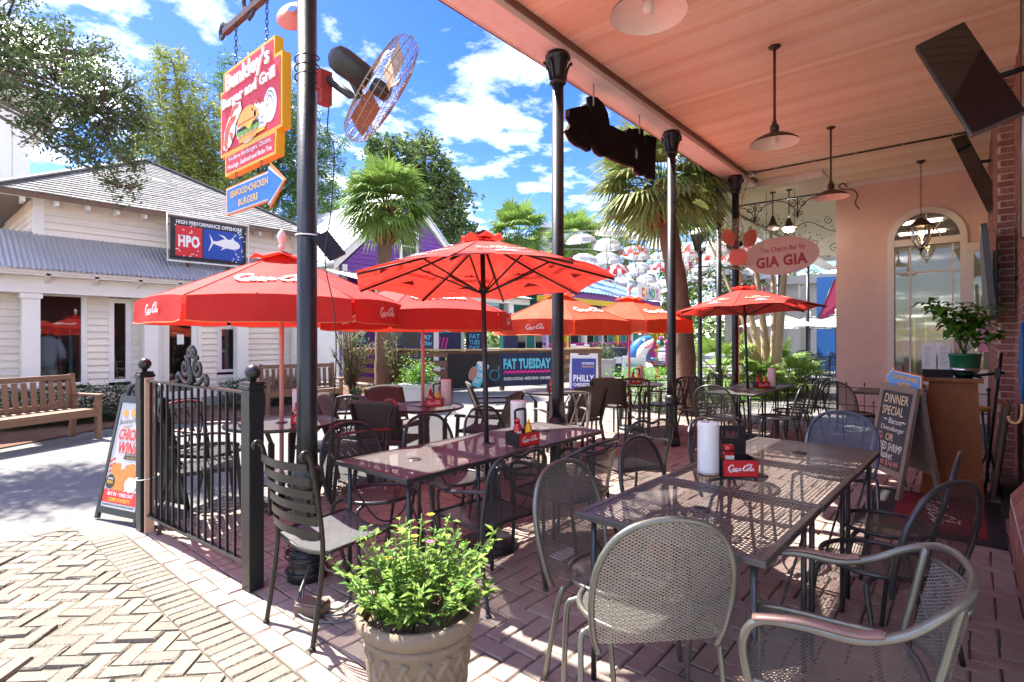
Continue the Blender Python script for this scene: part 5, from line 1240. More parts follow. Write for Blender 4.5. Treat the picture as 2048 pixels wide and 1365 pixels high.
out_poly = [(-.49,-.25),(-.41,-.25),(-.41,-.41),(.40,-.41),(.41,-.25),(.49,-.25),(.49,.25),(.39,.25),(.39,.385),(-.44,.385),(-.44,.25),(-.49,.25)]
obj('board', MB().prism(out_poly, -.06, 0, FS), YEL, bs, world=True)
sf = obj('red_field', MB().prism([(-.465,-.228),(.465,-.228),(.465,.227),(.366,.227),(.366,.362),(-.416,.362),(-.416,.227),(-.465,.227)], .0005, .003, FS), REDP, bs, world=True)
lf_ = obj('lower_field', MB().prism([(-.385,-.388),(.376,-.388),(.386,-.268),(-.385,-.268)], .0005, .003, FS), REDP, bs, world=True)
def lets(host, rows, m, z, ext=0): 
    tm = MB()
    for (body,w,h,x,y,kw) in rows: put_text(tm, body, FS, w=w, h=h, x=x, y=y, z=z, ext=ext, **kw)
    return obj('lettering', tm, m, host, world=True)
lets(sf, [("Bunkley's",.70,.165,-.02,.265,dict(bold=.03)),('Burger and Grill',.84,.105,-.01,.125,dict(bold=.022))], PRINT, .0035, .012)
lets(lf_, [('We Serve Hamburgers, Chicken,',.68,.045,0,-.30,dict(bold=.01)),('Hotdogs, Seafood and Boba Tea',.70,.045,0,-.358,dict(bold=.01))], PRINT, .0045)
def deco(nm, polys, m, z, host=sf, zt=None):
    tm = MB()
    for i, p in enumerate(polys): tm.prism(p, z, z+.001+.0005*i, FS)
    return obj(nm, tm, m, host, world=True)
LET = mat('lettuce_print', (0.12,0.36,0.03), .6, var=.4, vs=40); PAT = mat('patty_print', (0.06,0.025,0.015), .7); CHZ = mat('cheese_print', (0.80,0.42,0.03), .6); LOB = mat('lobster_print', (0.58,0.10,0.035), .6, var=.4, vs=30); TOM = mat('tomato_print', (0.55,0.04,0.02), .6)
deco('rooster_outline', [disc(.20,-.11,.10,.095), disc(.325,-.065,.095,.115), disc(.125,-.035,.042,.06)], PRINT, .0035)
deco('burger_outline', [disc(.0,-.115,.20,.125)], PRINT, .0060)
deco('lobster_outline', [[(-.42,-.20),(-.40,-.08),(-.33,.0),(-.24,.09),(-.12,.085),(-.10,.02),(-.2,-.06),(-.22,-.13),(-.29,-.2),(-.36,-.225)]], PRINT, .0085)
deco('bun_top', [[(.17*math.cos(R(a)),-.10+.115*math.sin(R(a))) for a in range(0,181,12)]], BUN, .0110); deco('bun_base', [[(-.155,-.175),(.155,-.175),(.13,-.225),(-.13,-.225)]], BUN, .0110)
deco('lettuce', [[(-.175,-.145)]+[(-.175+.035*i,-.16-.016*(i%2)) for i in range(11)]+[(.175,-.145)]], LET, .0135); deco('patty', [[(-.165,-.118),(.165,-.118),(.17,-.144),(-.17,-.144)]], PAT, .0135); deco('cheese', [[(-.16,-.101),(.165,-.101),(.10,-.118),(.04,-.165),(-.03,-.118)]], CHZ, .0160); deco('tomato', [[(-.15,-.086),(.12,-.086),(.12,-.099),(-.15,-.099)]], TOM, .0135)
deco('lobster_body', [[(-.405,-.17),(-.38,-.07),(-.30,-.0),(-.20,.005),(-.21,-.03),(-.29,-.06),(-.33,-.12),(-.35,-.19),(-.32,-.215),(-.38,-.21)]], LOB, .0110); deco('lobster_claw', [[(-.30,.02),(-.22,.08),(-.14,.07),(-.17,.05),(-.22,.045),(-.27,.0)],[(-.30,-.10),(-.24,-.12),(-.26,-.18),(-.29,-.13)]], LOB, .0135)
deco('rooster_comb', [[(.10,.01),(.115,.035),(.13,.015),(.145,.035),(.16,.005),(.13,-.005)]], TOM, .0110); deco('rooster_wattle', [disc(.118,-.07,.015,.026)], TOM, .0110); deco('rooster_beak', [[(.092,-.02),(.065,-.032),(.092,-.042)]], CHZ, .0110); deco('rooster_feet', [[(.15,-.19),(.25,-.19),(.27,-.215),(.13,-.215)]], CHZ, .0110)
tmx = MB()
for pts in ([(.13,-.09),(.17,-.14),(.23,-.16),(.27,-.13)],[(.17,-.10),(.21,-.12),(.25,-.11)],[(.27,-.0),(.32,.03),(.37,.0),(.40,-.06)],[(.28,-.04),(.32,-.0),(.36,-.04),(.37,-.10)],[(.26,-.08),(.29,-.05),(.30,-.09)]): ribbon(tmx, pts, [.005,.007,.004], FS, z=.0060)
obj('feather_lines', tmx, BLKP, sf, world=True)
chain('short chain between the burger sign and the arrow sign, outer', (-4.12,SYY-.03,2.719), (-4.12,SYY-.03,2.632), 3, .012, BRN); chain('short chain between the burger sign and the arrow sign, inner', (-3.72,SYY-.03,2.719), (-3.72,SYY-.03,2.632), 3, .012, BRN)
arrow_sign('arrow_sign', 'blue arrow sign with orange edge hanging under the burger sign', frame((-3.845,SYY-.03,2.525),(1,0,0),(0,0,1)), .92, .21, False, BLUP)

# ---------------------------------------------------------------- fan on the first column
def cage_fan(name, label, c, nrm, rad, dep, wire, blade, motor, nw=44, group='industrial fans on the columns', back=True):
    t = thing(name, label, 'fan', c, group=group)
    n = Vector(nrm).normalized(); rt = n.cross(Vector((0,0,1))).normalized(); F = frame(c, rt, Vector((0,0,1)))
    if F.to_3x3().col[2].dot(n) < 0: rt = -rt
    F = frame(c, rt, n.cross(rt)); 
    cg = MB()
    for k in range(nw):
        a = 2*math.pi*k/nw; q = [(0.12*rad,dep*.55),(.55*rad,dep*.5),(.9*rad,dep*.32),(rad,0),(.9*rad,-dep*.32),(.55*rad,-dep*.45),(.16*rad,-dep*.5)]
        cg.tube([F @ Vector((r_*math.cos(a),r_*math.sin(a),z)) for r_,z in q], .0016, 4)
    for r_, z in ((rad,0),(.97*rad,.2*dep),(.97*rad,-.2*dep),(.72*rad,.43*dep),(.72*rad,-.4*dep),(.42*rad,.52*dep),(.42*rad,-.47*dep),(.14*rad,.55*dep),(.86*rad,.36*dep),(.86*rad,-.35*dep)):
        cg.tube([F @ Vector((r_*math.cos(a),r_*math.sin(a),z)) for a in [2*math.pi*i/40 for i in range(40)]], .003 if r_ == rad else .0018, 5, closed=True)
    o = obj('wire_cage', cg, wire, t, world=True); o['kind'] = 'stuff'
    for k in range(3):
        a = 2*math.pi*k/3+.5
        def BP(i, j):
            r_ = rad*(.2+.62*j/5); w = rad*(.20+.12*math.sin(math.pi*j/5)); th = (i/4-.5)*w*2
            ca, sa = math.cos(a), math.sin(a)
            return F @ Vector((ca*r_-sa*th, sa*r_+ca*th, (i/4-.5)*.10))
        obj('blade', MB().grid(BP, 4, 5), blade, t, world=True)
    obj('hub', MB().lathe([(.04,-.06),(.05,-.04),(.05,.05),(.03,.06)], 16, F), motor, t, world=True)
    if back: obj('motor', MB().lathe([(.05,-.08),(.075,-.1),(.08,-.26),(.07,-.31),(.03,-.34)], 18, F), motor, t, world=True)
    return F
GALV = mat('rusty_fan_wire', (0.36,0.30,0.22), .45, .6, var=.4, vs=20, dirt=((0.22,0.09,0.04),.6,14)); CORAL = mat('coral_fan_blade', (0.72,0.17,0.11), .5, var=.08, vs=6); MOT = mat('dark_motor_case', (0.03,0.027,0.025), .45, var=.3, vs=14)
fc = at(762,180,3.30); X_ = Vector((CY,SY,0)); D_ = Vector((-SY,CY,0))
FF = cage_fan('cage_fan', 'rusty round cage fan mounted on the sign column', fc, X_*.80+Vector((0,0,-.50))+D_*.33, .36, .2, GALV, mat('tan_fan_blade', (0.42,0.27,0.16), .5, .3, var=.3, vs=8), MOT)
am = thing('fan_arm', 'black fan arm with red bracket bolted to the sign column', 'bracket', (COLX+.06,1.73,3.1))
RBR = mat('weathered_red_bracket', (0.34,0.035,0.03), .6, var=.35, vs=14)
pm_ = at(648,160,3.36); obj('wall_bracket', MB().box(-.03,-.04,-.07,.03,.04,.05,Matrix.Translation(pm_)).box(-.02,-.035,-.16,.035,.035,-.0705,Matrix.Translation(pm_)), RBR, am, world=True)
obj('arm', MB().tube([pm_+X_*.03, at(700,190,3.32), at(722,196,3.31), FF @ Vector((0,-.02,-.22))], .026, 10), MOT, am, world=True)
pw_ = thing('power_cable', 'black power cable hanging from the fan arm down the sign column', 'cable', (COLX,1.7,0))
obj('hanging_run', MB().tube(smooth_path([at(660,195,3.3),at(655,260,3.28),at(668,300,3.3),at(662,420,3.28),at(650,520,3.27),at(668,620,3.27),at(672,720,3.27),at(664,840,3.27),at(655,940,3.25)],5), .004, 5), BLKP, pw_, world=True)
obj('wire_bundle', MB().tube([(COLX+.072*math.cos(a*.9),1.73+.072*math.sin(a*.9),3.08+.008*a) for a in [i*.35 for i in range(70)]], .005, 5), BLKP, pw_, world=True)
obj('base_coil', MB().tube([(COLX+(.115+.018*math.sin(i*.11))*math.cos(i*.3),1.73+(.115+.02*math.cos(i*.07))*math.sin(i*.3),.03+.0015*i) for i in range(125)], .007, 5), BLKP, pw_, world=True)
for q in range(3): obj('floor_loop', MB().tube(smooth_path([(COLX+.12,1.68,.12),(COLX+.30+.06*q,1.55-.05*q,.02),(COLX+.52+.08*q,1.62,.012),(COLX+.40,1.78+.08*q,.012),(COLX+.1,1.86,.05)],6), .006, 5), mat('grey_cable', (0.12,0.14,0.13), .5), pw_, world=True)
jb = thing('outlet_box', 'brown plastic outlet box lying by the sign column foot', 'outlet box', (-2.72,1.52,0), 25); obj('case', MB().box(-.08,-.055,.002,.08,.055,.06), mat('brown_plastic', (0.13,0.085,0.065), .5), jb, bevel=.008); obj('lid', MB().box(-.075,-.05,.0605,.075,.05,.07), mat('brown_lid', (0.17,0.11,0.085), .5), jb, bevel=.004)
sp_ = thing('solar_lamp', 'small dark solar lamp strapped to the sign column', 'solar lamp', at(645,490,3.33)); p0 = at(640,470,3.33); p1 = at(676,515,3.30)
obj('panel', MB().bar(p0, p1, .11, .018, (-.3,-.5,1)), BLKP, sp_, world=True); obj('strap', MB().tube([(COLX+.068*math.cos(a),1.73+.068*math.sin(a),p0.z) for a in [2*math.pi*i/16 for i in range(16)]], .005, 5, closed=True), PRINT, sp_, world=True)
cl = thing('coral_lamp', 'coral enamel lamp shade behind the top of the sign column', 'lamp', at(590,20,3.75)); Fl = frame(at(590,30,3.75), X_, Vector((0,0,.85))-D_*.5)
obj('shade', MB().lathe([(.03,.05),(.045,.035),(.10,.012),(.13,-.006),(.133,-.012),(.10,.008)], 24, Fl @ Matrix.Rotation(R(-50),4,'X'), cap=False), CORAL, cl, world=True); obj('gooseneck', MB().tube(smooth_path([at(600,-5,3.7),at(592,-30,3.7),at(610,-60,3.6)],4), .012, 8), BLACK, cl, world=True)

# ---------------------------------------------------------------- cutout sign, ceiling lamps, screens
ct = thing('cutout_sign', 'black cutout letter sign hanging from the beam, seen from behind', 'sign', (-3.25,6.2,3.6))
cut = [[(65,270),(280,225),(295,200),(385,320),(380,460),(350,620),(390,700),(370,880),(290,830),(200,790),(120,720),(45,570),(110,450),(65,375)],
 [(370,85),(470,110),(560,200),(620,330),(650,510),(690,515),(760,560),(830,590),(890,625),(890,570),(940,545),(1000,600),(1010,770),(1015,980),(1040,1000),(1030,1110),(900,1075),(760,1020),(620,945),(560,955),(480,900),(400,740),(372,560),(386,330)],
 [(1010,550),(1135,565),(1140,790),(1185,800),(1175,645),(1325,685),(1310,850),(1300,1280),(1210,1260),(1175,1165),(1130,1235),(1030,1160),(1060,800),(1020,760)]]
Fq = frame((-3.25,0,0), (0,-1,0), (0,0,1)); CUTM = mat('black_sign_back', (0.004,0.0045,0.005), .7, spec=.1); EDG = mat('red_brown_edge', (0.22,0.05,0.04), .6)
for k, poly in enumerate(cut):
    pts = [onx(1130+x/7.186, 180+y/7.186, -3.25) for x, y in poly]; lp_ = obj('letter_piece', MB().prism([(-p.y,p.z) for p in pts], .002*k, .05, Fq), CUTM, ct, world=True); obj('front_face', MB().prism([(-p.y,p.z) for p in pts], .0505, .066, Fq), EDG, lp_, world=True)
for px, y0_, y1_ in ((1187,176,212),(1279,234,268)):
    a_ = onx(px,y1_,-3.22); obj('hanger', MB().tube([a_, Vector((a_.x,a_.y,4.352))], .008, 6), CONDUIT, ct, world=True)
LB = mat('brown_enamel', (0.045,0.025,0.018), .45, var=.3, vs=12, bump=.05, bs=60); LWh = mat('white_enamel', (0.80,0.72,0.62), .35, var=.08, vs=14)
def barn_lamp(label, x, y, zs=3.50, bulb=False):
    t = thing('pendant_lamp', label, 'lamp', (x,y,CZ), group='pendant barn lamps')
    obj('ceiling_rose', MB().lathe([(.002,-.03),(.03,-.028),(.055,-.012),(.06,-.001)], 18), LB, t); obj('stem', MB().lathe([(.013,zs+.20-CZ),(.013,-.029)], 10), LB, t)
    obj('neck', MB().lathe([(.032,zs+.09-CZ),(.045,zs+.12-CZ),(.04,zs+.165-CZ),(.026,zs+.17-CZ),(.02,zs+.21-CZ)], 16), LB, t)
    obj('shade', MB().lathe([(.045,zs+.089-CZ),(.10,zs+.07-CZ),(.18,zs+.03-CZ),(.228,zs-.008-CZ),(.232,zs-.02-CZ)], 32, cap=False), LB, t)
    obj('shade_lining', MB().lathe([(.043,zs+.083-CZ),(.098,zs+.064-CZ),(.177,zs+.025-CZ),(.225,zs-.012-CZ),(.231,zs-.0205-CZ)], 32, cap=False), LWh, t); obj('bulb', MB().lathe([(.02,zs+.08-CZ),(.03,zs+.05-CZ),(.04,zs+.02-CZ),(.03,zs-.012-CZ),(.005,zs-.02-CZ)], 14), mat('frosted_bulb', (0.8,0.76,0.68), .4), t)
    return t
barn_lamp('barn style pendant lamp over the planter end of the long table', -1.50, 3.05); barn_lamp('barn style pendant lamp over the walkway behind the long table', -1.52, 5.92); barn_lamp('barn style pendant lamp nearest the pink wall', -1.50, 8.72)
ln = thing('lantern', 'hanging bronze lantern with seeded glass before the arched window', 'lantern', (-.63,11.36,CZ)); zl = 3.10-CZ
obj('ceiling_rose', MB().lathe([(.002,-.05),(.03,-.045),(.07,-.01),(.075,-.001)], 18), LB, ln)
n_l = 16
for i in range(n_l):
    zc = zl+.42 + (-.05-(zl+.42))*(i+.5)/n_l; F = frame((0,0,zc), (1,0,0) if i % 2 else (0,1,0), (0,0,1)); obj('chain_link', MB().tube([F @ Vector((.012*math.cos(a),.034*math.sin(a),0)) for a in [2*math.pi*k/8 for k in range(8)]], .004, 5, closed=True), LB, ln)
obj('hood', MB().lathe([(.01,zl+.42),(.05,zl+.40),(.10,zl+.36),(.14,zl+.30),(.20,zl+.27),(.205,zl+.255),(.15,zl+.26)], 24), LB, ln); obj('glass', MB().lathe([(.125,zl+.255),(.135,zl+.18),(.12,zl+.05),(.07,zl-.05),(.03,zl-.07)], 20, cap=False), CLEAR, ln)
for q in range(4): a = q*1.571+.4; obj('cage_arm', MB().tube(smooth_path([(.19*math.cos(a),.19*math.sin(a),zl+.25),(.15*math.cos(a),.15*math.sin(a),zl+.1),(.08*math.cos(a),.08*math.sin(a),zl-.06),(.03*math.cos(a),.03*math.sin(a),zl-.12)],4), .008, 6), LB, ln)
for q in range(3): a = q*2.09; cd = obj('candle', MB().lathe([(.011,zl+.02),(.011,zl+.12)], 8, Matrix.Translation((.035*math.cos(a),.035*math.sin(a),0))), LWh, ln); obj('flame_bulb', MB().lathe([(.004,zl+.12),(.014,zl+.14),(.010,zl+.165),(.001,zl+.185)], 8, Matrix.Translation((.035*math.cos(a),.035*math.sin(a),0))), emit('warm_lit_bulb', (1.0,0.72,0.35), 14) if q == 0 else bpy.data.materials['warm_lit_bulb'], cd)
obj('finial', MB().lathe([(.03,zl-.12),(.035,zl-.10),(.02,zl-.14),(.006,zl-.19)], 10), LB, ln)
SCREEN = mat('glossy_black_screen', (0.012,0.012,0.013), .06, spec=.9, coat=.6); BEZ = mat('screen_case', (0.03,0.03,0.032), .35); SIL = mat('silver_screen_edge', (0.28,0.28,0.28), .35, .5)
def tv(label, A, B, C, th=.06):
    A, B, C = Vector(A), Vector(B), Vector(C); rt = (B-A); w = rt.length; F = frame((A+C)/2, rt, C-B); h_ = (C-B).dot(F.to_3x3().col[1])
    if F.to_3x3().col[2].dot(-((A+C)/2 - cam.location)) < 0: F = F @ Matrix.Rotation(math.pi,4,'Y')
    t = thing('television', label, 'television', (A+C)/2, group='televisions on wall arms')
    obj('case', MB().box(-w/2,-h_/2,-th,w/2,h_/2,-.001,F), BEZ, t, world=True, bevel=.006); obj('screen', MB().box(-w/2+.012,-h_/2+.012,-.0008,w/2-.012,h_/2-.012,.001,F), SCREEN, t, world=True)
    obj('edge_trim', MB().box(w/2+.0005,-h_/2,-th,w/2+.004,h_/2,0,F), SIL, t, world=True); obj('edge_trim', MB().box(-w/2-.004,-h_/2,-th,-w/2-.0005,h_/2,0,F), SIL, t, world=True)
    c = F @ Vector((0,0,-th)); wp_ = Vector((WX-.01,c.y,c.z)); obj('wall_arm', MB().tube([c, c.lerp(wp_,.5)+Vector((0,.06,0)), wp_], .022, 8), BLKP, t, world=True); obj('wall_plate', MB().box(WX-.03,c.y-.06,c.z-.14,WX-.004,c.y+.06,c.z+.14), BLKP, t, world=True)
tv('large television tilted down under the ceiling by the brick wall', at(1865,145,4.3), at(1982,329,4.0), at(2012,163,4.05))
tv('television tilted down farther along, nearest the pink wall', at(1890,256,8.2), at(1982,440,7.0), at(2000,395,7.05))
A3 = at(1961,448,5.6); B3 = A3 + Vector((0.055,.95,0)); C3 = B3 + Vector((-.02,0,0)) + Vector((0,0,-.60))
t3 = thing('television', 'upright television seen edge on above the potted plant', 'television', (A3+C3)/2, group='televisions on wall arms')
sh = [A3, A3+Vector((0.0,.9,0)), A3+Vector((.035,.9,-1.0)), A3+Vector((.075,0,-1.0))]
nrm3 = Vector((1,0,.06))*.055
obj('case', MB().add([p for p in sh]+[p+nrm3 for p in sh], [(0,1,2,3),(7,6,5,4),(0,4,5,1),(1,5,6,2),(2,6,7,3),(3,7,4,0)]), BEZ, t3, world=True); cc = A3+Vector((.1,.45,-.5)); obj('wall_arm', MB().tube([cc, Vector((.236,cc.y,cc.z))], .03, 8).box(.19,cc.y-.1,cc.z-.25,.225,cc.y+.1,cc.z+.25), BLKP, t3, world=True)
cdt = thing('ceiling_conduit', 'brown conduit crossing the ceiling boards with outlet box', 'conduit', (-1.5,10.15,4.45))
obj('pipe', MB().tube([(-3.0,10.15,4.452),(.25,10.15,4.452)], .014, 8), LB, cdt, world=True); obj('outlet_box', MB().box(-3.05,10.09,4.40,-2.93,10.21,4.46), CONDUIT, cdt, world=True)
for q in range(5): obj('pipe_clip', MB().box(-2.6+.6*q,10.13,4.435,-2.58+.6*q,10.17,4.469), CONDUIT, cdt, world=True)
OC = mat('orange_cord', (0.75,0.22,0.06), .5)
oc = thing('extension_cord', 'orange extension cord running from the ceiling box down behind the coral fan', 'cord', (-3.0,10.1,0)); obj('cord', MB().tube(smooth_path([(-2.98,10.12,4.41),(-3.0,10.0,4.3),(-3.10,9.85,3.7),(-3.0,9.75,3.3),(-3.02,9.72,2.7),(-3.08,9.75,2.3),(-3.09,9.76,1.2),(-3.08,9.76,.05)],5), .008, 6), OC, oc, world=True)
cage_fan('cage_fan', 'clear cage fan with coral blades on the column before the pink oval sign', at(1478,489,9.15), -D_+X_*.1+Vector((0,0,-.08)), .43, .2, mat('pale_fan_wire', (0.55,0.42,0.30), .4, .5), CORAL, BLKP, nw=60)

# ---------------------------------------------------------------- low spiked fence round the patio end
lfence = thing('low_iron_fence', 'low black spiked iron fence closing the end of the patio', 'fence', (-2,10,0))
path = [(-4.95,9.0),(-3.28,9.88),(-1.63,10.02),(0.2,10.05)]
def spike(mb, x, y, z): mb.lathe([(.006,z),(.014,z+.012),(.004,z+.05),(.001,z+.06)], 6, Matrix.Translation((x,y,0)))
for (x0,y0_),(x1,y1_) in zip(path, path[1:]):
    L = math.hypot(x1-x0,y1_-y0_); n = int(L/.115)
    for zr in (.12,.42,.70): obj('rail', MB().bar((x0,y0_,zr),(x1,y1_,zr),.018,.012), BLACK, lfence, world=True)
    for k in range(1, n):
        f = k/n; x, y = x0+(x1-x0)*f, y0_+(y1_-y0_)*f; m = MB(); tall = .75 if k % 2 else .47
        m.tube([(x,y,.05),(x,y,tall)], .0055, 6); spike(m, x, y, tall-.01); obj('picket', m, BLACK, lfence, world=True)
for x, y in path[0:1]+path[2:]: obj('post', MB().box(x-.016,y-.016,0,x+.016,y+.016,.74).lathe([(.016,.74),(.026,.752),(.028,.77),(.018,.79),(.002,.795)], 10, Matrix.Translation((x,y,0))), BLACK, lfence, world=True)

# ---------------------------------------------------------------- ironwork and oval sign past the last column
iw = thing('iron_bracket_rail', 'black wrought iron rail with scroll brackets under the gallery end', 'ironwork', (-2.6,10.6,4.0))
obj('rail', MB().box(-3.36,10.585,3.985,-2.0,10.615,4.01), BLACK, iw, world=True)
for cx_ in (-3.06,-2.34):
    obj('drop_bar', MB().tube([(cx_,10.6,3.985),(cx_,10.6,3.62)], .011, 6), BLACK, iw, world=True)
    for sx in (-1,1):
        obj('arch', MB().tube([(cx_+sx*(.34-.33*math.cos(R(a))),10.6,3.66+.31*math.sin(R(a))) for a in range(0,91,10)], .009, 6), BLACK, iw, world=True)
        obj('scroll', MB().tube([(cx_+sx*.085+p[0],10.6,3.89+p[1]) for p in spiral(.075,.012,90,1.3*sx)], .008, 6), BLACK, iw, world=True); obj('scroll', MB().tube([(cx_+sx*.05+p[0],10.6,3.70+p[1]) for p in spiral(.05,.01,-90,-1.3*sx)], .008, 6), BLACK, iw, world=True)
hk = thing('iron_hook', 'rusty iron scroll hook fixed to the pink wall under the ceiling', 'hook', (-1.75,11.9,4.2)); obj('scroll', MB().tube(smooth_path([(-1.80,12.07,4.40),(-1.86,12.0,4.46),(-1.92,11.95,4.40),(-1.84,11.9,4.32),(-1.70,11.95,4.30),(-1.62,11.98,4.20),(-1.66,12.0,4.05),(-1.60,12.04,3.93)],5), .013, 6), TRIMB, hk, world=True)
ow_ = thing('scroll_bracket', 'thin black wrought iron scroll arm in front of the far gallery', 'bracket', (-2.2,12.6,3.7))
obj('arm', MB().tube(smooth_path([(-2.9,12.6,3.75),(-2.6,12.6,3.92),(-2.2,12.6,3.70),(-1.95,12.6,3.62)],6), .009, 6), BLACK, ow_, world=True)
for cx_, cz_, s_ in ((-2.88,3.66,1),(-2.45,3.45,-1),(-2.2,3.9,1),(-2.1,3.35,-1),(-2.75,3.4,1)): obj('scroll', MB().tube([(cx_+p[0],12.6,cz_+p[1]) for p in spiral(.09,.012,90*s_,1.3*s_)], .008, 6), BLACK, ow_, world=True)
ov = thing('oval_sign', 'pink oval charm bar sign with red lettering hanging past the last column', 'sign', (-2.80,11.3,3.08)); Fo = frame((-2.80,11.28,3.08), (1,0,.02), (0,0,1))
PKS = mat('pale_pink_board', (0.74,0.47,0.42), .6); PRD = mat('dark_red_letters', (0.42,0.05,0.06), .6)
obj('board', MB().prism(disc(0,0,.67,.37,40), -.04, 0, Fo), PKS, ov, world=True)
tm = MB(); put_text(tm, 'The Charm Bar by', Fo, w=.80, h=.13, x=.04, y=.12, z=.004, bold=.01, rot=1.5); put_text(tm, 'GIA GIA', Fo, w=.92, h=.22, x=.02, y=-.10, z=.004, bold=.045, rot=1.5); obj('lettering', tm, PRD, ov, world=True)
chain('chain holding the pink oval sign on its street side', (-3.05,11.3,4.36), (-3.05,11.3,3.42), 18, .012); chain('chain holding the pink oval sign on its wall side', (-2.55,11.3,4.36), (-2.55,11.3,3.42), 18, .012)
def bell_lamp(label, x, y, z, lit):
    t = thing('bell_lamp', label, 'lamp', (x,y,4.44)); obj('rose', MB().lathe([(.002,-.03),(.06,-.01),(.06,-.001)], 14), LB, t); obj('stem', MB().lathe([(.012,z+.2-4.44),(.012,-.02)], 8), LB, t)
    obj('shade', MB().lathe([(.03,z+.2-4.44),(.05,z+.12-4.44),(.09,z+.03-4.44),(.15,z-4.44)], 20, cap=False), LB, t)
    obj('bulb', MB().lathe([(.05,z+.04-4.44),(.10,z+.0-4.44),(.10,z-.05-4.44),(.04,z-.08-4.44)], 14), emit('lit_white_globe', (1,.95,.85), 9) if lit else LWh, t)
bell_lamp('dark bell lamp above the pink oval sign', -3.05,11.75,3.75,False); bell_lamp('lit white bell lamp above the pink oval sign', -2.75,11.75,3.68,True)
# ================================================================ street, shops and trees
MULCH = mat('pine_bark_mulch', (0.15,0.075,0.045), 1.0, var=.5, vs=18, bump=1.0, bs=50)
g = MB(); g.flat([(-12.72,-3),(-9.5,-3),(-9.95,1.0),(-10.85,2.4),(-10.5,3.4),(-10.15,4.7),(-9.95,6.1),(-9.95,6.8),(-10.6,8.2),(-11.4,9.2),(-13.4,10.4),(-14.6,9.2),(-12.72,7.2)], .004); struct('planting_bed', g, MULCH)
def wallbox(name, host, x0,y0,z0,x1,y1,z1, m): return obj(name, MB().box(x0,y0,z0,x1,y1,z1), m, host, world=True)
# ---- left shop
shp = thing('clapboard_shop', 'cream clapboard clothing shop with shingled hip roof behind the benches', 'shop', (-13,4,0))
XW = -12.75
segs = [(-2.5,1.74),(2.53,2.86),(3.23,3.70),(4.52,4.84),(5.30,6.72)]
def clap(y0, y1, z0, z1, x, host, nm='siding_board', axis='y'):
    z = z0
    while z < z1-.02:
        h = min(.128, z1-z); m = MB()
        if axis == 'y': m.add([(x-.02,y0,z),(x-.02,y1,z),(x+.036,y0,z),(x+.036,y1,z),(x+.004,y0,z+h),(x+.004,y1,z+h),(x-.02,y0,z+h),(x-.02,y1,z+h)], [(0,1,3,2),(2,3,5,4),(4,5,7,6),(0,2,4,6),(1,7,5,3)])
        else: m.add([(y0,x+.02,z),(y1,x+.02,z),(y0,x-.022,z),(y1,x-.022,z),(y0,x-.004,z+h),(y1,x-.004,z+h),(y0,x+.02,z+h),(y1,x+.02,z+h)], [(2,3,1,0),(4,5,3,2),(6,7,5,4),(6,4,2,0),(3,5,7,1)])
        obj(nm, m, CREAM, host, world=True); z += .128
for y0, y1 in segs: clap(y0, y1, .2, 2.40, XW, shp)
for y0, y1, zt in ((1.74,2.53,2.30),(2.86,3.23,2.22),(3.70,4.52,2.25),(4.84,5.30,1.75)): clap(y0, y1, zt+.08, 2.40, XW, shp)
for y0, y1, zb in ((1.74,2.53,.60),(2.86,3.23,.62),(4.84,5.30,.72)): clap(y0, y1, .2, zb-.06, XW, shp)
wallbox('footing', shp, XW-.3,-2.5,-.04,XW+.03,6.75,.199, mat('grey_footing', (0.3,0.29,0.27), .9))
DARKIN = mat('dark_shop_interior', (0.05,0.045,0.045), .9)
def opening(y0, y1, z0, z1, nm):
    f = obj(nm, MB().box(XW-.02,y0-.09,z0-.06,XW+.035,y0,z1+.09).box(XW-.02,y1,z0-.06,XW+.035,y1+.09,z1+.09).box(XW-.02,y0+.0005,z1,XW+.034,y1-.0005,z1+.09).box(XW-.02,y0+.0005,z0-.06,XW+.06,y1-.0005,z0), WHITE, shp, world=True)
    obj('pane', MB().add([(XW+.005,y0,z0),(XW+.005,y1,z0),(XW+.005,y1,z1),(XW+.005,y0,z1)], [(0,1,2,3)]), GLASS, f, world=True)
    return f
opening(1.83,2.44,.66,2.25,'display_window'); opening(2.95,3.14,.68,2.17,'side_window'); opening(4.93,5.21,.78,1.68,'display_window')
dr_ = obj('door', MB().box(XW-.02,3.79,.12,XW+.03,3.90,2.2).box(XW-.02,4.32,.12,XW+.03,4.43,2.2).box(XW-.02,3.9005,2.05,XW+.03,4.3195,2.2).box(XW-.02,3.9005,.12,XW+.03,4.3195,.36), WHITE, shp, world=True)
obj('pane', MB().add([(XW+.005,3.9,.36),(XW+.005,4.32,.36),(XW+.005,4.32,2.05),(XW+.005,3.9,2.05)], [(0,1,2,3)]), GLASS, dr_, world=True)
obj('door_knob', MB().lathe([(.01,0),(.012,.03),(.03,.04),(.03,.06),(.01,.07)], 12, frame((XW+.03,4.375,1.02),(0,1,0),(0,0,1))), GOLD, dr_, world=True); obj('notice', MB().box(XW+.006,4.05,1.35,XW+.009,4.18,1.56), PRINT, dr_, world=True)
wallbox('door_casing', shp, XW-.02,3.70,.1,XW+.034,3.785,2.32, WHITE); wallbox('door_casing', shp, XW-.02,4.435,.1,XW+.034,4.52,2.32, WHITE)
wallbox('interior_back', shp, -15.2,-2,0,-15.1,6.6,2.6, DARKIN); wallbox('interior_floor', shp, -15.1,-2,.1,XW-.03,6.6,.14, DARKIN); wallbox('interior_ceiling', shp, -15.1,-2,2.45,XW-.03,6.6,2.5, DARKIN); wallbox('end_wall', shp, -16,6.70,0,XW-.001,6.8,4.1, CREAM); wallbox('end_wall', shp, -16,-2.6,0,XW-.03,-2.51,2.6, CREAM)
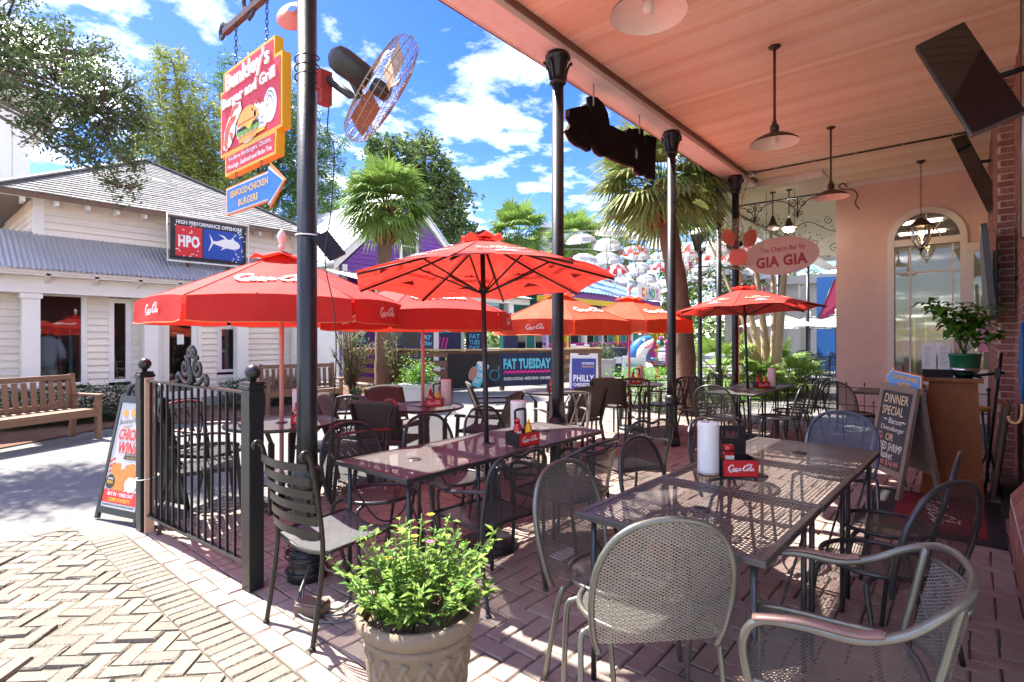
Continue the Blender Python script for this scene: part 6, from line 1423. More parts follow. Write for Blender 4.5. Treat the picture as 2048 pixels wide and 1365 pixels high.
for yy in (-.11,1.69,3.49,5.26,6.62):
    p_ = obj('porch_post', MB().box(-12.62,yy-.12,.0,-12.40,yy+.12,2.27), WHITE, shp, world=True); obj('post_cap', MB().box(-12.65,yy-.15,2.18,-12.37,yy+.15,2.265), WHITE, p_, world=True)
wallbox('porch_beam', shp, -12.64,-2.6,2.272,-12.36,6.85,2.56, WHITE)
wallbox('porch_fascia', shp, -12.13,-2.7,2.60,-12.10,7.0,2.66, WHITE)
wallbox('porch_ceiling', shp, -12.74,-2.6,2.563,-12.14,6.85,2.60, WHITE)
for k in range(14): obj('porch_rafter', MB().prism([(-12.36,2.44),(-12.14,2.55),(-12.14,2.60),(-12.36,2.60)], -.03, .03, frame((0,-2.2+.68*k,0),(1,0,0),(0,0,1))) , WHITE, shp, world=True)
TIN = mat('corrugated_tin', (0.40,0.40,0.40), .45, .3, var=.2, vs=1.5, bump=.05, bs=20)
def corr(x0, z0, x1, z1, y0, y1, pitch=.076, amp=.014):
    n = int((y1-y0)/pitch*6); m = MB()
    def P(i, j):
        y = y0+(y1-y0)*i/n; return (x0+(x1-x0)*j, y, z0+(z1-z0)*j + amp*math.sin(2*math.pi*y/pitch))
    return m.grid(P, n, 1)
obj('porch_roof', corr(-12.02,2.66,-13.02,3.42,-2.75,7.05), TIN, shp, world=True)
wallbox('upper_corner_board', shp, -13.05,1.79,3.3,-12.97,1.95,4.08, WHITE)
clap(1.95, 6.9, 3.38, 4.08, -13.0, shp); wallbox('upper_corner_board', shp, -13.05,6.9,3.3,-12.97,7.0,4.08, WHITE)
clap(-16.5, -13.05, 3.0, 4.08, 1.81, shp, axis='x'); wallbox('lean_to_roof', shp, -16,-2.0,3.05,-13.1,1.75,3.12, TRIMB); wallbox('upper_core', shp, -17.5,1.84,2.61,-13.03,6.95,4.09, CREAM)
pk = Vector((-15.7,4.27,5.92)); e0, e1, e2, e3 = Vector((-12.6,1.15,4.07)), Vector((-12.6,7.39,4.07)), Vector((-18.8,7.39,4.07)), Vector((-18.8,1.15,4.07))
SHG = mat('grey_asphalt_shingle', (0.2,0.2,0.19), .9, cols=[(0.27,0.265,0.25),(0.21,0.205,0.195),(0.30,0.29,0.275),(0.17,0.165,0.16)], var=.25, vs=14, bump=.3, bs=120)
sg = MB(); rs = random.Random(8)
for a, b in ((e0,e1),(e3,e0),(e1,e2)):
    mid = (a+b)/2; hgt = (pk-mid).length; up = (pk-mid).normalized(); rt = (b-a).normalized(); nrm = rt.cross(up); n = int(hgt/.125)
    if nrm.z < 0: nrm = -nrm
    for i in range(n):
        t0, t1 = i/n, (i+1.15)/n; hw = (b-a).length/2*(1-t0); x = -hw - rs.uniform(0,.2)
        while x < hw:
            w = rs.uniform(.22,.36); x0, x1 = max(x,-hw), min(x+w-.008,hw)
            if x1-x0 > .04:
                f0 = mid+up*hgt*t0; f1 = mid+up*hgt*min(t1,1); k1 = (b-a).length/2*(1-min(t1,1))
                y0, y1 = max(-k1,min(k1,x0)), max(-k1,min(k1,x1)); lift = nrm*(.022+rs.uniform(0,.006))
                sg.add([f0+rt*x0+lift, f0+rt*x1+lift, f1+rt*y1+nrm*.006, f1+rt*y0+nrm*.006, f0+rt*x0, f0+rt*x1], [(0,1,2,3),(4,5,1,0)])
            x += w
roof = obj('hip_roof', MB().add([e0,e1,e2,e3,pk], [(0,1,4),(1,2,4),(2,3,4),(3,0,4),(3,2,1,0)]), SHG, shp, world=True)
o = obj('shingle_courses', sg, SHG, roof, world=True); o['kind'] = 'stuff'
for a in (e0, e1): obj('hip_cap', MB().bar(a+Vector((0,0,.03)), pk+Vector((0,0,.04)), .2, .03), SHG, roof, world=True)
wallbox('roof_fascia', shp, -12.64,1.12,3.98,-12.605,7.42,4.065, TRIMB); wallbox('roof_fascia', shp, -18.8,1.10,3.98,-12.64,1.13,4.065, TRIMB); wallbox('eave_board', shp, -12.98,1.2,4.03,-12.66,7.3,4.05, WHITE)
for k in range(13): wallbox('rafter_tail', shp, -12.96,1.6+.46*k,3.90,-12.66,1.65+.46*k,4.03, WHITE)
# clothes in the window
def dressed_form(label, x, y, top_m, low_m, zb=.15, dress=False):
    t = thing('dressed_form', label, 'mannequin', (x,y,zb), group='dressed shop mannequins')
    if dress: obj('dress', MB().lathe([(.17,.35),(.14,.7),(.085,.98),(.12,1.15),(.105,1.24),(.03,1.27)], 20, Matrix.Scale(.8,4,(1,0,0))), top_m, t); obj('sash', MB().lathe([(.105,.96),(.10,1.02)], 20, cap=False), PRINT, t); obj('neck', MB().lathe([(.035,1.25),(.03,1.36)], 12), CREAM, t)
    else:
        obj('shirt', MB().lathe([(.15,.75),(.15,1.0),(.165,1.2),(.14,1.32),(.05,1.38)], 20, Matrix.Scale(.75,4,(1,0,0))), top_m, t)
        for s_ in (-1,1):
            obj('sleeve', MB().tube([(0,s_*.14,1.30),(0,s_*.22,1.1),(0,s_*.23,.95)], [.06,.065,.06], 10), top_m, t); obj('trouser_leg', MB().tube([(0,s_*.075,.78),(0,s_*.085,.45),(0,s_*.09,.3)], [.085,.085,.08], 10), low_m, t)
    obj('stand', MB().lathe([(.12,0),(.12,.015),(.012,.03),(.012,.4)], 12), DSTEEL, t)
LBL = mat('pale_blue_cotton', (0.42,0.52,0.62), .8, bump=.2, bs=20); KHK = mat('stone_cotton', (0.45,0.43,0.40), .8, bump=.2, bs=20); MAG = mat('magenta_cotton', (0.50,0.06,0.22), .7)
dressed_form('mannequin in pale blue shirt and stone shorts in the display window', -13.2,2.02,LBL,KHK); dressed_form('mannequin in a magenta strapless dress in the far display window', -13.1,5.04,MAG,MAG,.2,True)
gd = thing('clothes_rail', 'rail of coloured shirts in the display window behind the pale blue shirt', 'clothes rail', (-13.9,2.4,0)); obj('rail', MB().tube([(-13.9,2.0,1.7),(-13.9,3.0,1.7)], .012, 6).tube([(-13.9,2.0,.14),(-13.9,2.0,1.7)], .012, 6), DSTEEL, gd, world=True)
for k, c in enumerate(((.1,.3,.5),(.55,.12,.2),(.08,.4,.45),(.6,.3,.35),(.15,.2,.4))): obj('shirt', MB().lathe([(.09,.6),(.10,1.3),(.03,1.68)], 12, Matrix.Translation((-13.9,2.15+.17*k,0)) @ Matrix.Scale(.4,4,(0,1,0))), mat('shirt_cotton_%d' % k, c, .8), gd, world=True)
# shop sign
hp = thing('shop_sign', 'black framed offshore clothing sign with red and blue panels and white fish', 'sign', (-12.3,4.54,3.5)); Fh = frame((-12.3,4.54,3.53), (0,1,0), (0,0,1))
obj('panel', MB().box(-.74,-.42,-.05,.74,.42,0,Fh), BLKP, hp, world=True)
obj('tube_frame', MB().tube([Fh @ Vector(p) for p in [(-.80,-.47,-.02),(-.80,.47,-.02),(.80,.47,-.02),(.80,-.47,-.02)]], .02, 8, closed=True), WHITE, hp, world=True)
rp_ = obj('red_panel', MB().box(-.66,-.36,.0005,-.16,.26,.004,Fh), REDP, hp, world=True); bp_ = obj('blue_panel', MB().box(-.14,-.36,.0005,.66,.26,.004,Fh), mat('royal_blue_print', (0.01,0.06,0.36), .5), hp, world=True)
tm = MB(); put_text(tm, 'HPO', Fh, w=.40, h=.25, x=-.41, y=-.05, z=.006, bold=.05); obj('lettering', tm, PRINT, rp_, world=True)
tm = MB(); put_text(tm, 'HIGH PERFORMANCE OFFSHORE', Fh, w=1.3, h=.085, x=0, y=.335, z=.006, bold=.03); obj('lettering', tm, PRINT, hp, world=True)
obj('fish', MB().flat([(-.02,.17),(.06,.02),(.15,.03),(.25,.08),(.30,.10),(.16,.18),(.28,.16),(.35,.09),(.42,.10),(.455,.16),(.49,.09),(.57,.05),(.615,-.02),(.60,-.03),(.61,-.05),(.56,-.09),(.45,-.115),(.32,-.10),(.2,-.16),(.26,-.09),(.12,-.05),(.06,-.03),(-.03,-.20),(-.04,-.19),(.02,-.01)], .006, Fh), PRINT, bp_, world=True)
wr = MB()
for k in range(60):
    x = rs.choice((rs.uniform(-.66,-.2),rs.uniform(.42,.72),rs.uniform(.5,.72))); y = rs.uniform(-.4,.3); wr.flat([(x+rs.uniform(.006,.024)*math.cos(a),y+rs.uniform(.006,.02)*math.sin(a)) for a in [i*.9 for i in range(7)]], .0075, Fh)
o = obj('peeled_flecks', wr, PRINT, hp, world=True); o['kind'] = 'stuff'
for yy in (4.15,4.95): obj('support', MB().bar((-12.33,yy,3.10),(-12.45,yy,2.98),.05,.05), TRIMB, hp, world=True)
# tower at the far left
tw = thing('white_tower', 'tall white boarded tower with overhanging eave behind the shop', 'tower', at(0,600,15)); tq = at(62,300,15)
FT = frame(Vector((tq.x,tq.y,0)), (0,1,0), (0,0,1))
obj('core', MB().box(-6,-.1,-4,-.02,8.1,-.02,FT), WHITE, tw, world=True)
for k in range(16): obj('board', MB().box(-.02-.37*(k+1)+.008,3.5,-.019,-.02-.37*k-.008,8.0,.012,FT), WHITE, tw, world=True)
obj('roof', MB().box(-6.6,8.02,-4.6,.7,8.16,.6,FT), WHITE, tw, world=True)
for k in range(7): obj('rafter', MB().box(-.1-.9*k,7.86,.015,-.02-.9*k,8.01,.58,FT), WHITE, tw, world=True)
# ---- benches
def bench(label, x, y, rz, L):
    t = thing('park_bench', label, 'bench', (x,y,0), rz, 'slatted timber benches')
    for k in range(int(L/.115)): xx = -L/2+.06+.115*k; obj('back_slat', MB().box(xx,-.235,.47,xx+.065,-.215,.88,Matrix.Translation((0,0,0)) @ Matrix.Rotation(R(6),4,'X')), TEAK, t)
    obj('top_rail', MB().box(-L/2,-.335,.86,L/2,-.295,.935), TEAK, t, bevel=.006); obj('lower_rail', MB().box(-L/2,-.295,.46,L/2,-.265,.52), TEAK, t)
    for k in range(5): obj('seat_slat', MB().box(-L/2+.05,-.25+.105*k,.415,L/2-.05,-.16+.105*k,.44), TEAK, t)
    obj('apron', MB().box(-L/2+.05,.255,.33,L/2-.05,.28,.414), TEAK, t)
    for s_ in (-1,1):
        x0 = s_*L/2 - (.065 if s_ > 0 else 0); obj('leg', MB().box(x0,.2,0,x0+.065,.265,.62), TEAK, t); obj('leg', MB().bar((x0+.0325,-.33,0),(x0+.0325,-.26,.45),.065,.065,(0,1,0)).bar((x0+.0325,-.26,.4505),(x0+.0325,-.335,.95),.065,.065,(0,1,0)), TEAK, t); obj('arm', MB().box(x0-.012,-.27,.621,x0+.077,.31,.655), TEAK, t, bevel=.008)
bench('slatted timber bench before the display window', -9.83,1.30,-66.4,1.62); bench('slatted timber bench beside the grass tufts', -10.43,5.61,-102.7,1.5)
# ---- leaf helpers
def hedge(label, box, n, L, m, name='hedge', cat='hedge', zb=0.0):
    x0,y0,x1,y1,h = box; t = thing(name, label, cat, ((x0+x1)/2,(y0+y1)/2,zb)); mb = MB(); rr = random.Random(len(label))
    for k in range(n):
        x, y, z = rr.uniform(x0,x1), rr.uniform(y0,y1), rr.uniform(.04,1)*h
        bump_ = .06*math.sin(7*x)+.06*math.cos(6*y)
        an = rr.uniform(0,6.28); leaf(mb, Vector((x,y,zb+min(z,h+bump_))), Vector((math.cos(an),math.sin(an),rr.uniform(-.3,.8))), Vector((0,0,1)), L*rr.uniform(.6,1.2), L*.5)
    o = obj('foliage', mb, m, t, world=True); o['kind'] = 'stuff'
    st = MB(); k = 0
    while k < 12: x, y = rr.uniform(x0,x1), rr.uniform(y0,y1); st.tube([(x,y,zb-.02),(x+rr.uniform(-.1,.1),y+rr.uniform(-.1,.1),zb+h*.8)], .01, 5); k += 1
    obj('stem_cluster', st, TRIMB, t, world=True)['kind'] = 'stuff'
    return t
LG1 = leaf_mat('hedge_leaf', (0.035,0.085,0.022), .25, .45); LG2 = leaf_mat('lime_leaf', (0.13,0.30,0.025), .4, .3); LG3 = leaf_mat('grey_green_leaf', (0.09,0.16,0.055), .3, .4)
hedge('low clipped dark hedge behind the display window bench', (-12.3,1.0,-11.5,3.1,.66), 9000, .06, LG1); hedge('low dark hedge behind the grass side bench', (-12.2,4.6,-11.4,6.4,.62), 6000, .06, LG1)
def spray(label, name, cat, x, y, n, h, spread, Lw, m, zb=0.0, droop=.5):
    """a tuft of long arching blades"""
    t = thing(name, label, cat, (x,y,zb)); mb = MB(); rr = random.Random(int(abs(x*100)))
    for k in range(n):
        a = rr.uniform(0,6.28); s_ = spread*rr.uniform(.3,1); hh = h*rr.uniform(.6,1.05); d = Vector((math.cos(a),math.sin(a),0)); sd = Vector((-math.sin(a),math.cos(a),0))*Lw
        p = [Vector((0,0,0))+d*.03, d*s_*.45+Vector((0,0,hh*.75)), d*s_+Vector((0,0,hh*(1-droop)))]
        mb.add([p[0]-sd*.5,p[0]+sd*.5,p[1]+sd*.5,p[1]-sd*.5,p[2]], [(0,1,2,3),(3,2,4)])
    o = obj('blade_mass', mb, m, t); o['kind'] = 'stuff'; obj('crown_base', MB().lathe([(.03,-.01),(.05,.02),(.02,.08)], 8), TRIMB, t); return t
for q, (px, py, lb) in enumerate(((672,800,'spiky grass tuft beside the timber bench'),(712,806,'spiky grass tuft in front of the palm'),(745,800,'spiky grass tuft before the white porch post'),(790,795,'spiky grass tuft next to the grey planter'))): p = on(px,py); spray(lb,'grass_tuft','grass tuft',p.x,p.y,90,.5,.42,.018,LG3)
def oleander(label, px, py, h, n, seed, m=None, sp=.5):
    p = on(px,py); t = thing('oleander_shrub', label, 'shrub', p); mb, st = MB(), MB(); rr = random.Random(seed)
    for k in range(n):
        a = rr.uniform(0,6.28); top = Vector((math.cos(a)*sp*rr.random(), math.sin(a)*sp*rr.random(), h*rr.uniform(.5,1))); st.tube([Vector((rr.uniform(-.06,.06),rr.uniform(-.06,.06),0)), top*.5+Vector((0,0,.1)), top], .012, 5)
        for i in range(26):
            f = rr.uniform(.35,1); q = top*f; an = rr.uniform(0,6.28); leaf(mb, q, Vector((math.cos(an),math.sin(an),rr.uniform(0,.9))), Vector((0,0,1)), rr.uniform(.12,.2), .028)
    obj('foliage', mb, m or LG3, t)['kind'] = 'stuff'; obj('stem_cluster', st, TRIMB, t)['kind'] = 'stuff'
OLM = leaf_mat('pale_oleander_leaf', (0.17,0.24,0.08), .3, .35)
oleander('tall oleander shrub left of the white porch post', 705,792,2.1,34,1,OLM,.7); oleander('low oleander shrub right of the palm trunk', 795,782,1.5,22,2,OLM,.5)
# ---- trees
BARK = mat('grey_brown_bark', (0.16,0.12,0.09), .95, var=.35, vs=9, bump=.8, bs=25)
def tree(name, label, base, h, crown, n_leaf, L, m, seed, trunk_r=.22, limbs=9, lean=(0,0), leaf_w=.45, group=None, clump=.55, fmin=.25):
    """crown: list of (dx, dy, z, radius) blobs in metres; leaves are clustered along twigs inside them"""
    t = thing(name, label, 'tree', base, group=group); rr = random.Random(seed); tr = MB(); mb = MB()
    ztop = h*.8; tr.tube(smooth_path([(0,0,-.1),(lean[0]*.3,lean[1]*.3,ztop*.35),(lean[0],lean[1],ztop)],5), [trunk_r*(1-.75*i/10) for i in range(11)], 9)
    obj('trunk', tr, BARK, t); lm = MB()
    tot = sum(c[3]**2 for c in crown)
    for (dx,dy,z,r_) in crown:
        f = min(.95, max(fmin, z/ztop*.75)); s_ = Vector((lean[0]*f,lean[1]*f,ztop*f)); c = Vector((dx,dy,z))
        lm.tube(smooth_path([s_, s_.lerp(c,.5)+Vector((0,0,.1*r_)), c],4), [trunk_r*.4,trunk_r*.36,trunk_r*.33,trunk_r*.3,trunk_r*.25,trunk_r*.2,trunk_r*.16,trunk_r*.12,trunk_r*.08], 6)
        nl = int(n_leaf*r_*r_/tot); per = 26; k = 0
        while k < nl:
            while True:
                v = Vector((rr.uniform(-1,1),rr.uniform(-1,1),rr.uniform(-1,1)))
                if .25 < v.length < 1: break
            o_ = c + Vector((v.x*r_, v.y*r_, v.z*r_*.8)); ax = (v + Vector((rr.uniform(-.5,.5),rr.uniform(-.5,.5),rr.uniform(-.7,.3)))).normalized(); tl_ = rr.uniform(.5,1)*clump*min(1,r_)
            if rr.random() < .25: lm.tube([c.lerp(o_,.3), o_, o_+ax*tl_], [.02,.012,.005], 4)
            for i in range(per):
                p = o_ + ax*tl_*rr.random() + Vector((rr.gauss(0,.08),rr.gauss(0,.08),rr.gauss(0,.08)))*clump*1.3; d = Vector((rr.gauss(0,1),rr.gauss(0,1),rr.gauss(-.1,.8))); q = L*rr.uniform(.6,1.25); d.normalize(); s2 = d.cross(Vector((rr.gauss(0,1),rr.gauss(0,1),rr.gauss(0,1))))
                if s2.length < 1e-3: continue
                s2.normalize(); mb.add([p, p+d*q*.5+s2*q*leaf_w*.5, p+d*q, p+d*q*.5-s2*q*leaf_w*.5], [(0,1,2,3)])
            k += per
    obj('limb_cluster', lm, BARK, t)['kind'] = 'stuff'; obj('crown', mb, m, t)['kind'] = 'stuff'
    return t
OAK = leaf_mat('live_oak_leaf', (0.10,0.145,0.05), .3, .5); CYP = leaf_mat('cypress_leaf', (0.22,0.26,0.05), .4, .45); PIN = leaf_mat('pine_needle', (0.10,0.20,0.05), .3, .45); FARL = leaf_mat('distant_leaf', (0.13,0.19,0.06), .3, .5)
def blob(base, px, py, d, r_):
    p = at(px,py,d); return (p.x-base.x, p.y-base.y, p.z, r_)
ob = at(-250,800,7.2); ob.z = 0
tree('live_oak','live oak spreading its branches over the benches', ob, 7.5, [blob(ob,px,py,d,r_) for px,py,d,r_ in ((40,110,7.6,.65),(120,180,7.4,.7),(200,230,7.4,.6),(235,190,7.6,.4),(165,120,7.7,.45),(150,290,7.3,.35),(225,310,7.2,.33),(250,380,7.2,.2),(10,50,7.8,.6),(-80,90,7.6,.8),(-160,30,7.4,1.0),(280,240,7.4,.22),(90,250,7.5,.35))], 27000, .070, OAK, 21, .10, leaf_w=.38, clump=.45, fmin=.9)
def btree(name, label, px, d, h, blobs, n, L, m, seed, **kw):
    b = at(px,700,d); b.z = 0
    return tree(name, label, b, h, [blob(b,x,y,d+rng.uniform(-.6,.6),r_*d/1075) for x,y,r_ in blobs], n, L, m, seed, **kw)
btree('bald_cypress','feathery yellow green cypress tree behind the shop roof', 375,24,15,[(350,160,40),(340,230,55),(400,250,50),(330,300,60),(390,330,60),(300,330,45),(430,300,45),(420,390,55),(345,120,24),(360,390,60),(480,400,50)],26000,.24,CYP,31,leaf_w=.22,trunk_r=.3,clump=1.0)
btree('pine_tree','dense green pine tree behind the burger sign', 520,27,16,[(500,160,55),(460,190,40),(560,200,55),(520,260,65),(600,270,50),(620,340,55),(540,340,70),(640,400,50),(470,340,50),(660,300,35),(560,400,60)],26000,.32,PIN,32,leaf_w=.14,trunk_r=.35,clump=.9)
btree('broadleaf_tree','olive green tree behind the purple house', 850,36,13,[(790,310,38),(850,320,34),(890,340,22),(860,390,42),(905,400,32),(880,450,44),(925,465,22),(765,290,24),(915,375,18),(800,370,42),(850,288,18)],14000,.32,FARL,33,leaf_w=.5,trunk_r=.35,clump=1.1)
for q,(px,d,lb,bl) in enumerate(((1240,46,'round green tree behind the hanging umbrellas',[(1210,490,40),(1260,500,50),(1310,530,50)]),(1480,30,'leafy tree behind the far gallery columns',[(1420,480,60),(1460,420,50),(1500,520,60),(1440,560,60),(1400,430,35)]),(1590,40,'leafy tree at the end of the far gallery',[(1560,600,60),(1600,560,60),(1650,600,60),(1620,640,60),(1540,650,50)]),(1350,40,'leafy tree behind the candy shop steps',[(1320,600,50),(1360,630,50),(1390,560,50),(1330,650,40)]),(1010,60,'distant tree behind the beer umbrella',[(960,640,60),(1010,620,60),(1060,640,60)]),(700,42,'distant tree behind the tin roof',[(640,420,50),(690,440,60),(740,430,60),(720,380,40)]))):
    btree('background_tree', lb, px, d, 9, bl, 4200, .30, FARL, 40+q, leaf_w=.5, clump=1.1, group='background trees')
fw = MB(); rf = random.Random(9)
for k in range(9000):
    px = rf.uniform(-300,2400); d = rf.uniform(75,95); p = at(px,600,d); p.z = rf.uniform(0,4.5+1.5*math.sin(px*.011)+math.sin(px*.037)); an = rf.uniform(0,6.28); v = Vector((math.cos(an),math.sin(an),rf.uniform(-.5,.5))); s2 = v.cross(Vector((rf.gauss(0,1),rf.gauss(0,1),1))).normalized(); fw.add([p,p+v*.6+s2*.4,p+v*1.2,p+v*.6-s2*.4], [(0,1,2,3)])
o = obj('distant_woods', fw, FARL); o['kind'] = 'stuff'; tag(o, 'distant band of woods along the horizon behind the shops', 'woods')
# sabal palms
PTR = mat('palm_trunk_bark', (0.20,0.125,0.085), .95, var=.35, vs=10, bump=.9, bs=22, stretch=(1,1,3)); FRD = leaf_mat('palm_frond', (0.17,0.27,0.055), .3, .35); FRD2 = leaf_mat('dusty_palm_frond', (0.22,0.26,0.08), .3, .35); BOOT = mat('palm_boot', (0.27,0.15,0.07), .9, var=.3, vs=12)
def palm(label, base, h, R_, n, seed, top=None, tr=.2, boots=40, m=None, group='sabal palms', bootlen=.9):
    t = thing('sabal_palm', label, 'palm', base, group=group); rr = random.Random(seed); top = Vector(top) if top else Vector((0,0,h)); m = m or FRD
    pth = smooth_path([(0,0,-.1), (top.x*.25,top.y*.25,h*.45), top],8); obj('trunk', MB().tube(pth, [tr*(1.15-.3*i/16)+.012*math.sin(i*2.7) for i in range(17)], 12), PTR, t)
    bt = MB()
    for k in range(boots):
        a = k*2.4; z = -bootlen*rr.random(); p = top + Vector((math.cos(a)*tr*.8, math.sin(a)*tr*.8, z)); e = p + Vector((math.cos(a)*.17,math.sin(a)*.17,.22)); bt.bar(p, e, .07, .03)
    obj('boot_cluster', bt, BOOT, t)['kind'] = 'stuff'
    fr, pt = MB(), MB()
    for k in range(n):
        a = k*2.39996; el = 1.25 - 2.0*((k+.5)/n)**.85 + rr.uniform(-.12,.12); d = Vector((math.cos(a)*math.cos(el), math.sin(a)*math.cos(el), math.sin(el)))
        pl_ = R_*rr.uniform(.42,.55); c = top + d*pl_ + Vector((0,0,.12-.05*(1-math.sin(el)))); pt.tube([top+d*.05, top+d*pl_*.5+Vector((0,0,.08)), c], [.02,.014,.01], 5)
        sd = d.cross(Vector((0,0,1)));  sd = sd.normalized() if sd.length > 1e-3 else Vector((1,0,0)); nn_ = sd.cross(d)
        for i in range(30):
            f = (i-14.5)/14.5; an = f*1.9; q = (d*math.cos(an) + sd*math.sin(an) + nn_*.12*abs(f)).normalized(); L_ = R_*.62*(1-.25*abs(f))*rr.uniform(.85,1.08); w = .022*R_/1.2
            wv = q.cross(nn_); wv = wv.normalized() if wv.length > 1e-3 else sd
            p1 = c + q*L_*.55; p2 = c + q*L_*rr.uniform(.9,1.05) + Vector((0,0,-.45*L_*(.6+.4*abs(f))*rr.uniform(.6,1.3)))
            fr.add([c-wv*w*.3,c+wv*w*.3,p1+wv*w,p1-wv*w,p2], [(0,1,2,3),(3,2,4)])
    obj('frond_mass', fr, m, t)['kind'] = 'stuff'; obj('frond_stalks', pt, HERB2, t)['kind'] = 'stuff'
    return t
b = on(766,779); b.z = 0; d_ = 1612.5/104; hp_ = EYE + (675-418)/FPX*d_
palm('shaggy sabal palm with rough boots in front of the purple house', b, hp_, 1.55, 54, 3, (.12,.0,hp_), .22, 110, bootlen=1.1)
b = Vector((-4.2,10.2,0)); tq = at(1322,375,10.6); palm('tall sabal palm beside the far gallery corner', b, 4.45, 1.6, 50, 4, (tq.x-b.x,tq.y-b.y,4.45), .20, 60, FRD2)
for q,(px,py,d,R_,lb) in enumerate(((1035,470,40,3.0,'distant sabal palm left of the column behind the beer umbrella'),(1150,485,36,2.6,'distant sabal palm right of the column behind the beer umbrella'))): tp_ = at(px,py,d); palm(lb, Vector((tp_.x,tp_.y,0)), tp_.z, R_, 36, 20+q, None, .25, 20)
for q,(px,py,h,lb) in enumerate(((1440,790,1.5,'fan palmetto beside the black far gallery column'),(1555,785,1.3,'fan palmetto in front of the pale myrtle trunks'),(1600,792,.9,'small fan palmetto nearest the pink wall'),(1520,795,.85,'small fan palmetto behind the far beer umbrella'))):
    p = on(px,py); p.z = 0; t = palm(lb, p, h*.35, h*.95, 16, 50+q, None, .05, 6, FRD, 'fan palmettos', .2)
hedge('bright lime green shrub behind the low iron fence', (-5.9,9.9,-4.75,11.4,.85), 3000, .075, LG2, 'lime_shrub', 'shrub'); hedge('low green ground cover under the palmettos', (-4.6,11.0,-3.6,14.5,.35), 1700, .07, LG2, 'ground_cover', 'ground cover')
# crape myrtle
cm = on(1530,792); cm.z = 0; CMB = mat('pale_myrtle_bark', (0.42,0.31,0.20), .7, var=.3, vs=5, stretch=(3,3,1)); my = thing('crape_myrtle', 'crape myrtle with pale smooth multiple trunks behind the far gallery column', 'tree', cm)
for k,(dx,dy,r_) in enumerate(((.0,0,.11),(.28,.1,.13),(-.22,.1,.10),(-.45,.35,.07),(.1,.4,.09))): obj('trunk', MB().tube(smooth_path([(dx*.5,dy*.5,-.05),(dx*1.0,dy,1.3),(dx*1.9-.15,dy*1.5,2.7),(dx*3.2-.4,dy*2,4.6)],5), [r_*(1.1-.045*i) for i in range(16)], 9), CMB, my)
mm = MB(); rr = random.Random(77)
for k in range(2600):
    v = Vector((rr.gauss(0,1.0),rr.gauss(0,1.0),rr.gauss(4.6,.5))); an = rr.uniform(0,6.28); d = Vector((math.cos(an),math.sin(an),rr.uniform(-.6,.4))); leaf(mm, v+Vector((-1.0,.4,0)), d, Vector((0,0,1)), .11, .055)
obj('crown', mm, FARL, my)['kind'] = 'stuff'
# ---- purple house
PUR = mat('purple_clapboard', (0.17,0.035,0.30), .55, rnd=.06, var=.08, vs=5); PX = -16.0
ph_ = thing('purple_house', 'purple gabled house with white trim and silver metal roof', 'house', (PX,12.85,0)); GF = frame((PX,12.85,0), (0,1,0), (0,0,1))
obj('gable_wall', MB().prism([(-2.75,0),(2.75,0),(2.75,4.0),(0,6.6),(-2.75,4.0)], -.3, -.025, GF), PUR, ph_, world=True)
z = 2.6
while z < 6.5:
    hw = 2.75 if z < 4 else 2.75*(6.6-z)/2.6
    hw2 = 2.75 if z+.16 < 4 else max(.02,2.75*(6.6-z-.16)/2.6)
    parts = [(-hw,hw,-hw2,hw2)] if not (4.25 < z < 5.5) else [(-hw,-.50,-hw2,-.50),(.42,hw,.42,hw2)]
    for a0,a1,c0,c1 in parts:
        if a1-a0 > .05: obj('siding_board', MB().add([(a0,z,.0),(a1,z,0),(c1,z+.16,-.02),(c0,z+.16,-.02),(a0,z,-.024),(a1,z,-.024)], [(0,1,2,3),(4,5,1,0)], GF), PUR, ph_, world=True)
    z += .16
for s_ in (-1,1): obj('bargeboard', MB().prism([(s_*3.15,3.75),(s_*3.15,3.98),(0,6.95),(0,6.68)], .002, .06, GF), WHITE, ph_, world=True); obj('corner_board', MB().box(s_*2.75-.09,0,.003,s_*2.75+.09,3.95,.03,GF), WHITE, ph_, world=True)
RIB = mat('silver_ribbed_roof', (0.55,0.56,0.57), .4, .6, var=.1, vs=2)
for s_ in (-1,1):
    rf_ = obj('roof_slope', MB().prism([(s_*3.2,3.95),(s_*3.2,4.0),(0,7.02),(0,6.97)], .08, -9, GF), RIB, ph_, world=True)
    for k in range(16): obj('roof_rib', MB().bar(GF @ Vector((s_*3.2,4.02,.05-.58*k)), GF @ Vector((0,7.04,.05-.58*k)), .03, .05), RIB, rf_, world=True)
wn = obj('gable_window', MB().box(-.48,4.28,.0005,-.36,5.5,.05,GF).box(.28,4.28,.0005,.40,5.5,.05,GF).box(-.3595,5.38,.0005,.2795,5.5,.05,GF).box(-.3595,4.28,.0005,.2795,4.40,.05,GF).box(-.3595,4.87,.0005,.2795,4.91,.04,GF), WHITE, ph_, world=True); obj('pane', MB().box(-.36,4.4,-.02,.28,5.38,.004,GF), mat('dark_pane', (0.03,0.035,0.04), .08), wn, world=True)
wallbox('side_wall', ph_, -24,10.08,0,PX-.31,10.12,4.0, WHITE)
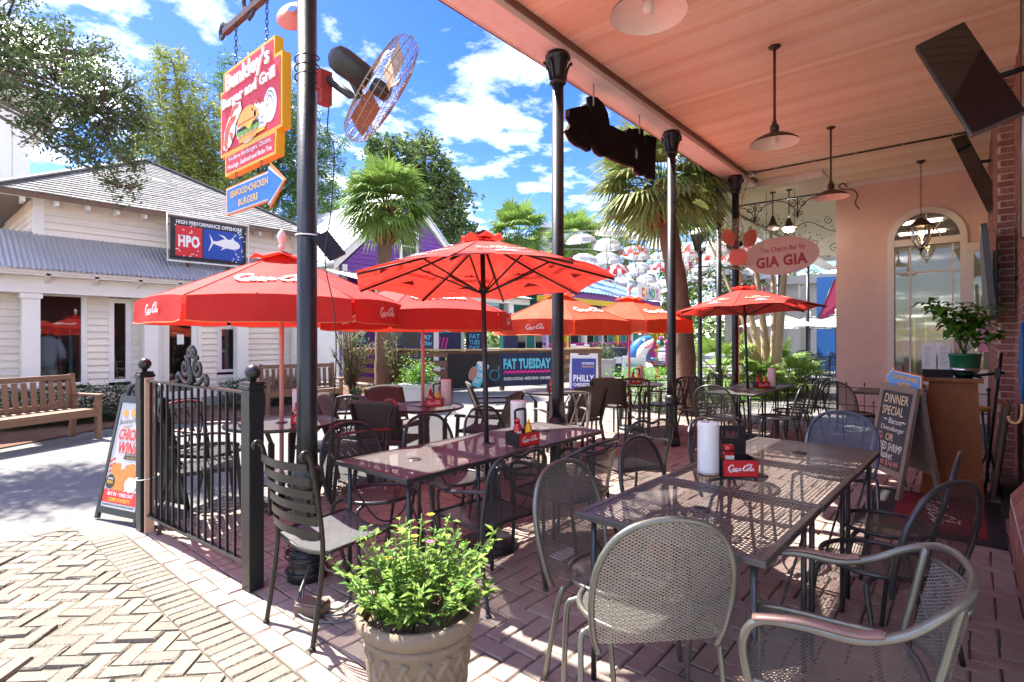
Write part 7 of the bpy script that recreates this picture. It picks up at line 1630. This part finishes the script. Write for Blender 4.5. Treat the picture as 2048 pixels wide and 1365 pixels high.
# porch of the purple house
wallbox('porch_deck', ph_, -15.9,9.6,-.03,-13.2,16.4,.06, mat('weathered_deck', (0.25,0.2,0.16), .9, var=.3, vs=4))
for yy in (9.75,11.7,13.6,15.4): wallbox('porch_post', ph_, -13.42,yy-.14,.0,-13.16,yy+.14,2.75, WHITE)
wallbox('porch_beam', ph_, -13.44,9.5,2.76,-13.14,16.5,2.98, WHITE); obj('porch_roof', corr(-12.95,3.0,-16.0,3.72,9.4,16.6,.15,.02), TIN, ph_, world=True)
for yy, w_ in ((10.5,.45),(12.2,.9),(14.4,.9)): 
    pn = wallbox('porch_window', ph_, PX-.02,yy-w_/2,.9 if w_ < .8 else .2,PX+.03,yy+w_/2,2.2, WHITE); obj('pane', MB().box(PX+.031,yy-w_/2+.06,1.0 if w_<.8 else .3,PX+.034,yy+w_/2-.06,2.12), mat('porch_glass', (0.03,0.04,0.06), .08) if 'porch_glass' not in bpy.data.materials else bpy.data.materials['porch_glass'], pn, world=True)
tvp = thing('porch_screen', 'black television hanging in the purple porch', 'television', at(837,676,17.2)); c_ = at(837,672,17.2); obj('panel', MB().box(-.04,-.62,-.35,.04,.62,.35,Matrix.Translation(c_)), BLKP, tvp, world=True); obj('hanger', MB().tube([c_+Vector((0,0,.35)), c_+Vector((0,0,.85))], .02, 6), BLKP, tvp, world=True)
CYN = mat('cyan_print', (0.12,0.55,0.70), .6); MGT = mat('magenta_print', (0.75,0.02,0.30), .6)
def feather(label, px, d, w, h, z0, rows, lean=0.0, nm='feather_banner'):
    p = at(px,700,d); p.z = 0; t = thing(nm, label, 'banner', p); F = frame((p.x,p.y,z0), X_, (lean*X_.x,lean*X_.y,1))
    obj('cloth', MB().prism([(-w/2,0),(w/2,0),(w/2,h*.85),(w*.3,h*.97),(-w*.1,h),(-w/2,h*.9)], -.004, .004, F), NAVY, t, world=True); obj('pole', MB().tube([F @ Vector((-w/2-.015,-z0+.02,0)), F @ Vector((-w/2-.015,h,0))], .012, 6), DSTEEL, t, world=True)
    for (body,ww,hh,x,y,m,rt) in rows: tm = MB(); put_text(tm, body, F, w=ww, h=hh, x=x, y=y, z=.006, bold=.03, rot=rt); obj('lettering', tm, m, t, world=True)
feather('navy feather banner leaning at the fence behind the second umbrella pole', 852,15.0,.42,1.75,.15,[('FAT',.28,.13,0,1.35,CYN,-8),('TUESDAY',.34,.10,0,1.18,CYN,-8),('FROZEN',.3,.05,0,.9,PRINT,-50)],.12); feather('navy poster panel with frozen cocktail lettering on the purple porch', 888,17.5,1.1,1.9,.6,[('FROZEN',.6,.14,-.1,1.3,CYN,0),('DAIQUIRI',.6,.14,-.1,1.1,CYN,0),('////',.5,.35,-.1,.72,MGT,0)],0,'porch_poster'); feather('navy poster with pink and cyan lettering between white porch posts', 949,18.5,.55,1.9,.55,[('FAT',.36,.16,0,.98,CYN,0),('TUES',.36,.16,0,.78,CYN,0),('DAY',.36,.16,0,.58,CYN,0),('my first',.32,.2,0,1.3,MGT,10)],0,'porch_poster'); feather('dark blue poster with cyan writing behind the oleander', 722,17.0,.5,1.5,.6,[('Frozen',.3,.12,0,1.1,PRINT,0),('Drinks',.3,.12,0,.8,CYN,0)],0,'porch_poster'); feather('navy feather banner leaning before the teal wall', 1022,17.5,.45,2.2,.1,[('FAT',.3,.13,0,1.75,CYN,-8),('TUESDAY',.36,.10,0,1.55,CYN,-8)],.12)
# wooden fence with banner
NEWW = mat('new_timber_cap', (0.52,0.36,0.17), .7, var=.25, vs=4, bump=.1, bs=30); OLDW = mat('stained_fence_board', (0.16,0.085,0.05), .8, rnd=.15, var=.25, vs=5, bump=.15, bs=30)
wf_ = thing('timber_fence', 'brown board fence with a pale timber cap in front of the purple house', 'fence', at(900,787,14.6))
FP = [at(688,675,16.8), at(896,675,14.5), at(1107,675,15.8), at(1202,675,17.2)]
for p in FP: p.z = 0
for a,b in zip(FP, FP[1:]):
    L = (b-a).length; nb = max(2,int(L/1.9)); n2 = (b-a).normalized()
    obj('cap_rail', MB().bar(a+Vector((0,0,1.155)), b+Vector((0,0,1.155)), .15, .045), NEWW, wf_, world=True)
    for zr in (.22,.50,.78,1.04): obj('board', MB().bar(a+Vector((0,0,zr)), b+Vector((0,0,zr)), .03, .16), OLDW, wf_, world=True)
    for k in range(nb+1): q = a.lerp(b,k/nb); side = Vector((n2.y,-n2.x,0))*-.075; obj('post', MB().bar(q+side, q+side+Vector((0,0,1.12)), .1, .1, (1,0,0)), OLDW, wf_, world=True)
bn = thing('fence_banner', 'navy banner with cyan lettering and a frozen drink hung on the board fence', 'banner', (FP[1]+FP[2])/2)
rt = (FP[2]-FP[1]).normalized(); outn = Vector((rt.y,-rt.x,0)); b0 = FP[1] + outn*.06 - rt*.02; BL = (FP[2]-FP[1]).length
FB = frame(b0 + Vector((0,0,.12)), rt, (0,0,1)); bh = .93; split = BL*.46
def wavy(x0, x1): return MB().grid(lambda i,j: (x0+(x1-x0)*i/16, bh*j/5, .012*math.sin(i*.9+j)+.008*math.sin(j*2.1)), 16, 5, M=FB)
ds_ = obj('photo_half', wavy(0,split), mat('black_vinyl_print', (0.015,0.015,0.02), .4, var=.5, vs=2), bn, world=True); dt = obj('text_half', wavy(split,BL-.02), NAVY, bn, world=True)
cup = MB(); CF = FB @ Matrix.Translation((split*.62,.42,.03)) @ Matrix.Rotation(R(-20),4,'Z')
obj('cup_print', MB().prism([(-.13,-.42),(.13,-.42),(.19,.22),(-.19,.22)], 0, .002, CF), CYN, ds_, world=True); obj('straw_print', MB().prism([(-.02,.2),(.02,.2),(.03,.48),(-.01,.48)], 0, .002, CF), CYN, ds_, world=True); obj('foam_print', MB().prism(disc(0,.22,.19,.07), .0025, .004, CF), PRINT, ds_, world=True); obj('hand_print', MB().prism(disc(-.2,-.1,.12,.2), .0025, .004, CF), mat('skin_tone_print', (0.45,0.24,0.17), .6), ds_, world=True)
obj('ring_print', MB().tube([CF @ Vector((.42+.14*math.cos(a),.05+.14*math.sin(a),.0)) for a in [2*math.pi*i/20 for i in range(20)]], .025, 5, closed=True), mat('teal_glow_print', (0.03,0.22,0.30), .6), ds_, world=True)
for body,w_,y_ in (('FAT',.3,.1),('TUES',.3,-.08),('DAY',.26,-.26)): tm = MB(); put_text(tm, body, CF, h=.13, w=.2, y=y_-.0, z=.006, bold=.03, rot=0); obj('lettering', tm, PRINT, ds_, world=True)
tm = MB(); xm = (split+BL)/2; put_text(tm, 'FAT TUESDAY', FB, w=(BL-split)*.86, h=.30, x=xm, y=.63, z=.035, bold=.05); obj('lettering', tm, CYN, dt, world=True)
tm = MB(); put_text(tm, 'FROZEN COCKTAILS • MIXED DRINKS • AND MORE', FB, w=(BL-split)*.84, h=.085, x=xm, y=.21, z=.035, bold=.03); obj('lettering', tm, PRINT, dt, world=True)
tm = MB(); ribbon(tm, [(xm-(BL-split)*.42+(BL-split)*.84*i/24, .40+.028*(1 if i % 2 else -1)) for i in range(25)], [.05,.05], FB, 3, z=.035); obj('zigzag', tm, MGT, dt, world=True)
# ---- candy shop
TEAL = mat('teal_wall', (0.03,0.30,0.25), .6, var=.08, vs=2); MAGR = mat('magenta_rail', (0.48,0.03,0.26), .5); YLW = mat('yellow_trim', (0.72,0.50,0.02), .5); LIL = mat('lilac_post', (0.55,0.38,0.60), .5)
cs = thing('candy_shop', 'teal candy shop with magenta porch railing and yellow trim', 'shop', (-14,21,0)); XC = -12.7
wallbox('front_wall', cs, -15.1,16.9,0,-14.9,29,3.4, TEAL)
for k in range(8): w_ = wallbox('shop_window', cs, -14.899,17.6+1.4*k,.9,-14.85,18.4+1.4*k,2.3, WHITE); obj('pane', MB().box(-14.849,17.66+1.4*k,.96,-14.846,18.34+1.4*k,2.24), bpy.data.materials['dark_pane'], w_, world=True)
wallbox('porch_floor', cs, -14.9,16.9,0,XC,27,.35, mat('porch_boards', (0.3,0.2,0.2), .8))
for k in range(8): wallbox('porch_post', cs, XC-.2,17+1.4*k,.351,XC-.02,17.18+1.4*k,2.9, (LIL,YLW,WHITE)[k%3])
wallbox('rail_cap', cs, XC-.15,17,1.20,XC-.03,26.8,1.27, MAGR); wallbox('rail_foot', cs, XC-.13,17,.42,XC-.05,26.8,.48, MAGR)
for k in range(66): wallbox('baluster', cs, XC-.12,17.1+.147*k,.481,XC-.06,17.2+.147*k,1.199, MAGR)
wallbox('yellow_fascia', cs, XC-.25,16.7,2.91,XC+.1,27.2,3.15, YLW); wallbox('purple_fascia', cs, XC-.2,16.72,3.151,XC+.05,27.15,3.4, mat('violet_trim', (0.22,0.04,0.30), .5))
BLR = mat('blue_metal_roof', (0.22,0.36,0.52), .4, .5); obj('roof', corr(XC+.25,3.42,-16.5,4.9,16.4,27.4,.3,.02), BLR, cs, world=True)
wallbox('upper_block', cs, -20,19,3.0,-16,27.5,4.6, mat('blue_grey_siding', (0.25,0.33,0.38), .6, var=.1, vs=3))
cdy = thing('candy_letters', 'multicoloured candy lettering above the candy shop porch', 'sign', (XC+.12,25.8,3.55)); obj('board', MB().box(XC+.06,24.5,3.42,XC+.10,27.1,4.15), WHITE, cdy, world=True)
for k,(ch,c) in enumerate(zip('CANDY',((.7,.05,.05),(.75,.45,.02),(.05,.2,.6),(.05,.45,.15),(.55,.1,.45)))): tm = MB(); put_text(tm, ch, frame((XC+.105,25.0+.4*k,3.78),(0,1,0),(0,0,1)), h=.5, w=.34, bold=.06, z=.005); obj('lettering', tm, mat('candy_letter_%d' % k, c, .5), cdy, world=True)
# steps with magenta rails
stp = thing('porch_steps', 'wooden porch steps with magenta railings beside the shark figure', 'steps', at(1310,735,22)); sp0 = at(1312,735,21.5); sp0.z = 0
Fs_ = frame(sp0, X_, D_)
for k in range(3): obj('step', MB().box(-.7,.3*k,.0,.7,.3*k+.3,.12*(k+1),Fs_), OLDW, stp, world=True)
for s_ in (-.75,.75):
    obj('hand_rail', MB().bar(Fs_ @ Vector((s_,-.1,.85)), Fs_ @ Vector((s_,1.3,1.35)), .08, .08), MAGR, stp, world=True)
    for k in range(8): obj('baluster', MB().bar(Fs_ @ Vector((s_,-.05+.18*k,.05)), Fs_ @ Vector((s_,-.05+.18*k,.85+.064*k)), .05, .05, (1,0,0)), MAGR, stp, world=True)
# shark figure
sk = at(1278,742,19.5); sk.z = 0; SHB = mat('blue_fibreglass', (0.02,0.15,0.42), .3, coat=.4); SHW = mat('white_fibreglass', (0.75,0.75,0.73), .3, coat=.4); SHR = mat('red_fibreglass', (0.60,0.03,0.03), .3, coat=.4)
shk = thing('shark_figure', 'blue and white standing shark figure with candy rope by the steps', 'statue', sk); Fk_ = frame(sk, X_, (0,0,1))
obj('body', MB().tube([Fk_ @ Vector(p) for p in smooth_path([(-.05,.25,0),(-.15,.5,0),(-.12,.85,0),(.0,1.15,0),(.22,1.36,0),(.48,1.50,0)],4)], [.10,.13,.17,.21,.24,.27,.29,.30,.31,.31,.30,.29,.28,.26,.24,.22,.2,.17,.13,.08,.02], 14), SHB, shk, world=True)
obj('belly', MB().tube([Fk_ @ Vector(p) for p in smooth_path([(.0,.3,.10),(-.02,.6,.16),(.02,.9,.2),(.16,1.12,.18),(.36,1.28,.12),(.5,1.44,.04)],4)], [.06,.09,.12,.15,.17,.19,.2,.21,.21,.21,.2,.19,.18,.17,.16,.15,.13,.11,.08,.05,.02], 12), SHW, shk, world=True)
obj('fin', MB().prism([(-.22,.75),(-.5,.55),(-.42,.9)], -.04, .04, Fk_), SHB, shk, world=True); obj('fin', MB().prism([(.1,.8),(.42,.62),(.28,.95)], .16, .22, Fk_), SHB, shk, world=True); obj('tail', MB().prism([(-.1,.3),(-.35,.05),(.0,.15),(.2,.02),(.05,.3)], -.05, .05, Fk_), SHB, shk, world=True); obj('grin', MB().tube([Fk_ @ Vector(p) for p in smooth_path([(.08,1.16,.34),(.22,1.14,.36),(.38,1.24,.30),(.44,1.32,.22)],4)], .022, 6), SHR, shk, world=True); obj('eye', MB().lathe([(.002,.05),(.04,.03),(.05,0)], 10, Fk_ @ Matrix.Translation((.12,1.40,.22))), SHW, shk, world=True)
for k in range(9): obj('candy_ball', MB().lathe([(.001,-.07),(.05,-.05),(.07,0),(.05,.05),(.001,.07)], 10, Fk_ @ Matrix.Translation((.42+.03*math.sin(k)+.045*k,.42+.15*k,.12))), (YLW,SHR,CYN,MGT)[k%4], shk, world=True)
for px, d, r_, m_, lb in ((1268,17.5,.34,SHR,'big red candy ball prop beside the shark'),(1290,17.2,.36,SHW,'big white candy ball prop beside the shark'),(1305,17.6,.26,SHR,'small red candy wrapper prop next to the white ball')): p = at(px,720,d); o = obj('candy_prop', MB().lathe([(.001,0),(r_*.6,r_*.2),(r_,r_),(r_*.6,r_*1.8),(.001,r_*2)], 16, Matrix.Translation((p.x,p.y,0))), m_); tag(o, lb, 'prop', 'candy props')
# planters, bins, boards on the street
GPL = mat('grey_planter', (0.40,0.41,0.40), .7, var=.1, vs=6); FLW = leaf_mat('white_flower', (0.6,0.62,0.5), .3, .2)
def planter(label, plant_label, px, py, w, h, seed, hh=.4):
    p = on(px,py); p.z = 0; t = thing('grey_planter', label, 'planter', p, 20, 'grey planters'); obj('tub', MB().add([(-w*.42,-w*.42,0),(w*.42,-w*.42,0),(w*.42,w*.42,0),(-w*.42,w*.42,0),(-w*.5,-w*.5,h),(w*.5,-w*.5,h),(w*.5,w*.5,h),(-w*.5,w*.5,h)], [(3,2,1,0),(4,5,6,7),(0,1,5,4),(1,2,6,5),(2,3,7,6),(3,0,4,7)]), GPL, t); obj('lip', MB().box(-w*.53,-w*.53,h-.07,w*.53,w*.53,h+.012), GPL, t, bevel=.01)
    q = thing('planter_plant', plant_label, 'plant', p+Vector((0,0,h)), 0, 'planter plants'); mb = MB(); rr = random.Random(seed)
    for k in range(900):
        v = Vector((rr.gauss(0,w*.28),rr.gauss(0,w*.28),abs(rr.gauss(.1,hh*.5)))); an = rr.uniform(0,6.28); leaf(mb, v, Vector((math.cos(an),math.sin(an),.4)), Vector((0,0,1)), .085, .035)
    obj('foliage', mb, LG2 if seed % 2 else LG3, q)['kind'] = 'stuff'; fm_ = MB()
    for k in range(50): v = Vector((rr.gauss(0,w*.3),rr.gauss(0,w*.3),hh*rr.uniform(.4,1.1))); leaf(fm_, v, Vector((rr.gauss(0,1),rr.gauss(0,1),.3)), Vector((0,0,1)), .05, .04)
    obj('flower_heads', fm_, FLW, q)['kind'] = 'stuff'
planter('grey square planter behind the second round table', 'white flowering plant in the planter behind the second round table', 838,822,.58,.55,1); planter('grey planter beside the dark litter bin', 'bushy plant in the planter beside the dark litter bin', 1208,757,.75,.7,2,.5)
hedge('rounded green shrub behind the litter bin', (at(1205,700,24).x-1.0,at(1205,700,24).y-1.0,at(1205,700,24).x+1.0,at(1205,700,24).y+1.0,1.2), 1500, .14, LG1, 'round_shrub', 'shrub')
p = on(1232,752); p.z = 0; lbn = thing('litter_bin', 'dark square litter bin with white label beside the planter', 'litter bin', p, 40); BIN = mat('charcoal_bin', (0.03,0.035,0.045), .5); obj('body', MB().box(-.36,-.36,0,.36,.36,.95), BIN, lbn, bevel=.02); obj('lid', MB().box(-.38,-.38,.951,.38,.38,1.1), BIN, lbn, bevel=.02); obj('label', MB().box(-.15,-.364,.5,.15,-.361,.75), PRINT, lbn)
WPL = mat('white_plastic_board', (0.74,0.73,0.70), .5); PBL = mat('blue_violet_print', (0.05,0.06,0.30), .6); PPU = mat('purple_print', (0.16,0.04,0.28), .6)
def aboard(label, px, py, w, h, rz, field, rows):
    p = on(px,py); p.z = 0; t = thing('sidewalk_board', label, 'sign board', p, rz, 'white plastic pavement boards'); tl = math.atan(.18)
    for s_ in (1,-1):
        F = frame((0,-s_*.22,0), (s_,0,0), (0,s_*math.sin(tl),math.cos(tl))); f = obj('front_board' if s_ > 0 else 'back_board', MB().prism([(-w/2,0),(-w/2+.09,0),(-w/2+.09,.1),(w/2-.09,.1),(w/2-.09,0),(w/2,0),(w/2-.03,h),(w*.2,h),(w*.18,h-.05),(-w*.18,h-.05),(-w*.2,h),(-w/2+.03,h)], -.03, 0, F), WPL, t)
        if s_ > 0:
            ps = obj('poster', MB().box(-w/2+.07,.16,.0005,w/2-.07,h-.12,.004,F), field, f)
            for body,ww,hh,x,y,m in rows: tm = MB(); put_text(tm, body, F, w=ww, h=hh, x=x, y=y, z=.006, bold=.03); obj('lettering', tm, m, ps)
aboard('white plastic board advertising an authentic sandwich beside the column', 1168,798,.72,1.12,30,PBL,[('AUTHENTIC',.3,.06,.1,.88,PRINT),('THE REAL HOAGIE',.28,.04,.1,.80,YEL),('PHILLY',.5,.16,.0,.52,PRINT),('CHEESESTEAK',.5,.08,0,.36,PRINT)])
aboard('white plastic board with purple poster behind the sandwich board', 1160,757,.75,1.25,25,PPU,[('DRINK',.4,.1,0,.95,PRINT),('SPECIALS',.45,.1,0,.75,YEL)])
aboard('white plastic board with pale green menu behind the farthest round table', 1268,785,.68,1.0,25,mat('pale_green_print', (0.55,0.68,0.60), .6),[('MENU',.4,.1,0,.75,TEAL),('TODAY',.4,.08,0,.55,TEAL)])
# ---- street lamp
p = at(1400,740,12.9); p.z = 0; sl = thing('street_lamp', 'black lantern street lamp beyond the palm trunk', 'street lamp', p); zt = EYE + (675-505)/FPX*12.9
obj('pole', MB().lathe([(.12,0),(.12,.25),(.06,.35),(.045,zt-.1),(.07,zt-.02),(.05,zt)], 14), BLACK, sl); obj('lantern_frame', MB().lathe([(.10,zt),(.11,zt+.02),(.02,zt+.025)], 4), BLACK, sl)
for q in range(4): a = q*1.571+.5; obj('frame_bar', MB().bar((.10*math.cos(a),.10*math.sin(a),zt+.02),(.2*math.cos(a),.2*math.sin(a),zt+.42),.025,.025), BLACK, sl)
obj('glass', MB().lathe([(.09,zt+.03),(.185,zt+.42)], 4, cap=False, smooth=False, M=Matrix.Rotation(.5,4,'Z')), CLEAR, sl); obj('roof', MB().lathe([(.27,zt+.42),(.25,zt+.45),(.13,zt+.57),(.05,zt+.60),(.05,zt+.66),(.01,zt+.7)], 4, Matrix.Rotation(.5,4,'Z'), smooth=False), BLACK, sl); obj('ladder_bar', MB().tube([(-.25,-.05,zt-.35),(.25,.05,zt-.35)], .015, 6), BLACK, sl)
# ---- hanging umbrellas over the square
HWC = leaf_mat('white_umbrella_cloth', (0.50,0.50,0.50), .35, .06); STR = mat('red_umbrella_stripe', (0.50,0.04,0.05), .6, trans=.3)
def hang_umb(striped):
    t = thing('hanging_umbrella', '', 'umbrella'); n = 16 if striped else 8; r_ = .62; h_ = .34
    for part in ((0,1) if striped else (0,)):
        m = MB()
        for k in range(n):
            if striped and k % 2 != part: continue
            a0, a1 = 2*math.pi*k/n, 2*math.pi*(k+1)/n
            v = []; 
            for th in (0.02,.35,.7,1.0): rr_ = r_*math.sin(th*1.45)/math.sin(1.45); z = h_*(math.cos(th*1.45)-math.cos(1.45))/(1-math.cos(1.45)); v += [(rr_*math.cos(a0),rr_*math.sin(a0),z),(rr_*math.cos(a1),rr_*math.sin(a1),z)]
            m.add(v, [(2*i,2*i+1,2*i+3,2*i+2) for i in range(3)])
        o = obj('red_panels' if part else 'canopy', m, STR if part else HWC, t)
        if striped: o['kind'] = 'stuff'
    obj('shaft', MB().tube(smooth_path([(0,0,h_+.06),(0,0,-.3),(0,0,-.42),(.05,0,-.5),(.1,0,-.42)],3), .012, 5), DSTEEL, t)
    return t
uw, us = hang_umb(False), hang_umb(True); first = {False: True, True: True}; ru = random.Random(14); cnt = 0
for d in (19.5,21.5,23.5,26,28.5,31.5,35,39):
    px = 1128 + ru.uniform(0,20)
    while px < 1560:
        if d < 21 and not (1195 < px < 1300): px += 46; continue
        if d < 24 and px < 1150: px += 30; continue
        p = at(px, 600, d); p.z = 4.75+ru.uniform(-.22,.35)+ (.25 if d < 24 else 0); st = ru.random() < .28; src = us if st else uw
        lb = 'red and white striped umbrella hung in the overhead canopy' if st else 'plain white umbrella hung in the overhead canopy'; gr = 'striped umbrellas hung over the square' if st else 'white umbrellas hung over the square'
        if first[st]: src.location = p; src['label'] = lb; src['group'] = gr; first[st] = False; src.rotation_euler = (ru.uniform(-.15,.15),ru.uniform(-.15,.15),ru.uniform(0,6))
        else: o = dup(src, p, 0, lb, gr); o.rotation_euler = (ru.uniform(-.18,.18),ru.uniform(-.18,.18),ru.uniform(0,6))
        px += 1.15*FPX/d*ru.uniform(.85,1.1); cnt += 1
wn_ = MB(); 
for d in (19.5,21.5,23.5,26,28.5,31.5,35,39): a = at(1080,600,d); b = at(1600,600,d); wn_.tube([Vector((a.x,a.y,5.35)), Vector((b.x,b.y,5.35))], .012, 4)
o = obj('umbrella_wires', wn_, DSTEEL); o['kind'] = 'stuff'; tag(o, 'thin cables stretched over the square to carry the umbrellas', 'cables')
# ---- far right: terrace beyond the gallery
GRY = mat('grey_canvas', (0.42,0.46,0.44), .8, trans=.2)
for q,(px,d,lb) in enumerate(((1555,19,'grey terrace umbrella nearest the myrtle trunks'),(1620,22,'grey terrace umbrella behind the last gallery column'),(1672,20,'grey terrace umbrella touching the pink wall edge'))):
    p = at(px,700,d); umbrella('terrace_umbrella', lb, p.x, p.y, 0, 2.35, 1.5, .5, 6, .3*q, GRY, DSTEEL, 0, group='grey terrace umbrellas')
for q in range(7):
    p = at((1548,1590,1632,1660,1610,1655,1570)[q],700,(18.5,20,19,21,24,25,23)[q]); t = dup(RTP, (p.x,p.y,0), 0, 'x') if False else None
    tt = thing('terrace_table', 'dark terrace table under the grey umbrellas', 'table', (p.x,p.y,0), group='terrace tables'); obj('top', MB().lathe([(.4,.72),(.4,.75)], 18), DSTEEL, tt); obj('pedestal', MB().lathe([(.22,0),(.22,.02),(.03,.04),(.03,.72)], 12), DSTEEL, tt)
    for k in range(3): a = k*2.1+q; dup(hd, (p.x+.75*math.cos(a),p.y+.75*math.sin(a),0), math.degrees(a)+90, 'dark mesh chair at a terrace table under the grey umbrellas', 'terrace chairs')
OFFW = mat('cream_arcade_paint', (0.42,0.40,0.36), .7, var=.1, vs=2)
fb = thing('far_arcade', 'white columned arcade with blue end wall beyond the terrace', 'building', at(1600,700,34)); BLW = mat('cobalt_wall', (0.02,0.14,0.42), .6, var=.1, vs=2)
p0 = at(1520,675,34); 
for k in range(6): q = at(1500+44*k,675,33-.6*k); obj('white_column', MB().box(q.x-.28,q.y-.28,0,q.x+.28,q.y+.28,4.6), OFFW, fb, world=True)
a = at(1450,675,33.5); b = at(1740,675,29.5); a.z = b.z = 4.85; obj('entablature', MB().bar(a,b,.6,.5), OFFW, fb, world=True); a = at(1450,675,37); b = at(1740,675,33); a.z = b.z = 2.4; obj('back_wall', MB().bar(a,b,.2,4.8), mat('shaded_beige_wall', (0.35,0.33,0.28), .8), fb, world=True)  # back wall beige darkened to stand in for shade under the arcade
for px, d, w in ((1668,24,1.3),): q = at(px,675,d); obj('blue_wall', MB().box(q.x-w/2,q.y-.2,0,q.x+w/2+2,q.y+.2,4.2), BLW, fb, world=True)
aw_ = thing('maroon_awning', 'maroon awning on the blue wall beyond the pink wall edge', 'awning', at(1670,600,22)); q0, q1, q2, q3 = at(1635,640,22), at(1760,640,22.2), at(1760,540,22.8), at(1668,560,22.8)
obj('cloth', MB().add([q0,q1,q2,q3], [(0,1,2,3)]).add([q0,q1,q1-Vector((0,0,.25)),q0-Vector((0,0,.25))], [(0,1,2,3)]), mat('maroon_cloth', (0.30,0.02,0.07), .7, trans=.2), aw_, world=True); obj('frame', MB().tube([q0,q3,q2], .02, 6), DSTEEL, aw_, world=True)
# a gable seen past the far palms
tg = thing('teal_gable_house', 'pale roofed house with a teal gable behind the far palms', 'house', at(1140,600,60)); q = at(1140,675,60); Fg = frame((q.x,q.y,0), X_, (0,0,1))
obj('wall', MB().prism([(-5,0),(5,0),(5,12),(2.8,14.6),(.6,12),(-5,12)], -6, 0, Fg), mat('pale_siding', (0.5,0.52,0.50), .7), tg, world=True); obj('gable', MB().prism([(.9,12.1),(4.7,12.1),(2.8,14.4)], .01, .1, Fg), TEAL, tg, world=True); obj('roof', MB().prism([(-5.6,11.9),(.5,11.9),(2.8,14.8),(-3,14.2)], -6.2, .3, Fg), RIB, tg, world=True)
